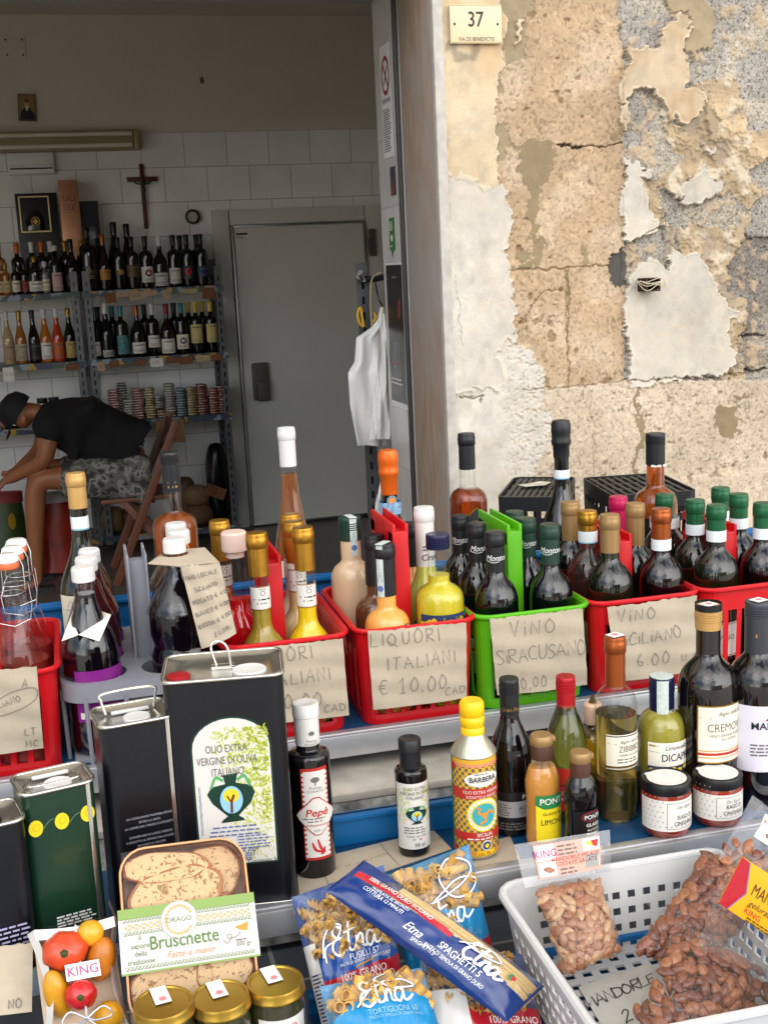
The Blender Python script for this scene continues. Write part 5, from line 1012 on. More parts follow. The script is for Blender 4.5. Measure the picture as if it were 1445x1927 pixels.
WN('dark wine with a tan capsule at the back left of the carrier', 1073, 944, 2.015, darkg, 'tan', .07); WN('dark wine with a copper capsule and white state strip', 1244, 957, 1.845, darkr, 'copper', .052, doc_=True, rz=.3); WN('olive dark wine with a tan capsule behind the copper one', 1195, 947, 1.93, darko, 'tan', .075, rz=.2)
WN('wine with a raspberry pink capsule in the back row', 1163, 934, 2.015, darko, 'pink', .075)
# -- red carrier 4
for i, (px, py, Y, g, tx) in enumerate(((1348, 950, 1.845, darko, 'green capped wine at the front of the last red carrier'), (1308, 940, 1.93, darko, 'green capped wine just behind the front one on the left side'), (1250, 930, 2.05, darko, 'green capped wine standing before the whisky coloured bottle'), (1436, 946, 1.845, darkr, 'green capped reddish wine at the right edge of the photo'), (1390, 929, 1.93, darkg, 'green capped wine beside the last red handle'), (1356, 917, 2.015, darkg, 'green capped wine at the back behind the last red handle'))):
    WN(tx, px, py, Y, g, 'green', .044, doc_=True, rz=.1*i)
# -- swing tops
wire = M('bright wire', 'd5d6d8', .25, .9); gask = M('orange rubber', 'd86a40', .5); porc = M('white porcelain', 'efe9e4', .25, coat=.5); pinkl = M('pink syrup', 'b8463e', .05, trans=.35, ior=1.34)
def swing(lab, px, py, Y):
    p = atY(px, py, Y); H = p.z-ZU-.008; t = thing('swing_top_bottle', lab, 'bottle', (p.x, Y, ZU+.008), random.uniform(-.3, .3), 'swing top bottles at the left edge'); pf = [(0, .002), (.03, 0), (.042, .003), (.043, .012), (.042, .09), (.040, .13), (.030, .175), (.019, .215), (.0155, .24), (.0155, H-.035), (.018, H-.033), (.018, H-.024), (.015, H-.022), (0, H-.022)]
    m = MB(); m.lathe(clip(pf, .13, .95, .004), pinkl, 32); m.build('liquid', t)
    m = MB(); vs0 = len(m.v); m.lathe(pf, shellg, 36)
    m.v = [(x*(1+.025*math.cos(6*math.atan2(y, x)))if z < .2 else x, y*(1+.025*math.cos(6*math.atan2(y, x))) if z < .2 else y, z) for x, y, z in m.v]; m.build('glass', t)
    m = MB(); m.lathe([(.0155, H-.022), (.0165, H-.02), (.0165, H-.015), (.0155, H-.013)], gask, 24); gk = m
    m = MB(); m.lathe([(.015, H-.013), (.0165, H-.011), (.016, H-.003), (.012, H), (0, H)], porc, 24); st0 = m.build('stopper', t); gk.build('gasket', st0)
    m = MB(); c4 = [(-.021, -.004, H-.06), (-.021, -.006, H-.02), (-.016, 0, H-.006), (0, 0, H-.003), (.016, 0, H-.006), (.021, -.006, H-.02), (.021, -.004, H-.06)]; m.tube(c4,   .0008, wire, 6); m.tube([(.0185*math.cos(a*.3927), .0185*math.sin(a*.3927), H-.06) for a in range(16)],   .0008, wire, 6, True)
    m.tube([(.019, -.004, H-.06), (.026, -.01, H-.048), (.028, -.012, H-.075), (.024, -.012, H-.10), (.0, -.026, H-.105), (-.024, -.012, H-.10), (-.027, -.012, H-.075), (-.019, -.004, H-.06)],   .0008, wire, 6); m.build('bail', t)
swing('front swing top bottle with a white stopper and orange gasket', 12, 1042, 1.845); swing('second swing top bottle with a white stopper', 22, 1028, 1.93); swing('rear swing top bottle with its wire bail sprung outwards', 30, 1014, 2.015)
# -- plastic bottles in the grey crate
petw = M('purple black wine in plastic', '0a060c', .04, coat=.3, ior=1.5); purp = M('purple label', '7a1a78', .4); ruby = M('ruby wine', '7a0c22', .0, trans=.8, ior=1.34)
def pet(lab, px, py, Y, R, big=False, liq=None):
    p = atY(px, py, Y); H = p.z-ZU-.01; t = thing('plastic_bottle', lab, 'bottle', (p.x, Y, ZU+.01), random.uniform(-.2, .2), 'plastic bottles of loose wine'); zs, zn = (.19, .275) if big else (.14, .25)
    pf = [(0, .002), (R*.8, 0), (R*.97, .004), (R, .015), (R, .05), (R*.965, .055), (R, .06), (R, .105), (R*.965, .11), (R, .115), (R, .135)]
    if big: pf += [(R*.9, .148), (R*.88, .152), (R*.99, .168)]
    n0 = len(pf)
    for i in range(1, 11):
        q_ = i/10; a, b, c, d = (1-q_)**3, 3*q_*(1-q_)**2, 3*q_*q_*(1-q_), q_**3; pf.append((a*R+b*R+c*.016+d*.0145, a*zs+b*(zs+.5*(zn-zs))+c*(zn-.45*(zn-zs))+d*zn))
    pf += [(.0145, H-.03), (.017, H-.028), (.017, H-.025), (.0145, H-.024), (.0145, H-.002), (0, H-.002)]
    m = MB(); m.lathe(clip(pf, zn-.005 if not big else zn-.002, .97, .003), liq or petw, 32); m.build('liquid', t); m = MB(); m.lathe(pf, shellt, 36); 
    if big: m.v = [(x*(1+.03*math.cos(10*math.atan2(y, x)) if .17 < z < .27 else x*1/x if False else x), y*(1+.03*math.cos(10*math.atan2(y, x))) if .17 < z < .27 else y, z) if not (.17 < z < .27) else (x*(1+.03*math.cos(10*math.atan2(y, x))), y*(1+.03*math.cos(10*math.atan2(y, x))), z) for x, y, z in m.v]
    m.build('plastic', t, ang=60)
    m = MB(); q_ = [(.0155, H-.022), (.0168, H-.022), (.0168, H-.002), (.0155, H), (0, H)]; m.lathe(q_, foilc['whitep'], 40)
    for k in range(40): a = k*math.pi/20; m.box((.0170*math.cos(a), .0170*math.sin(a), H-.012), (.0008, .0012, .017), foilc['whitep'], rz=a)
    m.build('cap', t)
    m = MB(); S = cyl(R, .25); z0 = .10 if not big else .105; m.patch(S, -.045, .045, z0-.045, z0+.035, purp, .0006, 16); script(m, S, 'Montonesi', .0, z0+.004, .008, paper, .0011); m.disc(S, .03, z0+.012, .004, paper, .0011, 8); m.disc(S, .034, z0+.008, .003, paper, .0011, 8); m.disc(S, .032, z0+.003, .003, paper, .0011, 8); m.patch(S, -.04, .04, z0-.04, z0-.03, paper, .001, 12); m.patch(S, .036, .043, z0-.012, z0+.006, M('pale blue print', '9fb4d8', .5), .0011, 3); m.build('label', t)
pet('front white capped plastic bottle of dark wine wearing a paper collar', 155, 1066, 1.845, .0435); pet('ruby wine in a white capped plastic bottle, second in its row', 161, 1048, 1.935, .0435, liq=ruby); pet('rear white capped plastic bottle of ruby wine', 167, 1033, 2.02, .0435, liq=ruby)
pet('large ribbed plastic bottle of black wine carrying the price sheet', 327, 1012, 1.845, .050, True); pet('large plastic bottle of amber wine behind the front one', 336, 997, 1.94, .050, True, M('amber wine', 'b86a2a', .0, trans=.85, ior=1.34)); pet('rearmost large plastic bottle with a white cap', 330, 984, 2.02, .050, True, M('amber wine'))
# -- tall bottles on the rear tray
YB = 2.3; TB = 'tall bottles on the rear tray'
def art_pros(m, R, H): S = cyl(R, -.15); m.patch(S, -.05, .03, .03, .12, cream, .0005, 14); m.line(S, [(-.03, .10), (-.024, .112), (-.016, .10)], .001, gry_i); m.patch(S, -.036, -.01, .094, .095, gry_i, .001, 3); m.text(S, 'PROSIT', -.016, .065, .007, black_i, .001)
btl('large dark prosecco bottle with a gold neck foil and white strip', 140, 877, 2.17, .945, .0465, .10, .235, .0150, .45, .5, darko, capsule, .062, 'blonde', bands=((.232, .254, doc), (.230, .2325, docb)), art=art_pros, group=TB, H=.33)
amber = M('amber glass liquor', 'd9661a', .0, trans=.72, ior=1.36); roseA = M('rose amber wine', 'c9743e', .0, trans=.72, ior=1.34); malv = M('red amber liquor', 'c04a12', .0, trans=.72, ior=1.36)
def art_amb(m, R, H): S = cyl(R, .05); m.poly(S, [(-.022, .10), (.022, .10), (.024, .15), (.016, .175), (.004, .192), (-.004, .192), (-.016, .175), (-.024, .15)], M('orange arched label', 'e0803a', .5), .0012); m.patch(S, -.022, .022, .10, .105, foilc['gold'], .0016, 6); S2 = cyl(.0165, .05); m.fine(S2, -.009, .011, H-.058, .005, goldp, .0008, 2)
btl('amber liqueur bottle with a black cap and an orange arched label', 318, 850, YB, ZT, .0425, .20, .235, .0155, .85, .35, shellg, screw, .075, 'black', amber, .228, art=art_amb, group=TB)
btl('slender tall rose wine bottle with a white capsule', 538, 804, YB, ZT, .0385, .10, .295, .0150, .35, .45, shellg, capsule, .075, 'white', roseA, .285, art=lblart(.5, .05, .12, cream, -.9), group=TB)
def art_or(m, R, H): S = cyl(.0175, 0); m.disc(S, 0, H-.10, .007, M('orange seal', 'e08a4a', .5), .0012, 14); m.ring(S, 0, H-.10, .008, .010, docb, .0012, 14); S = cyl(R, .1); m.patch(S, -.03, .03, .06, .13, M('sky blue label', '9fb6d4', .5), .0005, 10); m.text(S, 'SPRITZ', 0, .09, .010, red_i, .001)
btl('dark sparkling bottle with a crinkled orange foil top', 729, 845, YB, ZT, .0445, .12, .21, .0150, .5, .45, darkb, champ, .09, 'orange', bands=((.188, .212, M('blue patterned strip', '8fb4d4', .4, nz=(160, .6))),), art=art_or, group=TB)
def art_mal(m, R, H):
    S = cyl(R, .1); P_ = [(-.027, .04), (.027, .04), (.029, .12), (.022, .155), (.010, .18), (0, .188), (-.010, .18), (-.022, .155), (-.029, .12)]; m.poly(S, [(x*1.1, .114+(y-.114)*1.05) for x, y in P_], foilc['gold'], .001); m.poly(S, P_, M('spotted black label', '23262b', .5), .0018)
    for a in range(7):
        for b in range(5): m.disc(S, -.018+b*.009+(a % 2)*.0045, .09+a*.009, .001, gry_i, .0022, 6)
    m.text(S, 'MALVASIA', 0, .068, .010, goldp, .0022, sx=.75, bold=.02); m.fine(S, -.010, .012, .162, .003, goldp, .0022, 3)
btl('amber dessert wine bottle with a black capsule and pointed black label', 877, 815, YB, ZT, .0385, .195, .232, .0152, .85, .35, shellg, capsule, .072, 'black', malv, .222, art=art_mal, group=TB)
btl('black prosecco bottle with a black foil top standing before the crates', 1055, 789, YB, ZT, .0445, .10, .235, .0150, .45, .5, darkg, champ, .078, 'black', bands=((.228, .245, doc), (.226, .2285, docb)), group=TB)
def art_wh(m, R, H): S = cyl(R, .1); m.patch(S, -.055, .055, .03, .13, M('black whisky label', '131313', .4), .0005, 16); m.text(S, 'BLUE', -.012, .108, .015, paper, .001, bold=.03); m.text(S, 'ME', .034, .108, .015, paper, .001, bold=.03); m.fine(S, -.04, .04, .08, .005, paper, .001, 3, 2.5); m.patch(S, -.055, .055, .034, .037, foilc['gold'], .001, 16); S2 = cyl(.0205, 0); m.fine(S2, -.018, .018, H-.068, .006, paper, .0016, 1, ragged=.02)
def artw(m, R, H): art_wh(m, R, H)
btl('amber whisky style bottle with a black screw cap and bulged neck', 1233, 815, YB, ZT, .0455, .15, .195, .0185, .85, .3, shellg, screw, .065, 'black', amber, .235, art=artw, group=TB)
# ---- black crates against the wall
cblk = M('black crate plastic', '1b1c1e', .45, nz=(40, .2))
def blackcrate(lab, x, y, z, W, D, H, rz):
    t = thing('crate', lab, 'crate', (x, y, z), rz, 'black plastic crates by the wall'); n = 12; zl = [H*i/n for i in range(n+1)]
    m = MB(); shell(m, W, D, .02, zl, .005, lambda a, b, k: k in (0, n-1, n-2) or abs(abs(a)-W/2) < .03 and abs(abs(b)-D/2) < .03 or ((a if abs(b) > D/2-.012 else b)+.5) % .034 < .007 or k in (4, 8), cblk, .97, 128); m.build('wall', t)
    m = MB()
    for k in range(9): m.box((-W/2+.02+k*(W-.04)/8, 0, H-.006), (.010, D-.02, .008), cblk)
    for k in range(4): m.box((0, -D/2+.03+k*(D-.06)/3, H-.008), (W-.02, .02, .008), cblk)
    m.build('base_grid', t); return t
for dz, tx in ((0, 'lower black crate on the left, under the torn label'), (.205, 'black upturned crate with a torn label behind the green carrier')): blackcrate(tx, 1.055, 2.70, .665+dz, .155, .27, .20, -.50)
for dz, tx in ((0, 'lower black crate on the right against the wall'), (.205, 'black upturned crate behind the whisky style bottle')): blackcrate(tx, 1.275, 2.62, .665+dz, .20, .26, .20, -.14)
for x, y in ((1.055, 2.70), (1.275, 2.62)):
    m = MB(); m.box((x, y, .3315), (.13, .2, .663), dsteel, .01); o = m.build('plinth'); tag(o, 'dark plinth under the %s black crates' % ('left' if x < 1.2 else 'right'), 'plinth')
m = MB(); S = plane((1.06, 2.72, 1.0715), (1, .1, 0), (0, 1, 0)); m.poly(S, [(-.04, -.02), (.01, -.03), (.04, .0), (.02, .025), (-.015, .015), (-.045, .015)], M('torn label', 'c9c2b0', .7, nz=(60, .4)), .002); tag(m.build('paper_scrap'), 'torn pale label on top of the black crate', 'label')
# ---- kraft paper price sheets hung on the carriers
def psheet(name, lab, c, Y, draw, mat=kraft, bow=.004, Yb=None, cat='price sheet', parent=None):
    """c = four corners (pixels: top left, top right, bottom right, bottom left) on the plane of the carriers' fronts"""
    q = [atY(x, y, Y if i < 2 else (Yb or Y)) for i, (x, y) in enumerate(c)]; w = ((q[1]-q[0]).length+(q[2]-q[3]).length)/2; h = ((q[3]-q[0]).length+(q[2]-q[1]).length)/2
    nrm = (q[1]-q[0]).cross(q[0]-q[3]).normalized(); r = random.Random(int(c[0][0]))
    def S(u, v, d):
        a, b = u/w, v/h; d = d*2.2 if d > 0 else d; p = q[3].lerp(q[2], a).lerp(q[0].lerp(q[1], a), b)
        return tuple(p+nrm*(d+bow*math.sin(math.pi*a)*(1-b)+.0014*math.sin(9*a+5*b+c[0][0])+.0010*math.sin(21*b+4*a)))
    e1 = [r.uniform(-1, 1) for _ in range(30)]
    m = MB(); f = lambda d: (lambda a, b: S(w*a, h*(b+(.012*e1[int(a*26)]*(b > .99))), d)); m.grid(f(0), 26, 20, mat); m.grid(lambda a, b: f(-.0008)(1-a, b), 26, 20, mat); draw(m, S, w, h)
    return tag(m.build(name, parent, ang=180), lab, cat, 'handwritten price sheets')
pw1 = .0012
def d_liq(off):
    def f(m, S, w, h):
        m.hand(S, 'LIQUORI', w*off, h*.80, h*.17, pw1, pencil, sp=1.15, rot=.0); m.hand(S, 'ITALIANI', w*.18, h*.48, h*.16, pw1, pencil, sp=1.1, rot=.03, seed=4); m.hand(S, '€ 10,00', w*.07, h*.18, h*.19, pw1, pencil, sp=1.0, seed=5); m.hand(S, 'CAD', w*.76, h*.07, h*.11, pw1*.9, pencil, seed=9)
    return f
psheet('price_sheet', 'kraft sheet reading LIQUORI ITALIANI half hidden by the large oil tin', [(452, 1224), (645, 1203), (657, 1346), (462, 1366)], 1.777, d_liq(.02)); psheet('price_sheet', 'kraft sheet reading LIQUORI ITALIANI with ten euro each written under it', [(692, 1189), (877, 1172), (879, 1313), (702, 1336)], 1.777, d_liq(.02))
def d_sir(m, S, w, h): m.hand(S, 'ViNO', w*.2, h*.74, h*.19, pw1, pencil, sp=1.3); m.hand(S, 'SiRACUSANO', w*.03, h*.40, h*.185, pw1, pencil, sp=.35, rot=.02, seed=3); m.hand(S, '€ 10,00', w*.02, h*.07, h*.13, pw1, pencil, sp=1.1, seed=8)
psheet('price_sheet', 'kraft sheet reading VINO SIRACUSANO on the green carrier', [(921, 1166), (1097, 1146), (1105, 1289), (936, 1309)], 1.777, d_sir)
def d_sic(m, S, w, h): m.hand(S, 'ViNO', w*.1, h*.78, h*.16, pw1, pencil, sp=1.3); m.hand(S, 'SiCiLiANO', w*.06, h*.46, h*.16, pw1, pencil, sp=.75, rot=.03, seed=3); m.hand(S, '6.00', w*.26, h*.17, h*.17, pw1, pencil, sp=1.2, seed=8); m.hand(S, 'UNO', w*.78, h*.17, h*.09, pw1*.9, pencil, seed=2)
psheet('price_sheet', 'kraft sheet reading VINO SICILIANO with the price six euro', [(1143, 1144), (1311, 1121), (1314, 1262), (1160, 1283)], 1.777, d_sic)
def d_mc(m, S, w, h):
    m.hand(S, 'A', w*.83, h*.78, h*.09, pw1, pencil); m.hand(S, 'SiCiLiANO', w*.42, h*.5, h*.075, pw1, pencil, rot=.28, sp=.8); m.line(S, [(w*.42, h*.52), (w*.7, h*.72), (w*.95, h*.76), (w*.96, h*.62), (w*.7, h*.48), (w*.45, h*.44)], .0012, pencil, .0006, 6, True); m.hand(S, 'LT', w*.82, h*.19, h*.08, pw1, pencil); m.hand(S, 'MC', w*.82, h*.04, h*.08, pw1, pencil)
psheet('price_sheet', 'kraft sheet with a ringed word on the swing top carrier', [(-110, 1268), (69, 1256), (82, 1409), (-100, 1428)], 1.777, d_mc)
# sheet draped over the large plastic bottle: collar and hanging flap
t = thing('price_sheet', 'folded kraft sheet listing two litre wine prices round the big plastic bottle neck', 'price sheet', (0, 0, 0), group='handwritten price sheets')
def d_2l(m, S, w, h):
    for i, (s, a) in enumerate((('VINO LOCALE', .02), ('SiCiLiANO', .2), ('ROSATO € 4.00', .08), ('BiANCO € 4.00', .08), ('ROSSO € 4.00', .08), ('2 LiTRi', .42))): m.hand(S, s, w*a, h*(.82-.148*i), h*.052, .0011, pencil, sp=.8, rot=.12, seed=i)
psheet('flap', None, [(340, 1066), (413, 1058), (445, 1192), (379, 1221)], 1.775, d_2l, bow=.008, Yb=1.772, cat=None, parent=t); fo = [o for o in bpy.data.objects if o.parent == t][0]
for k_ in ('label', 'category', 'group'): fo.pop(k_, None)
m = MB(); z0 = atY(330, 1045, 1.845).z; bx = atY(327, 1012, 1.845).x
cl = [atY(277, 1061, 1.80), atY(310, 1037, 1.86), atY(385, 1030, 1.88), atY(413, 1058, 1.775), atY(340, 1066, 1.775)]; hl = [(bx+.0205*math.cos(a*.5236), 1.845+.0205*math.sin(a*.5236), z0+.002) for a in range(12)]
lo = [[Vector((p.x, p.y, 0)) for p in cl], [Vector((p[0], p[1], 0)) for p in hl[::-1]]]; tr = tessellate_polygon(lo); pts = [tuple(p) for p in cl]+hl[::-1]; m.add(pts, [list(x) for x in tr], kraft); m.add([(x, y, z-.0008) for x, y, z in pts], [list(x)[::-1] for x in tr], kraft); m.build('collar', t, flat=True)
# paper collar on the front plastic bottle
m = MB(); z0 = atY(155, 1172, 1.845).z; bx = atY(155, 1066, 1.845).x; wp = M('white paper collar', 'ece4d6', .7)
def cpt(px, py, Y): return tuple(atY(px, py, Y))
L_ = [cpt(116, 1207, 1.79), cpt(137, 1149, 1.86), cpt(139, 1176, 1.835), cpt(148, 1195, 1.80)]; R_ = [cpt(148, 1195, 1.80), cpt(187, 1207, 1.785), cpt(209, 1157, 1.83), cpt(186, 1149, 1.87), cpt(190, 1165, 1.84), cpt(184, 1178, 1.82)]
for q in (L_, R_): m.add(q, [list(range(len(q)))], wp); m.add([(x, y+.001, z) for x, y, z in q], [list(range(len(q)))[::-1]], wp)
tag(m.build('paper_collar', flat=True), 'white paper collar folded round the front plastic bottle', 'paper collar')
# ================================================================ oils, vinegars, sauces on the middle tray
green_p = M('label green', '1f7a44', .5); yel_p = M('label yellow', 'e8cf1e', .5); redp = M('tomato red', 'b52a20', .5); whp = M('bright label', 'd2cfc8', .45); orng = M('orange print', 'd98a2e', .5); tealp = M('teal print', '3aa0a8', .5); leafy = M('olive leaf print', 'b4bf3c', .5); leaf2 = M('pale leaf print', 'c6cf6a', .5); vase = M('vase green', '12352a', .4); skyp = M('sky print', '8cc0dc', .5); brownp = M('trunk print', '6b2d20', .5)
blkg = M('black bottle glass', '07070a', .04, coat=.5)
def vase_art(m, S, u, v, k, h=.0012):
    m.poly(S, [(u+x*k, v+y*k) for x, y in ((-.42, .80), (.42, .86), (.30, .78), (.22, .52), (.85, .40), (1.0, .15), (.8, -.2), (.25, -.62), (.45, -.72), (.5, -.8), (-.5, -.84), (-.42, -.74), (-.2, -.62), (-.8, -.15), (-1.0, .18), (-.8, .42), (-.22, .5), (-.28, .74))], vase, h)
    for s in (-1, 1): m.line(S, [(u+s*.3*k, v+.62*k), (u+s*.6*k, v+.74*k), (u+s*.82*k, v+.38*k)], .10*k, M('vase handle', '4fa35a', .5), h+.0003, 5)
    m.disc(S, u, v-.05*k, .48*k, skyp, h+.0004, 24); m.disc(S, u, v+.1*k, .34*k, M('tree crown print', 'd8c62c', .5), h+.0007, 14, .24*k); m.line(S, [(u-.02*k, v-.5*k), (u, v-.1*k), (u+.12*k, v+.12*k)], .10*k, brownp, h+.001); m.line(S, [(u, v-.15*k), (u-.18*k, v+.1*k)], .06*k, brownp, h+.001)
    m.ring(S, u, v-.05*k, .48*k, .53*k, vase, h+.0009, 24)
def leaves(m, S, u0, u1, v0, v1, n, L, h=.0009, seed=1, dens=None):
    r = random.Random(seed)
    for i in range(n):
        u, v = r.uniform(u0, u1), r.uniform(v0, v1)
        if dens and r.random() > dens((u-u0)/(u1-u0), (v-v0)/(v1-v0)): continue
        a = r.uniform(0, 3.14); c, s = math.cos(a)*L, math.sin(a)*L; mt = leafy if r.random() < .6 else leaf2
        m.add([S(u-c, v-s, h), S(u+s*.3, v-c*.3, h), S(u+c, v+s, h), S(u-s*.3, v+c*.3, h)], [[0, 1, 2, 3]], mt)
def art_pepe(m, R, H):
    S = cyl(R, .18); w = .019
    m.patch(S, -w, w, .028, .158, redp, .0004, 12); m.patch(S, -w+.004, w-.004, .032, .154, whp, .0008, 12)
    for k in range(18):
        for s in (-1, 1): m.disc(S, s*(w-.0035), .034+k*.0068, .0026, whp, .0009, 6)
    m.poly(S, [(-.028, .092), (-.024, .098), (-.004, .118), (.004, .118), (.024, .098), (.028, .092), (.024, .086), (.004, .064), (-.004, .064), (-.024, .086)], redp, .0022); m.poly(S, [(-.0265, .092), (-.023, .0975), (-.0035, .1165), (.0035, .1165), (.023, .0975), (.0265, .092), (.023, .0865), (.0035, .0655), (-.0035, .0655), (-.023, .0865)], whp, .0027)
    m.text(S, 'Pepè', 0, .092, .0105, redp, .0036, shear=.2, bold=.03); m.fine(S, -.018, .019, .0875, .002, gry_i, .0034, 1); m.fine(S, -.012, .014, .0835, .002, gry_i, .0034, 1); m.text(S, 'al Peperoncino', 0, .0775, .0035, redp, .0034); m.text(S, '0,25 l', 0, .070, .003, gry_i, .0034)
    m.disc(S, 0, .142, .006, gry_i, .0012, 10, .004); m.line(S, [(0, .134), (0, .141)], .0015, gry_i, .0012); m.text(S, 'Frantoi', 0, .129, .004, gry_i, .0012); m.text(S, 'COVATO', 0, .124, .0038, gry_i, .0012)
    for k, a in enumerate(((-.008, .054, .0, .038), (-.001, .058, .003, .037), (.008, .046, -.004, .036))): m.line(S, [(a[0], a[1]), ((a[0]+a[2])/2+.002*k, (a[1]+a[3])/2-.003), (a[2]+.006, a[3]+.001)], .0035, red_i, .0014, 5, taper=True)
    S2 = cyl(.0172, .3); m.disc(S2, 0, H-.038, .004, gry_i, .0008, 10, .003); m.text(S2, 'Frantoi', 0, H-.050, .0036, gry_i, .0008); m.text(S2, 'COVATO', 0, H-.055, .0036, gry_i, .0008)
def flatcap(m, rn, zc, H, mat): m.lathe([(rn+.0006, zc), (rn+.001, zc), (rn+.0012, H-.018), (rn+.0022, H-.017), (rn+.0024, H-.002), (rn+.001, H), (rn*.8, H+.0004), (rn*.6, H-.0008), (0, H-.0008)], mat, 32)
btl('dark chilli oil bottle with a white cap and red bordered label', 574, 1322, 1.52, ZM+.001, .0285, .165, .178, .0155, .95, .5, blkg, flatcap, .056, 'whitep', art=art_pepe, rz=-.12)
def art_oil(m, R, H): S = cyl(R, .05); m.patch(S, -.030, .030, .012, .108, whp, .0004, 20); leaves(m, S, -.03, .03, .05, .10, 260, .0022, .0007, 4, lambda a, b: .3+.7*abs(a-.5)*2); m.text(S, 'OLIO EXTRA', 0, .098, .0052, gry_i, .0012, sx=.8); m.text(S, 'VERGINE DI OLIVA', 0, .0915, .0052, gry_i, .0012, sx=.7); m.text(S, 'ITALIANO', 0, .085, .0052, gry_i, .0012, sx=.8); vase_art(m, S, .001, .062, .0155); m.fine(S, -.017, .018, .043, .0022, gry_i, .0012, 3); m.text(S, 'Padula dal 1935', 0, .030, .0032, gry_i, .0012, shear=.3); m.patch(S, -.006, -.002, .026, .0275, green_p, .0012, 2); m.patch(S, .003, .007, .026, .0275, red_i, .0012, 2); m.text(S, '10 cl', .004, .016, .0055, black_i, .0012)
btl('small black olive oil bottle with a leafy vase label', 770, 1389, 1.525, ZM+.003, .0225, .118, .128, .0135, .95, .5, blkg, flatcap, .055, 'black', art=art_oil, rz=-.1)
# olive oil can with a yellow cap
yc = M('yellow cap plastic', 'eebf12', .35); canm = M('pale tin metal', 'b9b6a2', .32, .7); p = atY(887, 1317, 1.497); H = p.z-ZM-.003
t = thing('oil_can', 'patterned round olive oil can with a yellow screw cap', 'oil can', (p.x, 1.497, ZM+.003), -.15); R = .0305
m = MB(); zt = H-.075; m.lathe([(0, .001), (R-.001, 0), (R, .002), (R, .004)], canm, 36); m.lathe([(R, .004), (R, zt)], M('ochre can print', 'd9a632', .35), 36); m.lathe([(R, zt), (R+.0012, zt+.002), (R+.0004, zt+.004), (R*.85, zt+.012), (R*.62, zt+.022), (R*.52, zt+.03)], canm, 36); m.build('can', t)
m = MB(); m.lathe([(R*.53, H-.05), (.0165, H-.049), (.0165, H-.040), (.0145, H-.037), (.017, H-.031), (.017, H-.025), (.0148, H-.022), (.0172, H-.018), (.0168, H-.004), (.014, H), (0, H)], yc, 30); m.build('cap', t)
m = MB(); S = cyl(R, .12)
for a in range(-9, 10):
    for b in range(int(zt/.0055)-1):
        if (a+b) % 2: m.patch(S, a*.0048-.0021, a*.0048+.0021, .010+b*.0052-.0022, .010+b*.0052+.0022, M('check blue', '5d5b52', .45), .0004, 1)
m.patch(S, -.095*.55, -.046, .004, zt, green_p, .0005, 6); m.patch(S, -.047, .047, zt-.010, zt-.006, M('pink trim', 'd98a6a', .5), .0007, 20); m.patch(S, -.047, .047, .006, .012, orng, .0007, 20)
m.disc(S, .004, zt-.028, .026, paper, .0012, 24, .0105); m.text(S, 'BARBERA', .004, zt-.0312, .0078, black_i, .0022, bold=.02, sx=.85); m.fine(S, -.008, .016, zt-.021, .002, gry_i, .0016)
m.patch(S, -.045, .046, zt-.056, zt-.041, redp, .0008, 20); m.text(S, 'OLIO EXTRA VERGINE', .002, zt-.048, .0048, paper, .0014, sx=.8); m.text(S, 'ESTRATTO A FREDDO', .002, zt-.0545, .004, paper, .0014, sx=.8)
m.disc(S, .004, .065, .0245, yel_p, .0008, 28); 
for k in range(22): a = k*.2856; m.disc(S, .004+.0205*math.cos(a), .065+.0205*math.sin(a), .0028, paper, .0012, 6)
m.disc(S, .004, .065, .0165, tealp, .0013, 24); m.disc(S, .004, .065, .0042, orng, .0019, 10)
for k in range(3):
    a = k*2.094+.4; m.line(S, [(.004+.003*math.cos(a), .065+.003*math.sin(a)), (.004+.009*math.cos(a+.3), .065+.009*math.sin(a+.3)), (.004+.0115*math.cos(a-.35), .065+.0115*math.sin(a-.35)), (.004+.0145*math.cos(a-.15), .065+.0145*math.sin(a-.15))], .0028, orng, .0018, 4)
m.patch(S, -.045, .046, .028, .040, redp, .0008, 20); m.text(S, 'SICILIA', .004, .034, .0052, paper, .0014, bold=.02); m.fine(S, -.02, .028, .0295, .0025, paper, .0014); m.disc(S, .006, .020, .0075, paper, .001, 16); m.disc(S, .006, .020, .006, M('seal navy', '3a4468', .5), .0014, 16); m.disc(S, .006, .020, .003, yel_p, .0018, 12); m.patch(S, -.008, .018, .0065, .0125, yel_p, .0012, 6); m.text(S, '300 ML e', .005, .007, .0045, redp, .0018); 
for zz in (.012, zt-.012): m.disc(S, -.042, zz, .006, redp, .0012, 10)
m.build('label', t)
def art_aceto(m, R, H): S = cyl(R, -.05); m.patch(S, -.04, .03, .012, .068, M('black vinegar label', '16161a', .4), .0004, 14); m.patch(S, -.04, .03, .030, .054, M('silver grey label', 'a6a7aa', .4, .3), .0008, 14); m.text(S, 'ACETO', .014, .041, .006, black_i, .0014); m.text(S, 'DI VINO', .016, .034, .005, black_i, .0014); m.text(S, 'PONTI', .020, .057, .007, paper, .0014, bold=.02); m.fine(S, -.036, -.006, .048, .0022, gry_i, .0012, 5); m.fine(S, -.036, .02, .02, .0025, gry_i, .0012, 3)
btl('dark vinegar bottle with a black screw cap and silver label', 957, 1276, 1.545, ZM+.001, .0295, .105, .185, .0122, .6, .45, blkg, screw, .052, 'black', art=[('label', art_aceto), ('neck_print', lambda m, R, H: script(m, cyl(.0138, 0), 'Gran Ponti', 0, H-.045, .006, goldp))])
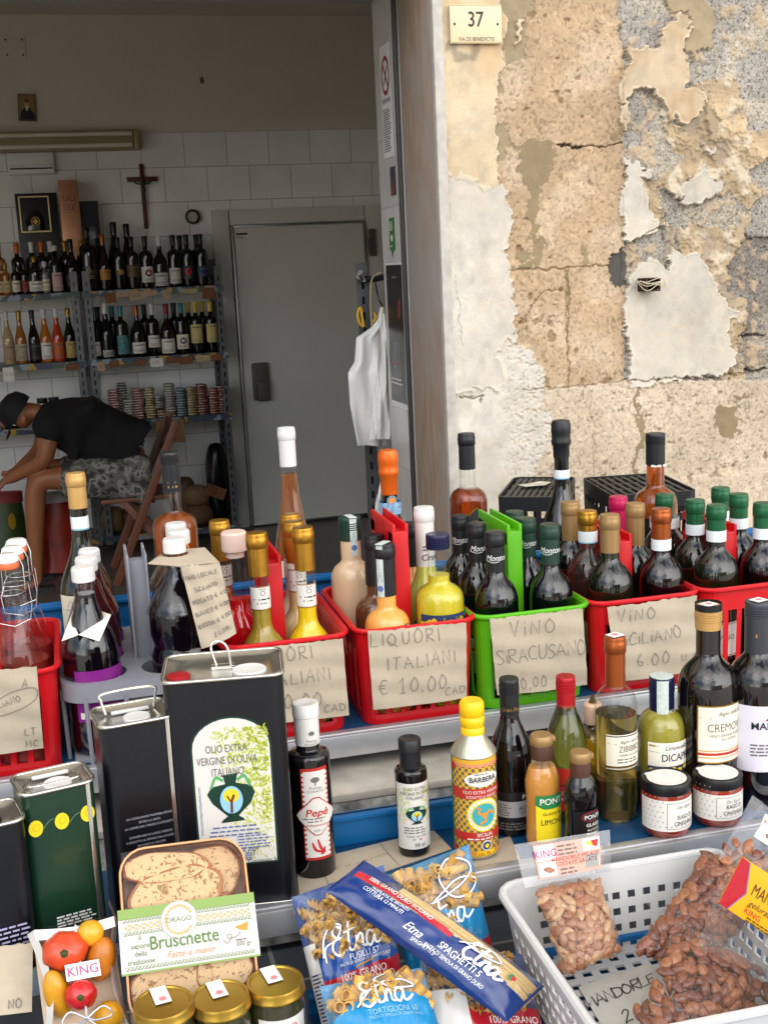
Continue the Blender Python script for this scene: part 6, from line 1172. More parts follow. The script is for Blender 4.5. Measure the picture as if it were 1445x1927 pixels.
def art_redv(m, R, H): S = cyl(R, .0); m.patch(S, -.035, .03, .06, .085, redp, .0004, 12); m.patch(S, -.035, .03, .02, .058, M('red vinegar label', 'b8233a', .5), .0004, 12); m.text(S, 'ACETO', -.012, .045, .006, paper, .001); m.text(S, 'DI MELE', -.012, .036, .005, paper, .001); S2 = cyl(.0138, 0); script(m, S2, 'Ponti', .002, H-.046, .006, goldp)
vin = M('olive green vinegar', '9aa24a', .0, trans=.95, ior=1.35)
btl('pale vinegar bottle with a ribbed red screw cap', 1064, 1272, 1.558, ZM+.001, .0305, .10, .19, .0122, .6, .45, shellg, screw, .055, 'red', vin, .215, art=art_redv)
# squeeze bottles of glaze
def glaze(lab, px, py, Y, R, liq, art, shellm, rz=0):
    p = atY(px, py, Y); H = p.z-ZM-.001; t = thing('glaze_bottle', lab, 'bottle', (p.x, Y, ZM+.001), rz, 'squeeze bottles of glaze'); k = H/.15
    pf = [(0, .002), (R*.85, 0), (R*.97, .004), (R, .012), (R*.97, .03), (R*.93, .05*k), (R*.95, .065*k), (R*1.0, .08*k), (R*.98, .092*k), (R*.8, .106*k), (R*.58, .114*k), (R*.52, .118*k), (R*.52, .122*k), (0, .122*k)]
    if shellm: m = MB(); m.lathe(clip(pf, .108*k, .96, .003), liq, 28, sy=.8); m.build('liquid', t)
    m = MB(); m.lathe(pf, shellm or liq, 32, sy=.82); m.build('bottle_body', t)
    m = MB(); m.lathe([(R*.55, H-.034), (R*.6, H-.034), (R*.6, H-.015), (R*.57, H-.013)], M('brown cap collar', '4a2c20', .45), 28); m.lathe([(R*.60, H-.014), (R*.63, H-.013), (R*.63, H-.003), (R*.55, H), (0, H)], foilc['tan'], 28); m.box((R*.55, -.004, H-.006), (.008, .01, .008), foilc['tan'], .002); m.build('cap', t)
    m = MB(); art(m, R, H); m.build('label', t)
def art_lg(m, R, H): S = lambda u, v, h: (cyl(R, .25)(u, v, h)[0], cyl(R, .25)(u, v, h)[1]*.84, v); m.patch(S, -.024, .024, .012, .078, yel_p, .0006, 14); m.patch(S, -.024, .024, .066, .080, green_p, .001, 14); m.poly(S, [(-.024, .066), (.024, .066), (.012, .060), (-.012, .060)], green_p, .0012); m.text(S, 'PONTI', .0, .067, .009, paper, .0018, bold=.03); m.text(S, 'GLASSA AL', 0, .051, .0042, black_i, .0014); m.text(S, 'LIMONE', 0, .037, .0085, black_i, .0014, sx=.8)
glaze('lemon glaze squeeze bottle with a yellow and green label', 1018, 1382, 1.488, .0255, M('lemon glaze', 'c98a3e', .1, coat=.5, sss=.1), art_lg, shellt)
def art_bg(m, R, H): S = lambda u, v, h: (cyl(R, .2)(u, v, h)[0], cyl(R, .2)(u, v, h)[1]*.84, v); m.patch(S, -.023, .023, .008, .064, M('black glaze label', '131114', .35), .0006, 14); m.disc(S, .004, .055, .016, red_i, .001, 20, .007); m.disc(S, .004, .055, .0152, black_i, .0013, 20, .0063); m.text(S, 'PONTI', .004, .052, .006, paper, .0018, bold=.03); m.text(S, 'GLASSA', .006, .041, .0048, paper, .0014, bold=.03)
def art_bg2(m, R, H):
    art_bg(m, R, H); S = lambda u, v, h: (cyl(R, .2)(u, v, h)[0], cyl(R, .2)(u, v, h)[1]*.84, v)
    for i, s in enumerate(("ALL'ACETO", 'BALSAMICO', 'DI MODENA', 'I.G.P.')): m.text(S, s, .007, .0345-i*.0055, .0032, paper, .0014, bold=.02)
    m.disc(S, -.012, .018, .006, M('mushroom print', 'd8a48a', .5), .0014, 10); m.disc(S, -.013, .014, .004, redp, .0016, 8); m.disc(S, .02, .022, .003, red_i, .0016, 8)
glaze('small black balsamic glaze bottle with a gold cap', 1091, 1414, 1.455, .0235, blkg, art_bg2, None)
goldoil = M('golden oil', 'cfa018', .0, trans=.92, ior=1.40)
def art_or2(m, R, H): S = cyl(R, .25); m.patch(S, -.004, .024, .02, .075, whp, .0005, 8); m.disc(S, .010, .048, .008, orng, .001, 12); m.disc(S, .016, .043, .006, orng, .0012, 12); m.disc(S, .020, .052, .003, green_p, .0013, 8); m.fine(S, 0, .02, .066, .003, red_i, .001); m.fine(S, 0, .02, .03, .0025, orng, .001, 2)
btl('slim bottle of golden orange oil with a pale cork stopper', 1115, 1322, 1.58, ZM+.001, .0245, .10, .125, .0090, .85, .35, shellg, corkcap, .03, 'wood', goldoil, .175, art=art_or2)
def art_zib(m, R, H): S = cyl(R, .28); m.patch(S, -.036, .030, .088, .135, M('ivory label', 'e6dfcc', .5), .0004, 18); m.patch(S, -.036, .030, .132, .1335, black_i, .0008, 18); [m.patch(S, -.036, .030, .080+k*.0032, .0812+k*.0032, whp if k % 2 else black_i, .0006, 18) for k in range(3)]; script(m, S, 'Baglio delle Fate', .004, .122, .005, gry_i); m.text(S, 'ZIBIBBO', 0, .109, .0095, gry_i, .001, sx=.75); m.text(S, 'TERRE SICILIANE', 0, .1025, .0035, gry_i, .001); m.fine(S, -.02, .02, .097, .0025, gry_i, .001, 2); m.line(S, [(-.034, .122), (-.02, .121)], .0008, orng, .001)
zib = M('straw wine', 'dcc067', .0, trans=.96, ior=1.34)
btl('clear bottle of straw coloured wine with an orange capsule', 1157, 1197, 1.535, ZM+.001, .0305, .165, .205, .0132, .8, .35, shellg, capsule, .075, 'copper', zib, .158, art=art_zib)
stk = M('white square sticker', 'efe9e6', .5); pinkp = M('pink stamp', 'd9868e', .5)
def topstick(px, py, Y, lab, r=.012, z=None, rz=.3):
    p = atY(px, py, Y); m = MB(); m.box((0, 0, .0006), (r*1.7, r*1.5, .0008), stk); m.disc(plane((0, 0, .001), (1, 0, 0), (0, 1, 0)), 0, 0, r*.4, pinkp, .0004, 10); o = m.build('price_sticker', None, (p.x, Y, p.z+.0012 if z is None else z), (0, 0, rz)); return tag(o, lab, 'sticker', 'price stickers on caps and lids')
topstick(1157, 1197, 1.535, 'white price sticker on the orange capsule')
def art_dic(m, R, H):
    S = cyl(R, .12); m.patch(S, -.042, .042, .073, .110, M('lemon drink label', 'ebe3d2', .5), .0004, 20); m.patch(S, -.042, .042, .064, .074, lem2, .0006, 20); [m.disc(S, -.036+k*.0105, .068+.002*(k % 2), .0045, yel_p, .001, 8, .003) for k in range(8)]
    script(m, S, 'Limoncello', .002, .099, .007, lem2, .001); m.text(S, 'DICAPRI', .002, .082, .0115, lem2, .001, sx=.8, bold=.02); m.patch(S, -.04, -.024, .096, .0965, gry_i, .001, 4); m.fine(S, -.04, -.022, .104, .003, goldp, .001); m.fine(S, .026, .041, .103, .003, goldp, .001)
btl('cloudy yellow lemon liqueur with a navy cap and tax strip', 1245, 1273, 1.545, ZM+.001, .036, .115, .155, .0165, .85, .3, shellg, screw, .052, 'navy', M('cloudy lemon liqueur', 'b3a83c', .05, coat=.5, trans=.35, ior=1.36), .16, art=[('label', art_dic), ('tax_strip', lambda m, R, H: m.patch(cyl(.0172, .1), -.016, -.001, H-.055, H-.001, strip, .0026, 6)), ('neck_print', lambda m, R, H: m.text(cyl(.0172, .1), 'DICAPRI', .008, H-.05, .005, paper, .0028))])
m = MB(); p = atY(1245, 1273, 1.545); m.lathe([(0, .0002), (.0168, 0), (.0165, .0012), (0, .0016)], strip, 20); o = m.build('tax_strip', None, (p.x, 1.545, p.z+.0005)); tag(o, 'pale tax strip disc folded over the navy cap', 'sticker')
def art_cre(m, R, H): S = cyl(R, .2); gg = foilc['gold']; m.patch(S, -.046, .046, .078, .165, gg, .0004, 20); m.patch(S, -.044, .044, .080, .163, M('ivory label'), .0007, 20); m.patch(S, -.044, .044, .090, .094, redp, .001, 20); m.patch(S, -.044, .044, .096, .0975, orng, .001, 20); m.patch(S, -.044, .044, .086, .0875, orng, .001, 20); script(m, S, 'Baglio delle Fate', .008, .150, .006, gry_i); m.text(S, 'CREMOVO', .002, .126, .0125, gry_i, .001, sx=.8); m.text(S, 'VINO AROMATIZZATO', .002, .118, .0042, gry_i, .001); m.text(S, "ALL'UOVO", .002, .112, .0042, gry_i, .001); m.line(S, [(-.042, .148), (-.026, .147)], .0008, redp, .001); m.line(S, [(-.042, .146), (-.026, .145)], .0006, goldp, .001)
btl('tall dark egg wine bottle with a blonde screw cap and cream label', 1333, 1139, 1.53, ZM+.001, .0435, .175, .235, .0175, .75, .35, darkb, screw, .034, 'blonde', bands=((.296, .306, M('black cap ring', '151416', .4)),), art=art_cre); topstick(1333, 1139, 1.53, 'white price sticker on the tall egg wine bottle')
def art_mars(m, R, H): S = cyl(R, -.05); m.patch(S, -.05, .05, .06, .16, M('lilac white label', 'd8d5e0', .5), .0004, 20); [m.line(S, [(-.05+k*.006, .06), (-.05+k*.006+.05, .16)], .0009, M('lilac line', 'a9a4bc', .5), .0008) for k in range(0, 9)]; m.poly(S, [(-.01, .138), (.03, .138), (.01, .158)], red_i, .001); m.text(S, 'MARSALA', .004, .125, .011, black_i, .0012, bold=.03); script(m, S, 'fine', .012, .112, .009, red_i, .0012); m.fine(S, -.03, .04, .10, .003, gry_i, .0012, 4); m.text(S, 'SECCO', .02, .085, .007, red_i, .0012); m.text(S, 'baglio', .012, .048, .010, paper, .0012)
btl('tall dark wine bottle with a grey screw cap and lilac striped label', 1427, 1131, 1.515, ZM+.001, .0435, .175, .235, .0175, .75, .35, darkr, screw, .075, 'greyc', art=[('label', art_mars), ('neck_print', lambda m, R, H: m.fine(cyl(.0188, .1), -.015, .015, H-.05, .007, goldp, .0012))]); topstick(1427, 1131, 1.515, 'white price sticker on the grey screw cap')
btl('dark bottle with a violet capsule behind the lilac labelled one', 1430, 1098, 1.85, ZU+.002, .036, .15, .2, .0175, .7, .3, darkr, capsule, .05, 'violet')
sauce = M('tomato sauce', '8f2a16', .12, coat=.6, nz=(40, .4)); dots = M('grey dots', '8f8d88', .5)
def jar(lab, px, py, Y, l1, l2, th, rz=0):
    p = atY(px, py, Y); H = p.z-ZM-.001; R = .0345; t = thing('sauce_jar', lab, 'jar', (p.x, Y, ZM+.001), rz, 'sauce jars with black lids'); m = MB(); m.lathe([(0, .002), (R*.7, 0), (R*.9, .005), (R, .016), (R, H-.022), (R*.93, H-.016), (R*.9, H-.012)], sauce, 36); m.build('glass', t)
    m = MB(); m.lathe([(R*.9, H-.016), (R*1.0, H-.016), (R*1.01, H-.012), (R*1.01, H-.004), (R*.97, H-.001), (R*.9, H), (R*.86, H-.0012), (0, H-.0012)], blk, 36); lid_ = m.build('lid', t)
    m = MB(); S = plane((0, 0, H-.001), (1, 0, 0), (0, 1, 0)); m.disc(S, 0, -.002, R*.8, paper, .0003, 28); m.patch(S, -.024, -.014, .012, .022, paper, .0004, 2); m.ring(S, 0, -.002, R*.62, R*.64, M('faint print', 'cfcac2', .5), .0007, 28); m.build('seal', lid_)
    m = MB(); S = cyl(R, th); m.patch(S, -.062, .045, .016, H-.022, paper, .0004, 24)
    for a in range(14):
        for b in range(7):
            if a*.0075-.058 < -.022 or b < 1: m.disc(S, -.058+a*.0075+(b % 2)*.0037, .023+b*.0072, .0010, dots, .0008, 6)
    for (u0, u1, v0, v1) in ((-.019, .034, .0195, .0201), (-.019, .034, H-.0262, H-.0256), (-.019, -.0184, .0195, H-.026), (.0334, .034, .0195, H-.026)): m.patch(S, u0, u1, v0, v1, gry_i, .0008, 10)
    script(m, S, 'Dei Sapori', .008, H-.0345, .0052, dots, .001); m.text(S, l1, .008, .0335, .0062, black_i, .001, sx=.78); m.text(S, l2, .008, .0245, .0062, black_i, .001, sx=.78); m.build('label', t)
jar('jar of wild boar SUGO with a black lid and dotted label', 1253, 1461, 1.462, 'SUGO DI', 'CINGHIALE', .12); jar('jar of wild boar RAGU with a black lid and dotted label', 1350, 1451, 1.468, 'RAGÙ DI', 'CINGHIALE', .0)
# sheets lying flat on the middle tray
def flat_sheet(lab, pxs, z, draw=None):
    q = [atZ(x, y, z) for x, y in pxs]; m = MB(); m.add([tuple(p) for p in q], [list(range(len(q)))], kraft); m.add([(p.x, p.y, p.z-.001) for p in q], [list(range(len(q)))[::-1]], kraft)
    if draw: S = lambda u, v, h: tuple(q[3].lerp(q[2], u).lerp(q[0].lerp(q[1], u), v)+Vector((0, 0, h))); draw(m, S)
    tag(m.build('price_sheet', flat=True), lab, 'price sheet', 'handwritten price sheets')
def d_fl(m, S): m.hand(S, 'SiCiLiANO', .22, .5, .085, .005, pencil, sp=.5); m.hand(S, 'SiRACUSA', .72, .52, .06, .005, pencil, sp=.3); m.line(S, [(.2, .9), (.24, .02)], .004, pencil); m.line(S, [(.62, .95), (.66, .05)], .004, pencil)
flat_sheet('kraft sheet lying under the chilli oil and small oil bottles', [(540, 1630), (815, 1562), (850, 1598), (545, 1702)], ZM+.0015, d_fl); flat_sheet('kraft sheet lying under the yellow capped oil can', [(860, 1600), (960, 1574), (985, 1632), (888, 1650)], ZM+.0012, lambda m, S: (m.hand(S, 'BARBERA', .15, .45, .10, .006, pencil, sp=.4), m.hand(S, '15.00', .3, .15, .12, .006, pencil, sp=.6)))
# ================================================================ oil tins
def tin(lab, xl, yf, zb, Wd, Dp, Hh, rz, body, plug='white', feats=None, handle='flat', seam=None):
    c = math.cos(rz); s = math.sin(rz); t = thing('oil_tin', lab, 'oil tin', (xl+Wd/2*c-Dp/2*s, yf+Wd/2*s+Dp/2*c, zb), rz, 'olive oil tins'); r = .014
    o = resamp(rrect(Wd, Dp, r), 64); n = 64; vs = []; lv = (0, .004, Hh-.004, Hh)
    m = MB(); vs = [(x, y, z) for z in (0, Hh-.006) for x, y in o]; m.add(vs, [[i, (i+1) % n, n+(i+1) % n, n+i] for i in range(n)], body); m.build('body', t, ang=50)
    m = MB(); m.tube([(x, y, Hh-.003) for x, y in o], .0026, tinm, 8, True); i2 = resamp(rrect(Wd-.006, Dp-.006, r-.003), 64); i3 = resamp(rrect(Wd-.022, Dp-.022, r-.003), 64)
    m.add([(x, y, Hh-.003) for x, y in i2]+[(x, y, Hh-.006) for x, y in i3], [[i, (i+1) % n, n+(i+1) % n, n+i] for i in range(n)]+[list(range(n, 2*n))], tinm); top_ = m.build('top', t, ang=50)
    m = MB(); m.tube([(x, y, .002) for x, y in o], .0022, tinm, 6, True); m.build('base_rim', t)
    if seam is not None: m = MB(); m.box((seam, -Dp/2-.0006, Hh/2), (.005, .0016, Hh-.008), tinm, .0005); m.build('seam', t)
    m = MB(); pl = {'white': foilc['whitep'], 'black': blk, 'redwhite': foilc['whitep']}[plug]; pr = .022 if Wd > .1 else .017; px = Wd*.22 if plug == 'redwhite' else .003; m.lathe([(pr, -.001), (pr, .003), (pr*.94, .0045), (pr*.7, .0038), (0, .0034)], pl, 28, (px, -Dp*.22, Hh-.006)); m.build('plug', top_)
    if plug == 'redwhite': m = MB(); m.lathe([(.015, 0), (.015, .004), (.012, .005), (0, .0045)], foilc['red'], 24, (-Wd*.37, -Dp*.25, Hh-.006)); m.build('red_plug', top_)
    m = MB()
    if handle == 'up': m.tube(catmull([(-.03, .012, Hh-.004), (-.034, .014, Hh+.012), (-.030, .016, Hh+.022), (.030, .016, Hh+.022), (.034, .014, Hh+.012), (.03, .012, Hh-.004)], 6), .0018, tinm, 8); m.box((0, .010, Hh-.003), (.048, .006, .004), foilc['whitep'], .0015)
    elif handle == 'flat': m.tube(catmull([(-.028, .012, Hh-.003), (-.032, -.002, Hh-.003), (-.024, -.012, Hh-.003), (.024, -.012, Hh-.003), (.032, -.002, Hh-.003), (.028, .012, Hh-.003)], 6), .0014, tinm, 8); m.box((0, .012, Hh-.002), (.044, .006, .004), foilc['whitep'], .0015)
    else: m.tube(catmull([(-.008, 0, Hh-.005), (-.014, .004, Hh+.02), (-.006, .006, Hh+.028), (.006, 0, Hh+.022), (.010, -.004, Hh-.004)], 6), .0016, tinm, 8); m.box((0, 0, Hh-.004), (.03, .014, .004), tinm, .001)
    m.build('handle', top_)
    if feats: m = MB(); feats(m, plane((0, -Dp/2, 0), (1, 0, 0), (0, 0, 1)), Wd, Hh); m.build('label', t, flat=True)
    return t
tinm = M('tinplate', 'cfccc4', .22, .95, nz=(6, .06)); tblk = M('black lacquered tin', '0b0c12', .32, coat=.12); tgrn = M('green lacquered tin', '12301e', .28, coat=.2)
def f_5l(m, S, W_, H_):
    u0, u1, v0, v1 = -.044, .052, .062, .258; r = (u1-u0)/2; cx = (u0+u1)/2; vc = v1-r*.8
    arch = lambda g: [(u0-g, v0-g), (u1+g, v0-g)]+[(cx+(r+g)*math.cos(a*math.pi/14), vc+(r*.8+g)*math.sin(a*math.pi/14)) for a in range(15)]
    m.poly(S, arch(.0025), vase, .0004); m.poly(S, arch(0), whp, .0007)
    leaves(m, S, u0+.012, u1-.002, v0+.05, v1-.012, 1500, .0036, .001, 2, lambda a, b: min(1, max(.0, a*1.5-.35+.4*(b-.5)))); leaves(m, S, cx+.012, u1-.002, v0+.006, v0+.05, 160, .0026, .001, 3, lambda a, b: .5)
    for i, s in enumerate(('OLIO EXTRA', 'VERGINE DI OLIVA', 'ITALIANO')): m.text(S, s, cx-.006, v1-.044-i*.0155, .0105, gry_i, .0014, sx=.62)
    vase_art(m, lambda u, v, h: S(u, v0+.090+(v-v0-.090)*1.3, h), cx-.004, v0+.090, .030); 
    for i, w in enumerate((.052, .058, .062)): m.fine(S, cx-w/2-.004, cx+w/2, v0+.05-i*.0055, .0028, M('blue print', '5d6c9c', .5), .0014, 1, ragged=.02)
    m.text(S, 'Padula dal 1935', u0+.002, v0+.022, .0042, M('blue print'), .0014, shear=.3, al='L'); m.patch(S, u0+.002, u0+.010, v0+.0165, v0+.018, green_p, .0014, 1); m.patch(S, u0+.016, u0+.024, v0+.0165, v0+.018, red_i, .0014, 1)
    for i in range(5): m.fine(S, cx, u1-.004, v0+.036-i*.004, .0024, M('blue print'), .0014, 1, ragged=.2, seed=i)
    for (a, b, c, d) in ((u0+.002, cx-.002, v0+.003, v0+.0034), (u0+.002, cx-.002, v0+.013, v0+.0134), (u0+.002, u0+.0024, v0+.003, v0+.0134), (cx-.0024, cx-.002, v0+.003, v0+.0134)): m.patch(S, a, b, c, d, gry_i, .0014, 1)
    m.hand(S, '2023 2024', cx, v0+.0165, .005, .0007, M('pen blue', '3a4a8c', .5), .0016, sp=.5); m.hand(S, '28.09.2024', cx, v0+.010, .0045, .0007, M('pen blue'), .0016, sp=.4); m.hand(S, '03 2026', cx+.002, v0+.0045, .004, .0007, M('pen blue'), .0016, sp=.5); m.text(S, 'Contenuto 5l', u1-.018, v0+.0, .005, black_i, .0016)
    m.text(S, 'www.aziendagricolapadula.com', u0+.006, v0+.075, .0038, M('blue print'), .0014, rot=math.pi/2)
tin('large five litre black olive oil tin with an arched leafy label', .072, 1.462, ZM+.001, .150, .112, .312, -.14, tblk, 'redwhite', f_5l, 'loop')
def f_blk(m, S, W_, H_):
    for i, s in enumerate(('DA CONSUMARSI PREFERIBILMENTE', 'ENTRO LA DATA', 'SU COPERCHIO, FONDO O ETICHETTA', '', 'CONSERVARE IN LUOGO FRESCO', 'E ASCIUTTO AL RIPARO DALLA LUCE E', 'DA FONTI DI CALORE', '', 'PER ALIMENTI')):
        if s: m.text(S, s, .004, .140-i*.0062, .0032, M('faded tin print', '8d8f98', .5), .0006, sx=.8)
tin('tall plain black olive oil tin with its wire handle raised', -.006, 1.452, ZM+.001, .092, .078, .268, .14, tblk, 'white', f_blk, 'up', .036)
def f_grn(m, S, W_, H_):
    for i, u in enumerate((-.031, .0, .031)): m.disc(S, u, H_-.046+.002*i, .0085, M('olive print yellow', 'd9c41c', .5), .0006, 20, .0105); m.ring(S, u+.001, H_-.045+.002*i, .004, .0045, M('olive print shade', 'b09a14', .5), .001, 16)
    for u in (-.016, .015): m.line(S, [(u-.006, H_-.048), (u, H_-.041), (u+.007, H_-.038)], .001, M('stem print', '5d7a5a', .5), .0006, 4)
    m.fine(S, -.018, .032, .058, .0028, paper, .0006, 4, 1.4, ragged=.2)
    for u in (-.03, .002, .033): m.disc(S, u, .034+u*.06, .0075, M('olive print yellow'), .0006, 14, .005); m.line(S, [(u-.014, .036), (u-.004, .041)], .0016, paper, .0007)
tin('green olive oil tin with three yellow olives on its front', -.103, 1.412, ZM-.012, .088, .07, .225, .22, tgrn, 'white', f_grn, 'flat', .034)
def f_b1(m, S, W_, H_):
    for i in range(5): m.fine(S, -.03, .036, .072-i*.0058, .0032, M('lilac tin print', 'a7a3c4', .5), .0006, 1, ragged=.05, seed=i)
    m.text(S, '1 litro e', .014, .033, .0085, paper, .0006, bold=.02)
    for k in range(3): m.ring(S, -.008+k*.018, .020, .0045, .0055, paper, .0006, 3 if k else 12); m.fine(S, -.014+k*.018, -.002+k*.018, .0105, .0016, paper, .0006, 1)
tin('black one litre olive oil tin cut by the left edge', -.185, 1.375, ZM-.012, .088, .07, .205, .22, tblk, 'black', f_b1, 'none_')
# ================================================================ packets and baskets in front
def quad(pxs): return [atY(x, y, Y) for x, y, Y in pxs]              # top left, top right, bottom right, bottom left, each at its own distance
def pillow_S(q, T, pw_=.55, wr=.0, seed=0, base=0):
    w = ((q[1]-q[0]).length+(q[2]-q[3]).length)/2; h = ((q[3]-q[0]).length+(q[2]-q[1]).length)/2; nr = (q[1]-q[0]).cross(q[0]-q[3]).normalized()
    def S(u, v, d, side=1):
        a, b = min(1, max(0, u/w)), min(1, max(0, v/h)); p = q[3].lerp(q[2], a).lerp(q[0].lerp(q[1], a), b); sa, sb = math.sin(math.pi*a), math.sin(math.pi*b)
        t = T*(max(sa, 0)*1.0)**pw_*(max(sb, 0))**(pw_*.8)
        if wr: t += wr*(math.sin(23*a+9*b+seed)*math.sin(17*b-5*a+seed*2)*.6+math.sin(41*a-13*b+seed)*.4)*min(1, sa*3)*.8
        return tuple(p+nr*(t*side*(1 if side > 0 else .5)+d+base))
    return S, w, h
def packet(t, S, w, h, matf, nu=56, nv=72, name='film', back=None):
    m = MB(); vs = [S(w*i/nu, h*j/nv, 0) for j in range(nv+1) for i in range(nu+1)]; o = len(m.v); m.v += vs
    for j in range(nv):
        for i in range(nu):
            m.f.append([j*(nu+1)+i, j*(nu+1)+i+1, (j+1)*(nu+1)+i+1, (j+1)*(nu+1)+i]); m.m.append(m.mi(matf((i+.5)/nu, (j+.5)/nv)))
    m.grid(lambda a, b: S(w*(1-a), h*b, 0, -1), 14, 18, back or matf(.5, .5)); return m.build(name, t, ang=180)
film = clear('crinkled clear film', (.97, .97, .97), 1.5, .07, bump=(38, 1.0), haze=.07); film2 = clear('stiff clear film', (.95, .95, .96), 1.5, .05, bump=(14, .35), haze=.07)
eb = M('pasta bag blue', '1d4f9c', .22, bump=(40, .25), coat=.3); edb = M('pasta bag deep blue', '14306f', .2, bump=(50, .3), coat=.4); ecy = M('pasta bag sky blue', '1d84b8', .22, bump=(40, .25), coat=.3); ered = M('pasta bag red', 'b01c2c', .22, bump=(40, .2), coat=.3); ewh = M('pasta bag white', 'dcdad6', .3, bump=(40, .2)); wpr = M('white print', 'eeeeea', .4)
durum = [M('durum '+k, c, .5, sss=.15) for k, c in (('a', 'd0a252'), ('b', 'c49548'), ('c', 'd9b067'))]
def etna(m, S, u, v, k, h=.002, w=.042, rot=0):
    c, s = math.cos(rot), math.sin(rot); f = lambda L: [(u+k*(x*c-y*s), v+k*(x*s+y*c)) for x, y in L]
    for L, ww in (([(.40, .88), (.22, 1.0), (.08, .84), (.16, .62), (.34, .56)], 1), ([(.34, .56), (.08, .50), (-.02, .2), (.18, -.02), (.48, .12)], 1), ([(.70, 1.05), (.60, .45), (.60, .08), (.78, .08), (.88, .3)], 1), ([(.46, .70), (.70, .74), (.98, .80)], .8), ([(.90, .5), (.88, .04)], 1), ([(.89, .3), (1.04, .52), (1.12, .42), (1.1, .12), (1.24, .06)], 1), ([(1.58, .46), (1.36, .52), (1.24, .22), (1.36, .02), (1.54, .26), (1.60, .5), (1.57, .12), (1.72, .08), (1.95, .25)], 1)): m.line(S, f(L), w*k*ww*2, wpr, h, 5)
def loops(m, S, P, w=.0022, h=.002): m.line(S, P, w*1.7, M('navy outline', '27356b', .4), h-.0004, 8); m.line(S, P, w, wpr, h, 8)
def mk_pasta(kind):
    m = MB(); g = durum[0]
    if kind == 'fusilli': m.grid(lambda a, b: ((.0042*(1+.55*math.cos(3*(a*6.283))))*math.cos(a*6.283+b*9), (.0042*(1+.55*math.cos(3*(a*6.283))))*math.sin(a*6.283+b*9), (b-.5)*.034), 18, 16, g, wrap=True)
    elif kind == 'tube': m.grid(lambda a, b: ((.0062+.0005*math.cos(9*(a*6.283)+b*6))*math.cos(a*6.283), (.0062+.0005*math.cos(9*a*6.283+b*6))*math.sin(a*6.283), (b-.5)*.036), 30, 6, g, wrap=True); m.grid(lambda a, b: (.0048*math.cos(-a*6.283), .0048*math.sin(-a*6.283), (b-.5)*.036), 16, 1, g, wrap=True); [m.grid(lambda a, b, s=s: ((.0048+.0014*b)*math.cos(s*a*6.283), (.0048+.0014*b)*math.sin(s*a*6.283), s*.018), 16, 1, g, wrap=True) for s in (-1, 1)]
    return m
_pp = {}
def fill_pasta(t, kind, S, w, h, ok, n, dep, seed, nm):
    r = random.Random(seed); cells = int(math.sqrt(n*4)); spots = [(r.uniform(.12, .88), r.uniform(.05, .90)) for _ in range(n*6)]; k = 0; inv = 0
    for a, b in spots:
        if not ok(a, b): continue
        if k >= n: break
        i = k % 3; key = (kind, i); pos = S(a*w, b*h, -dep-.002-r.uniform(0, .005)); rot = (r.uniform(0, 6), r.uniform(0, 6), r.uniform(0, 6))
        if key not in _pp: mm = mk_pasta(kind); mm.mats = [durum[i]]; o = mm.build(nm, t, ang=70); _pp[key] = o
        else: o = _pp[key].copy(); o.name = nm; COL.objects.link(o); o.parent = t
        o.location = pos; o.rotation_euler = rot; k += 1
# -- fusilli packet
t = thing('pasta_packet', 'packet of twisted fusilli leaning behind the spaghetti', 'pasta packet', (0, 0, 0), group='blue pasta packets'); q = quad([(548, 1690, 1.41), (722, 1628, 1.41), (768, 1905, 1.315), (610, 1950, 1.31)]); S, w, h = pillow_S(q, .024, wr=.003, seed=1)
def mf(a, b):
    if a < .13 and b < .62 and b > .02: return ewh
    lim = .60-.22*(a-.5)**2*4+.05*math.sin(a*7)
    if b > lim: return film
    if .235 < b-(a-.5)*.05 < .36 and a > .13: return ered
    return eb
packet(t, S, w, h, mf, back=eb); fill_pasta(t, 'fusilli', S, w, h, lambda a, b: b > .52, 88, .006, 3, 'fusilli')
m = MB(); etna(m, S, w*.30, h*.485, .034); m.text(S, 'FUSILLI 57', w*.62, h*.43, .0075, wpr, .0014, sx=.85); m.text(S, 'PASTA DI SEMOLA DI GRANO DURO', w*.62, h*.405, .0036, wpr, .0014, sx=.8); m.text(S, '100% GRANO', w*.58, h*.305, .0085, wpr, .0014, sx=.85); m.text(S, 'DURO SICILIANO', w*.58, h*.255, .0085, wpr, .0014, sx=.85); m.text(S, 'TRAFILATA AL BRONZO', w*.58, h*.215, .004, wpr, .0014); m.text(S, '500 g e', w*.78, h*.175, .005, wpr, .0014)
for i in range(14): m.fine(S, w*.015, w*.12, h*(.40-.026*i), .0025, M('navy print', '2a3260', .5), .0014, 1, ragged=.1, seed=i)
for i in range(7): a = i*.5; m.line(S, [(w*(.5+.03*i), h*(.37+.004*i)), (w*(.54+.03*i), h*(.385+.004*i))], .0016, durum[1], .0016)
loops(m, S, [(w*.18, h*.50), (w*.22, h*.62), (w*.32, h*.70), (w*.42, h*.68), (w*.36, h*.60), (w*.22, h*.56), (w*.20, h*.46)]); m.build('print', t)
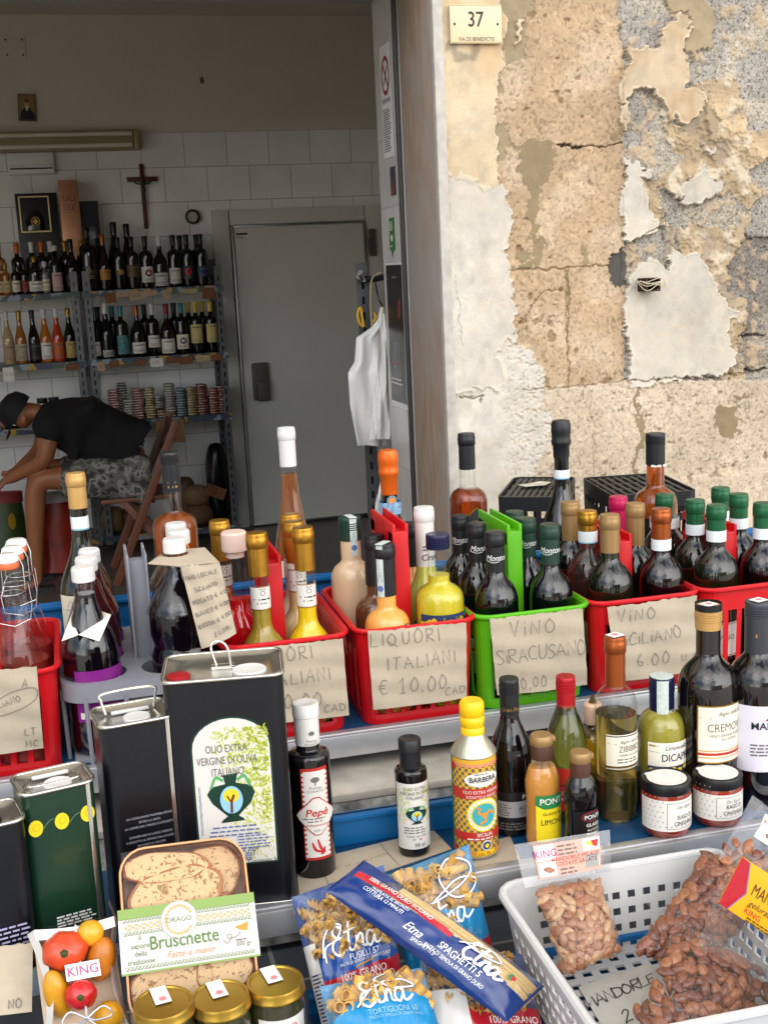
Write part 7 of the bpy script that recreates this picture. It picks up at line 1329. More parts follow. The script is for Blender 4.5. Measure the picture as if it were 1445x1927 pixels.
# -- tortiglioni packet standing behind on the right
t = thing('pasta_packet', 'packet of tortiglioni standing behind the spaghetti on the right', 'pasta packet', (0, 0, 0), group='blue pasta packets'); q = quad([(716, 1652, 1.43), (882, 1590, 1.43), (930, 1800, 1.37), (775, 1860, 1.365)]); S, w, h = pillow_S(q, .022, wr=.003, seed=4)
def mf2(a, b):
    if b > .56-.30*(a-.55)**2*2+.04*math.sin(a*6): return film
    if b < .16+(a-.5)*.06: return ered
    return ecy
packet(t, S, w, h, mf2, back=ecy); fill_pasta(t, 'tube', S, w, h, lambda a, b: b > .48, 60, .008, 8, 'tortiglioni')
m = MB(); etna(m, S, w*.32, h*.38, .034, rot=.05); m.text(S, 'TORTIGLIONI 60', w*.58, h*.28, .0065, skyp, .0014, sx=.8); m.text(S, 'PASTA DI SEMOLA DI GRANO DURO', w*.6, h*.245, .0034, skyp, .0014, sx=.8); loops(m, S, [(w*.36, h*.58), (w*.5, h*.66), (w*.78, h*.76), (w*.98, h*.70), (w*.86, h*.60), (w*.66, h*.64), (w*.58, h*.82), (w*.72, h*.95), (w*.92, h*.88), (w*.94, h*.78), (w*.78, h*.70), (w*.5, h*.64), (w*.3, h*.62), (w*.26, h*.52)]); m.build('print', t)
# -- spaghetti packet lying across
t = thing('pasta_packet', 'long packet of spaghetti lying across the other pasta', 'pasta packet', (0, 0, 0), group='blue pasta packets'); q = quad([(676, 1636, 1.36), (1012, 1872, 1.235), (940, 1940, 1.20), (604, 1694, 1.325)]); S, w, h = pillow_S(q, .022, pw_=.5, wr=.0015, seed=7, base=.022)
def mf3(a, b):
    if a < .025 or a > .985: return edb
    lo = .50+.10*math.exp(-((a-.62)/.13)**2)-.10*max(0, a-.8)*2
    if a < .56 and .52-.02*a < b < .68-.13*a and a > .03: return ered
    if b < lo: return edb
    if a < .10+.25*(b-.5): return edb
    return film
packet(t, S, w, h, mf3, 90, 40, back=edb)
m = MB(); r = random.Random(5); pas_ = [M('spaghetti '+k, c, .45, sss=.1) for k, c in (('a', 'd8b468'), ('b', 'cda75a'), ('c', 'e0c07c'))]
for i in range(95): v = h*r.uniform(.44, .92); d = -r.uniform(.003, .008); m.tube([S(w*(.10+.8*k/6), v+r.uniform(-.0006, .0006), d) for k in range(1, 8)][:7], .0011, pas_[i % 3], 5)
m.build('spaghetti', t)
m = MB(); etna(m, S, w*.645, h*.36, .028, .0022, .06, rot=0); m.text(S, 'SPAGHETTI 5', w*.66, h*.22, .0085, wpr, .0018, sx=.85); m.text(S, 'PASTA DI SEMOLA DI GRANO DURO', w*.66, h*.11, .0045, wpr, .0018, sx=.8); m.text(S, '100% GRANO DURO SICILIANO', w*.27, h*.565, .0062, wpr, .0018, sx=.72, rot=-.035); m.text(S, 'TRAFILATA AL BRONZO', w*.24, h*.43, .0042, wpr, .0018, sx=.8, rot=-.0); m.text(S, 'COTTURA 12 MINUTI', w*.22, h*.33, .0055, wpr, .0018, sx=.75, rot=-.04); m.text(S, 'Etna', w*.42, h*.16, .010, wpr, .0018, shear=.3); m.text(S, 'SPAGHETTI 5', w*.50, h*.08, .004, wpr, .0018); loops(m, S, [(w*.60, h*.52), (w*.66, h*.68), (w*.74, h*.78), (w*.80, h*.70), (w*.72, h*.6), (w*.62, h*.58)], .0018, .0022); m.disc(S, w*.875, h*.62, .004, green_p, .002, 10); m.disc(S, w*.885, h*.62, .003, red_i, .0022, 10); m.build('print', t)
# -- two more packets at the bottom
t = thing('pasta_packet', 'packet of tortiglioni lying at the bottom edge of the photo', 'pasta packet', (0, 0, 0), group='blue pasta packets'); q = quad([(598, 1868, 1.255), (790, 1832, 1.265), (850, 2040, 1.17), (640, 2060, 1.16)]); S, w, h = pillow_S(q, .026, wr=.002, seed=9, base=.014)
mf4 = lambda a, b: film if b > .76-.6*(a-.55)**2+.02*math.sin(a*9) else ecy
packet(t, S, w, h, mf4, back=ecy); fill_pasta(t, 'tube', S, w, h, lambda a, b: b > .66, 42, .008, 12, 'tortiglioni'); m = MB(); etna(m, S, w*.30, h*.645, .032); m.text(S, 'TORTIGLIONI 60', w*.56, h*.56, .0068, skyp, .0014, sx=.85); m.text(S, 'PASTA DI SEMOLA DI GRANO DURO', w*.58, h*.52, .0036, skyp, .0014, sx=.8); loops(m, S, [(w*.25, h*.66), (w*.45, h*.84), (w*.7, h*.88), (w*.82, h*.80), (w*.6, h*.80), (w*.48, h*.92), (w*.6, h*.97)]); m.build('print', t)
t = thing('pasta_packet', 'packet of short pasta mostly hidden under the spaghetti', 'pasta packet', (0, 0, 0), group='blue pasta packets'); q = quad([(790, 1790, 1.30), (985, 1795, 1.30), (1040, 1990, 1.21), (830, 2000, 1.21)]); S, w, h = pillow_S(q, .020, wr=.002, seed=11, base=-.004)
packet(t, S, w, h, lambda a, b: ewh if a < .3 and b < .62 else (film if b > .44 else ered), back=edb); fill_pasta(t, 'fusilli', S, w, h, lambda a, b: b > .4, 40, .006, 15, 'short_pasta'); m = MB(); m.text(S, '100% GRANO', w*.7, h*.3, .008, wpr, .0014); m.build('print', t)
t = thing('pasta_packet', 'packet of paccheri showing behind the right end of the spaghetti', 'pasta packet', (0, 0, 0), group='blue pasta packets'); q = quad([(880, 1812, 1.335), (965, 1800, 1.335), (1002, 1900, 1.28), (900, 1930, 1.28)]); S, w, h = pillow_S(q, .016, seed=13); packet(t, S, w, h, lambda a, b: film, 30, 30, back=film); fill_pasta(t, 'tube', S, w, h, lambda a, b: True, 24, .006, 18, 'paccheri')
# ---- white basket
wb = M('white basket plastic', 'd0d0ce', .35, sss=.1, nz=(20, .03)); A0 = atZ(950, 1672, .80); B0 = atZ(1345, 1606, .80); ux = (B0-A0).normalized(); bw = (B0-A0).length+.02; bd = .34; uy = Vector((-ux.y, ux.x, 0)); bc = A0+ux*(bw/2-.008)-uy*(bd/2-.006); brz = math.atan2(ux.y, ux.x)
t = thing('basket', 'white plastic basket with square holes holding bags of almonds', 'basket', (bc.x, bc.y, ZF+.002), brz); BH = .80-ZF-.002
n_ = 11; zl = [0]+[BH*i/n_ for i in range(1, n_+1)]; per = resamp(rrect(bw, bd, .03), 176)
def bmask(x, y, k):
    if k in (0, 10) or k >= 9: return True
    if k % 2 == 0: return True
    if abs(x) > bw/2-.035 and abs(y) > bd/2-.035: return True
    c_ = x if abs(y) > bd/2-.02 else y
    return (c_+1) % .0225 < .0095
m = MB(); shell(m, bw, bd, .03, zl, .003, bmask, wb, .90, 220); o = resamp(rrect(bw+.004, bd+.004, .032), 90); m.tube([(x, y, BH) for x, y in o], .0055, wb, 8, True); m.build('wall', t)
m = MB(); fw, fd = bw*.9-.004, bd*.9-.004; nx = int(fw/.0225); ny = int(fd/.0225)
for i in range(nx+1): m.box((-fw/2+i*fw/nx, 0, .0035), (.011, fd, .003), wb)
for j_ in range(ny+1): m.box((0, -fd/2+j_*fd/ny, .0034), (fw, .011, .0034), wb)
m.build('base_grid', t)
zf = ZF+.010
q_ = [atZ(x, y, zf) for x, y in ((1088, 1858), (1222, 1812), (1262, 1900), (1150, 1960))]; m = MB(); wc = M('grey white card', 'cfccc2', .7, nz=(70, .06)); m.add([tuple(p) for p in q_], [[3, 2, 1, 0]], wc); S = lambda u, v, h: tuple(q_[3].lerp(q_[2], u).lerp(q_[0].lerp(q_[1], u), v)+Vector((0, 0, h))); mk = M('marker', '55524e', .7)
m.hand(S, 'MANDORLE', -.06, .58, .20, .022, mk, sp=.12, h=.0006); m.hand(S, '2.-', .32, .14, .22, .022, mk, sp=.8, h=.0006); tag(m.build('price_sheet', flat=True), 'white card reading MANDORLE on the bottom of the basket', 'price sheet', 'handwritten price sheets')
# ---- bags of almonds
def almond_mesh(mat, seed):
    r = random.Random(seed); m = MB(); k = r.uniform(.9, 1.1)
    def f(a, b):
        th = a*6.283; rr = math.sin(math.pi*b)**.75*(1-.35*(b-.4)) if b < .999 and b > .001 else 0; gr = 1+.035*math.sin(th*9+b*3)
        return (.0066*k*rr*gr*math.cos(th), .0042*rr*gr*math.sin(th), (b-.5)*.0225)
    m.grid(f, 14, 9, mat, wrap=True); return m
_al = {}
def almonds(t, S, w, h, ok, n, dep, seed, tint, stuff=True, size=1.0):
    r = random.Random(seed); pts = []; tries = 0
    while len(pts) < n and tries < 9000:
        tries += 1; a, b = r.uniform(.03, .97), r.uniform(.03, .97)
        if not ok(a, b): continue
        if all((a-x)**2*w*w+(b-y)**2*h*h > (.0094*size)**2 for x, y in pts): pts.append((a, b))
    e = .004
    for i, (a, b) in enumerate(pts):
        p0 = Vector(S(a*w, b*h, 0)); du = (Vector(S(min(a+.02, .99)*w, b*h, 0))-p0); dv = (Vector(S(a*w, min(b+.02, .99)*h, 0))-p0); nn = du.cross(dv).normalized(); du.normalize(); rt = r.uniform(0, 3.14)
        d = (du*math.cos(rt)+nn.cross(du)*math.sin(rt)+nn*r.uniform(-.3, .3)).normalized(); yy = nn; xx = yy.cross(d).normalized(); yy = d.cross(xx)
        key = (tint, i % 4)
        if key not in _al: o = almond_mesh(tint[i % 4], i).build('almond', t, ang=180); _al[key] = o
        else: o = _al[key].copy(); o.name = 'almond'; COL.objects.link(o); o.parent = t
        o.matrix_local = Matrix.Translation(p0-nn*(dep+r.uniform(0, .003))) @ Matrix((xx, yy, d)).transposed().to_4x4() @ Matrix.Scale(size*r.uniform(.88, 1.1), 4)
    if stuff:
        m = MB(); am = almond_mesh(tint[0], 99)
        for i in range(int(n*1.3)):
            a, b = r.uniform(.05, .95), r.uniform(.05, .95)
            if not ok(a, b): continue
            T = Matrix.Translation(S(a*w, b*h, -dep-.009)) @ Matrix.Rotation(r.uniform(0, 6), 4, 'X') @ Matrix.Rotation(r.uniform(0, 6), 4, 'Z'); m.add(am.v, am.f, tint[i % 4], T)
        o = m.build('almonds', t, ang=180); o['kind'] = 'stuff'
brown = tuple(M('almond skin '+k, c, .38, nz=(220, .35), coat=.35) for k, c in (('a', '8c4e2a'), ('b', '783d1e'), ('c', '9c6038'), ('d', '6c381c'))); pale = tuple(M('pale almond '+k, c, .38, nz=(160, .3), coat=.35) for k, c in (('a', 'a06a46'), ('b', 'b08058'), ('c', '955d3a'), ('d', 'bd946c'))); dark = tuple(M('dark almond '+k, c, .4, nz=(160, .25), coat=.2) for k, c in (('a', '5d2f18'), ('b', '6a381c'), ('c', '4f2612'), ('d', '74411f')))
fb = clear('vacuum film', (.97, .97, .97), 1.5, .10, bump=(70, .7), haze=.008)
t = thing('almond_bag', 'clear bag of pale roasted almonds under a pink label card', 'nut bag', (0, 0, 0), group='bags of almonds in the white basket'); q = quad([(1008, 1668, 1.355), (1134, 1648, 1.36), (1172, 1792, 1.285), (1062, 1838, 1.275)]); S, w, h = pillow_S(q, .018, wr=.0015, seed=3)
packet(t, S, w, h, lambda a, b: fb, 30, 34, back=fb); almonds(t, S, w, h, lambda a, b: True, 98, .0055, 5, pale)
qh = quad([(968, 1590, 1.385), (1148, 1562, 1.385), (1150, 1640, 1.365), (988, 1672, 1.36)]); Sh, wh, hh_ = pillow_S(qh, .001); m = MB(); m.grid(lambda a, b: Sh(a*wh, b*hh_, 0), 10, 8, film2); m.grid(lambda a, b: Sh((1-a)*wh, b*hh_, -.002), 10, 8, film2); m.build('header', t)
m = MB(); pkl = M('salmon label', 'dba394', .5); S2 = Sh; m.patch(S2, wh*.17, wh*.88, hh_*.12, hh_*.90, pkl, .001, 8, 4); m.patch(S2, wh*.19, wh*.38, hh_*.52, hh_*.88, wpr, .0016, 4); m.text(S2, 'KING', wh*.285, hh_*.60, .0095, M('king pink', 'b04a78', .5), .0022, bold=.03); m.patch(S2, wh*.19, wh*.38, hh_*.16, hh_*.48, wpr, .0016, 4); m.disc(S2, wh*.28, hh_*.32, .006, brown[0], .002, 12, .003); m.disc(S2, wh*.31, hh_*.28, .006, brown[2], .0022, 12, .003); m.text(S2, 'MANDORLE PELATE', wh*.60, hh_*.46, .0055, M('rust print', 'a8503a', .5), .0016, bold=.02); m.text(S2, 'TOSTATE SALATE', wh*.60, hh_*.34, .0055, M('rust print'), .0016, bold=.02); m.fine(S2, wh*.42, wh*.66, hh_*.78, .003, gry_i, .0016, 3); m.fine(S2, wh*.42, wh*.62, hh_*.24, .003, gry_i, .0016, 2)
m.patch(S2, wh*.69, wh*.87, hh_*.60, hh_*.89, wpr, .0016, 3); m.poly(S2, [(wh*.71, hh_*.78), (wh*.78, hh_*.82), (wh*.86, hh_*.84), (wh*.845, hh_*.66), (wh*.78, hh_*.70)], yel_p, .002); m.poly(S2, [(wh*.78, hh_*.82), (wh*.86, hh_*.84), (wh*.845, hh_*.66), (wh*.80, hh_*.69)], red_i, .0024)
m.patch(S2, wh*.70, wh*.86, hh_*.2, hh_*.5, wpr, .0015, 3)
for i in range(22): m.patch(S2, wh*(.705+i*.0068), wh*(.705+i*.0068+(.002 if i % 3 else .004)), hh_*.2, hh_*.5, black_i, .002, 1)
m.build('label', t)
t = thing('almond_bag', 'long clear bag of brown almonds leaning up the right side of the basket', 'nut bag', (0, 0, 0), group='bags of almonds in the white basket'); q = quad([(1330, 1592, 1.36), (1470, 1640, 1.33), (1330, 1850, 1.24), (1192, 1790, 1.26)]); S, w, h = pillow_S(q, .022, wr=.0015, seed=6)
packet(t, S, w, h, lambda a, b: fb, 30, 40, back=fb); almonds(t, S, w, h, lambda a, b: True, 99, .006, 9, brown, size=1.12)
t = thing('almond_bag', 'front bag of brown almonds with a yellow headed card', 'nut bag', (0, 0, 0), group='bags of almonds in the white basket'); q = quad([(1262, 1738, 1.265), (1440, 1828, 1.235), (1330, 2010, 1.12), (1150, 1990, 1.14)]); S, w, h = pillow_S(q, .024, wr=.0015, seed=8, base=.012)
packet(t, S, w, h, lambda a, b: fb, 30, 40, back=fb); almonds(t, S, w, h, lambda a, b: True, 99, .006, 13, brown, size=1.12)
Sq = quad([(1345, 1660, 1.245), (1460, 1730, 1.23), (1450, 1850, 1.215), (1300, 1780, 1.235)]); Sx, wx, hx_ = pillow_S(Sq, .004, wr=.002, seed=2); m = MB(); m.grid(lambda a, b: Sx(a*wx, b*hx_, .014), 12, 10, film2); m.build('bag_neck', t)
Lq = quad([(1384, 1604, 1.225), (1530, 1698, 1.20), (1490, 1790, 1.195), (1340, 1690, 1.22)]); SL, wl_, hl_ = pillow_S(Lq, .002); m = MB(); oy = M('orange yellow card', 'e0a312', .45); m.grid(lambda a, b: SL(a*wl_, b*hl_, .02), 10, 8, oy); m.grid(lambda a, b: SL((1-a)*wl_, b*hl_, .0185), 10, 8, oy)
m.poly(SL, [(0, 0), (.0, hl_), (wl_*.10, hl_*.98), (wl_*.20, hl_*.45), (wl_*.10, 0)], ered, .0206); m.line(SL, [(wl_*.10, hl_*.98), (wl_*.20, hl_*.45), (wl_*.10, 0)], .0016, M('mauve line', '8a5a90', .5), .021); m.text(SL, 'MANDORLE', wl_*.25, hl_*.48, .015, M('olive brown print', '4d3a10', .5), .0208, sx=.62, al='L'); m.text(SL, 'gelurate', wl_*.42, hl_*.28, .008, M('olive brown print'), .0208, shear=.35); m.poly(SL, [(wl_*.40, hl_*.84), (wl_*.44, hl_*.94), (wl_*.48, hl_*.86), (wl_*.52, hl_*.94), (wl_*.55, hl_*.82), (wl_*.47, hl_*.74)], red_i, .0208); m.text(SL, 'KING', wl_*.36, hl_*.12, .007, red_i, .0208); m.fine(SL, wl_*.32, wl_*.8, hl_*.06, .002, M('olive brown print'), .0208, 2)
m.build('card', t)
t = thing('almond_bag', 'dark almonds in a bag at the bottom right corner', 'nut bag', (0, 0, 0), group='bags of almonds in the white basket'); q = quad([(1390, 1830, 1.21), (1560, 1860, 1.19), (1500, 2060, 1.08), (1330, 2040, 1.10)]); S, w, h = pillow_S(q, .02, wr=.0015, seed=12); packet(t, S, w, h, lambda a, b: fb, 24, 30, back=fb); almonds(t, S, w, h, lambda a, b: True, 70, .006, 23, dark, size=1.12)
t = thing('almond_bag', 'upper clear bag with a cream label at the right edge', 'nut bag', (0, 0, 0), group='bags of almonds in the white basket'); q = quad([(1412, 1498, 1.40), (1530, 1590, 1.38), (1450, 1720, 1.31), (1348, 1618, 1.335)]); S, w, h = pillow_S(q, .012, wr=.004, seed=15, base=.004); packet(t, S, w, h, lambda a, b: film2, 24, 26, back=film2); almonds(t, S, w, h, lambda a, b: b < .38, 30, .004, 29, brown, stuff=False, size=1.15)
m = MB(); m.patch(S, w*.22, w*.98, h*.50, h*.86, cream, .0012, 8, 6); m.patch(S, w*.25, w*.50, h*.52, h*.84, wpr, .0018, 4, 4); m.text(S, 'KING', w*.36, h*.72, .008, M('king pink'), .0026, bold=.02); m.disc(S, w*.36, h*.6, .005, brown[0], .0026, 10, .003); m.fine(S, w*.54, w*.95, h*.76, .003, gry_i, .002, 4); m.build('label', t)
# ---- bruschette tray
t = thing('bruschette_tray', 'tray of sliced bruschette bread wrapped in film with a green and white paper band', 'bread tray', (0, 0, 0)); q = quad([(222, 1612, 1.415), (456, 1582, 1.415), (478, 1900, 1.305), (246, 1938, 1.305)]); w = ((q[1]-q[0]).length+(q[2]-q[3]).length)/2; h = (q[3]-q[0]).length; ex = (q[1]-q[0]).normalized(); ey = (q[0]-q[3]).normalized(); en = ex.cross(ey).normalized(); B = lambda u, v, d: tuple(q[3]+ex*u+ey*v+en*d)
ob = M('burnt orange tray card', 'a4612c', .4, nz=(30, .25), bump=(30, .3)); out = resamp([(x+w/2, y+h/2) for x, y in rrect(w, h, .03)], 72); m = MB(); vs = [B(x, y, d) for d in (0, .038) for x, y in out]; m.add(vs, [[i, (i+1) % 72, 72+(i+1) % 72, 72+i] for i in range(72)], ob); m.add([B(x, y, 0) for x, y in out], [list(range(72))], ob); m.add([B(w/2+(x-w/2)*.97, h/2+(y-h/2)*.97, d) for d in (.038, .004) for x, y in out], [[i, (i+1) % 72, 72+(i+1) % 72, 72+i] for i in range(72)], ob); m.tube([B(x, y, .038) for x, y in out], .0015, M('tray rim', 'd8a070', .4), 6, True); m.build('tray', t)
crumb = bpy.data.materials.new('bread crumb'); crumb.use_nodes = True; n = crumb.node_tree.nodes; l = crumb.node_tree.links; bb = n['Principled BSDF']; tc2 = n.new('ShaderNodeTexCoord'); vo = n.new('ShaderNodeTexVoronoi'); vo.inputs['Scale'].default_value = 190; vo.feature = 'F1'; nz_ = n.new('ShaderNodeTexNoise'); nz_.inputs['Scale'].default_value = 60; nz_.inputs['Detail'].default_value = 4; l.new(tc2.outputs['Object'], nz_.inputs['Vector']); ma = n.new('ShaderNodeMix'); ma.data_type = 'VECTOR'; ma.inputs['Factor'].default_value = .03; l.new(tc2.outputs['Object'], ma.inputs[4]); l.new(nz_.outputs['Color'], ma.inputs[5]); l.new(ma.outputs[1], vo.inputs['Vector'])
mu = n.new('ShaderNodeMath'); mu.operation = 'MULTIPLY'; l.new(vo.outputs['Distance'], mu.inputs[0]); rr_ = n.new('ShaderNodeMapRange'); rr_.inputs[1].default_value = .35; rr_.inputs[2].default_value = .65; rr_.inputs[3].default_value = 1.9; rr_.inputs[4].default_value = .75; l.new(nz_.outputs['Fac'], rr_.inputs[0]); l.new(rr_.outputs[0], mu.inputs[1]); c = n.new('ShaderNodeValToRGB'); e = c.color_ramp.elements; e[0].position = .30; e[0].color = (*srgb('906a3e'), 1); e[1].position = .46; e[1].color = (*srgb('cdaa7c'), 1); l.new(mu.outputs[0], c.inputs[0]); l.new(c.outputs[0], bb.inputs['Base Color']); bb.inputs['Roughness'].default_value = .9; bp = n.new('ShaderNodeBump'); bp.inputs['Distance'].default_value = .003; bp.inputs['Strength'].default_value = .7; l.new(c.outputs[0], bp.inputs['Height']); l.new(bp.outputs[0], bb.inputs['Normal'])
crust = M('bread crust', 'a0602c', .6, nz=(60, .3), bump=(120, .3))
def slice_(u, v, rx, ry, rot, d, seed, th=.012):
    r = random.Random(seed); n = 40; c, s = math.cos(rot), math.sin(rot); ph = r.uniform(0, 6)
    def P(i, k, dd):
        a = i*6.2832/n; x = rx*math.copysign(abs(math.cos(a))**.85, math.cos(a)); y = ry*math.sin(a)*(1 if math.sin(a) > 0 else .72); g = 1+.04*math.sin(3*a+ph)+.025*math.sin(7*a+ph*2); x *= g*k; y *= g*k
        return B(u+x*c-y*s, v+x*s+y*c, d+dd)
    m = MB(); vs = []; fs = []
    rings = [(1.0, 0), (1.02, th*.5), (1.0, th*.92), (.93, th)]; vs = [P(i, k, dd) for k, dd in rings for i in range(n)]
    m.add(vs, [[j*n+i, j*n+(i+1) % n, (j+1)*n+(i+1) % n, (j+1)*n+i] for j in range(3) for i in range(n)], crust)
    rg = [.93, .7, .4, .15]; vs = [P(i, k, th-.0012*(jj % 2)) for jj, k in enumerate(rg) for i in range(n)]; m.add(vs, [[j*n+i, j*n+(i+1) % n, (j+1)*n+(i+1) % n, (j+1)*n+i] for j in range(3) for i in range(n)]+[list(range(3*n, 4*n))], crumb); m.build('bread_slice', t, ang=60)
for a in ((.70, .81, .034, .040, -1.45, .008, 4), (.36, .865, .052, .021, -.05, .020, 1), (.44, .70, .056, .034, .10, .020, 2), (.30, .58, .05, .03, .0, .012, 3), (.68, .52, .05, .032, .2, .012, 9), (.34, .21, .05, .030, .12, .020, 5), (.76, .235, .034, .030, .15, .020, 6), (.74, .36, .045, .03, .1, .014, 7), (.55, .12, .055, .026, .05, .006, 8)): slice_(w*a[0], h*a[1], *a[2:])
Bf = lambda u, v, d: B(u, v, .0365+d+.003*math.sin(math.pi*min(1, max(0, u/w)))*math.sin(math.pi*min(1, max(0, v/h))))
m = MB(); m.grid(lambda a, b: Bf(w*(.02+.96*a), h*(.01+.98*b), 0), 30, 40, clear('wrapping film', (.98, .98, .98), 1.28, .07, bump=(28, .6), haze=.015)); m.build('film', t)
b0, b1 = h*.285, h*.655; Bb = lambda u, v, d: Bf(w/2+(u-w/2), b0+v, d+.003); bh = b1-b0; m = MB(); m.patch(Bb, -.006, w+.006, 0, bh, whp, .0, 24, 6); gb = M('olive green band', '7f9a4e', .5); dg_ = M('dark olive print', '4f6b34', .5); m.patch(Bb, -.006, w+.006, bh*.84, bh, gb, .0006, 24, 2); m.patch(Bb, -.006, w+.006, 0, bh*.03, gb, .0006, 24); opr = M('apricot print', 'd9a070', .5)
for k in range(36):
    for j_ in range(3):
        if (k+j_) % 2: m.patch(Bb, w*k/36, w*(k+1)/36, bh*(.66+.035*j_), bh*(.695+.035*j_), opr, .0007, 1)
    for yy in (.80, .60, .07): m.line(Bb, [(w*k/36, bh*yy), (w*(k+.9)/36, bh*(yy+.03))], .0009, dg_, .0007)
for yy in (.84, .79, .64, .59, .11, .06): m.patch(Bb, -.004, w+.004, bh*yy, bh*(yy+.006), dg_, .0008, 24)
m.disc(Bb, w*.43, bh*.73, .0215, whp, .0012, 30); m.ring(Bb, w*.43, bh*.73, .0205, .021, dg_, .0016, 30); 
for k in range(20): a = .5+k*.27; m.disc(Bb, w*.43+.0155*math.cos(a), bh*.73+.0155*math.sin(a), .0022, opr, .0016, 6)
m.text(Bb, 'DRAGO', w*.43, bh*.70, .006, dg_, .0018); m.text(Bb, 'Bruschette', w*.46, bh*.33, .0155, M('bruschette green', '55753a', .5), .0012, bold=.02, sx=.85); m.text(Bb, 'Fatte a mano', w*.50, bh*.17, .0075, M('coral script', 'cf7f52', .5), .0012, shear=.4)
for i, s in enumerate(('il', 'sapore', 'della', 'tradizione')): m.text(Bb, s, w*.115, bh*(.50-.12*i), .0062, dg_, .0012, sx=.9)
m.poly(Bb, [(w*.86, bh*.50), (w*.93, bh*.53), (w*.97, bh*.56), (w*.96, bh*.42), (w*.90, bh*.44)], orng, .0012); m.line(Bb, [(w*.76, bh*.32), (w*.79, bh*.26), (w*.83, bh*.36), (w*.80, bh*.40), (w*.80, bh*.33), (w*.88, bh*.36), (w*.90, bh*.42)], .0008, gry_i, .0012, 6); m.text(Bb, '200 gr', w*.92, bh*.20, .0052, gry_i, .0012); m.fine(Bb, w*.86, w*.97, bh*.28, .0022, gry_i, .0012); m.build('paper_band', t)
# ---- box of marzipan fruit
t = thing('marzipan_box', 'white card box with a window full of marzipan fruit tied with silver cord', 'sweet box', (0, 0, 0)); q = quad([(64, 1752, 1.35), (214, 1726, 1.36), (228, 1960, 1.28), (92, 1975, 1.27)]); w = (q[1]-q[0]).length; h = (q[3]-q[0]).length; ex = (q[1]-q[0]).normalized(); ey = (q[0]-q[3]).normalized(); en = ex.cross(ey).normalized(); B2 = lambda u, v, d: tuple(q[3]+ex*u+ey*v+en*d); wcd = M('white glossy card', 'e2dfda', .25, coat=.3, nz=(10, .05)); bei = M('beige inner card', 'cfb79c', .5)
def side(v): return .012*math.sin(math.pi*v/h)
m = MB(); m.grid(lambda a, b: B2(w*a, h*b, -.03), 8, 10, bei); 
for s in (0, 1): m.grid(lambda a, b: B2((side(h*b)-.006*0 if s == 0 else w-side(h*b)), h*b, -.03+.033*(a if s else 1-a)), 4, 16, wcd); m.grid(lambda a, b: B2(((side(h*b)-.007*(1-a)) if s == 0 else w-side(h*b)+.007*a), h*b, .003-.02*((1-a) if s == 0 else a)), 4, 16, wcd)
m.grid(lambda a, b: B2(w*a, h+.006*b, -.03+.034*(1-b)+.004*math.sin(a*3.14)), 12, 5, wcd); m.grid(lambda a, b: B2(w*a, h-.012*b-.004*math.sin(a*3.14), .004), 12, 3, wcd); m.build('box', t, ang=60)
tom = M('marzipan tomato', 'c8431c', .3, nz=(25, .3), coat=.3); yme = M('marzipan yellow', 'dba022', .3, nz=(25, .25), coat=.3); pric = M('marzipan prickly pear', 'cf7a20', .35, nz=(30, .4), coat=.2); rme = M('marzipan red', 'b81a1c', .25, nz=(20, .3), coat=.4); bana = M('marzipan banana', 'd99a1c', .3, nz=(30, .35), coat=.2); stm = M('green stem', '3c4a20', .6)
def fruit(px, py, r, mat, name='marzipan_fruit', sx=1, sz=1, lob=0, rot=0, Y=1.315, stem=False):
    p = atY(px, py, Y); m = MB(); m.grid(lambda a, b: (r*sx*math.sin(b*3.1416)*math.cos(a*6.2832)*(1+lob*math.cos(7*a*6.2832)), r*.9*math.sin(b*3.1416)*math.sin(a*6.2832)*(1+lob*math.cos(7*a*6.2832)), -r*sz*math.cos(b*3.1416)*(1-.12*lob*10*(b > .9))), 28, 14, mat, wrap=True, T=Matrix.Translation(p) @ Matrix.Rotation(rot, 4, 'Y') @ Matrix.Rotation(.7 if lob else 0, 4, 'X')); 
    o = m.build(name, t, ang=180)
    if stem: s = MB(); s.lathe([(0, -.004), (.004, -.002), (.005, .003), (0, .006)], stm, 8, (p.x, p.y-r*.75, p.z+r*.25)); s.build('stem', o)
fruit(122, 1790, .025, tom, lob=.045, sx=1.05, sz=.85, stem=True, Y=1.335); fruit(170, 1757, .0155, yme, Y=1.345); fruit(190, 1806, .018, pric, sx=.9, sz=1.5, rot=.25, Y=1.335); fruit(152, 1873, .0185, rme, lob=.02, Y=1.30, stem=True); fruit(108, 1872, .0145, bana, sx=1, sz=2.1, rot=-.18, Y=1.312); fruit(205, 1912, .018, bana, Y=1.30, lob=.02)
m = MB(); sil = M('silver cord', 'c9c9cd', .3, .7); m.tube([B2(w*.50, h+.006, -.02), B2(w*.50, h-.004, .010), B2(w*.49, h*.5, .012), B2(w*.48, h*.18, .014)], .0011, sil, 6)
for s in (-1, 1): m.tube(catmull([B2(w*.48, h*.17, .014), B2(w*(.48+s*.20), h*.24, .02), B2(w*(.48+s*.30), h*.16, .018), B2(w*(.48+s*.12), h*.14, .016), B2(w*.48, h*.17, .015)], 6), .0011, sil, 6); m.tube(catmull([B2(w*.48, h*.17, .014), B2(w*(.48+s*.14), h*.06, .018), B2(w*(.48+s*.22), h*-.03, .014)], 5), .0011, sil, 6)
m.build('cord', t); m = MB(); m.patch(B2, w*.30, w*.72, h*.50, h*.64, wpr, .0145, 4); m.text(B2, 'KING', w*.51, h*.535, .0105, M('king pink'), .0152, bold=.03); m.patch(B2, w*.72, w*.30, h*.50, h*.64, wpr, .0138, 4); m.build('name_tag', t)
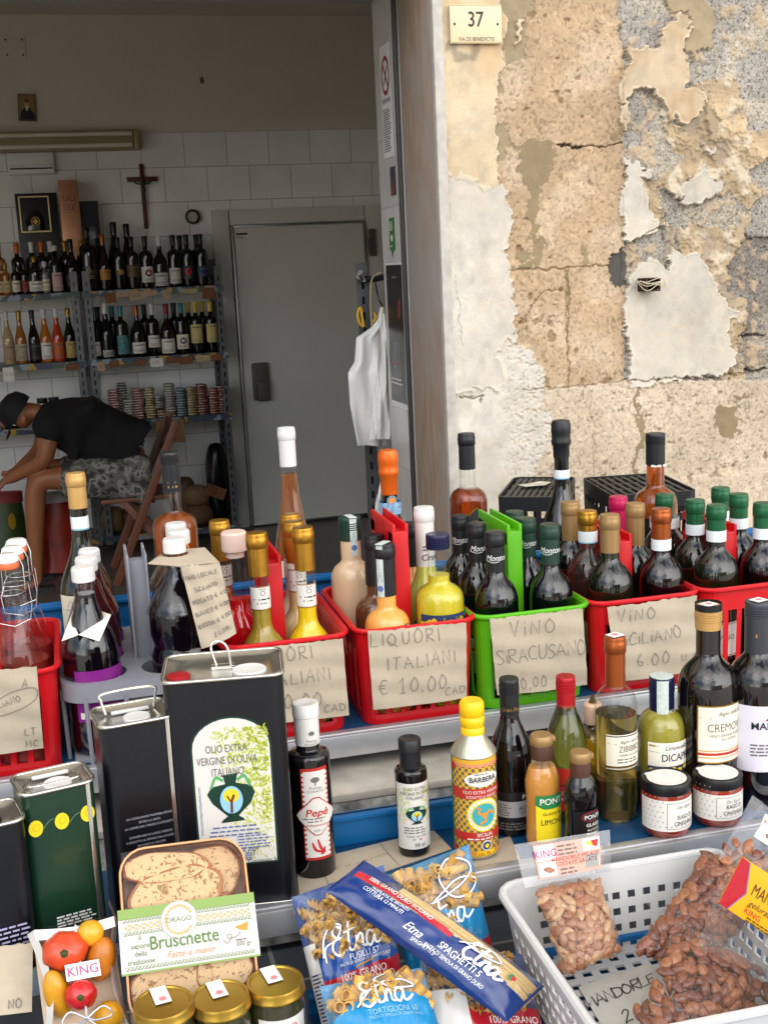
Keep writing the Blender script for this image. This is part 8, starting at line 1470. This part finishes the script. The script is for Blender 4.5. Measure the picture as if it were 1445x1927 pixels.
# ---- gold lidded jars at the bottom edge
gl = M('gold lacquer lid', 'b5923c', .28, .85, nz=(8, .1)); pate = M('pate in glass', '3d3a22', .12, coat=.6, nz=(50, .4))
for px, py, Y, lab, ln in ((307, 1886, 1.235, 'left jar with a gold lid before the bruschette', 'PATE'), (414, 1874, 1.245, 'middle jar with a gold lid before the bruschette', 'PATE'), (517, 1846, 1.262, 'right jar with a gold lid beside the pasta', 'PESTO')):
    p = atY(px, py, Y); R = .0335; H = p.z-ZF+.018; t = thing('gold_lid_jar', lab, 'jar', (p.x, Y, ZF-.018), 0, 'gold lidded jars at the bottom edge'); m = MB(); m.lathe([(0, 0), (R*.9, 0), (R*.97, .004), (R*.97, H-.03), (R*.9, H-.02), (R*.88, H-.012)], pate, 32); m.build('glass', t)
    m = MB(); m.lathe([(R*.93, H-.0135), (R*1.0, H-.0135), (R*1.02, H-.012), (R*1.02, H-.0105), (R*.99, H-.009), (R*.985, H-.003), (R*.95, H), (R*.87, H), (R*.84, H-.0015), (R*.3, H-.001), (0, H-.001)], gl, 40); lid_ = m.build('lid', t)
    m = MB(); m.patch(cyl(R*.97, .1), -.03, .03, .01, H-.03, paper, .0005, 12); m.text(cyl(R*.97, .1), ln, 0, H-.045, .008, red_i, .001); m.build('label', t)
    m = MB(); m.patch(plane((0, 0, H), (1, .15, 0), (-.15, 1, 0)), -.009, .009, -.004, .016, stk, .0006, 2); m.disc(plane((0, 0, H), (1, 0, 0), (0, 1, 0)), .0, .005, .0042, pinkp, .001, 10); m.patch(plane((0, -R*.0, H), (1, .15, 0), (-.15, 1, 0)), -.009, .009, .016, .030, stk, .0006, 2); m.build('sticker', lid_)
# ---- sheet at the bottom left corner
psheet('price_sheet', 'kraft sheet standing at the bottom left corner reading NO', [(-120, 1792), (62, 1775), (60, 1905), (-110, 1925)], 1.37, lambda m, S, w, h: (m.hand(S, 'ExTRA VERGiNE', w*.05, h*.86, h*.07, .0014, pencil, sp=.5), m.hand(S, 'NO', w*.74, h*.08, h*.13, .0016, pencil, sp=.8)), Yb=1.33)
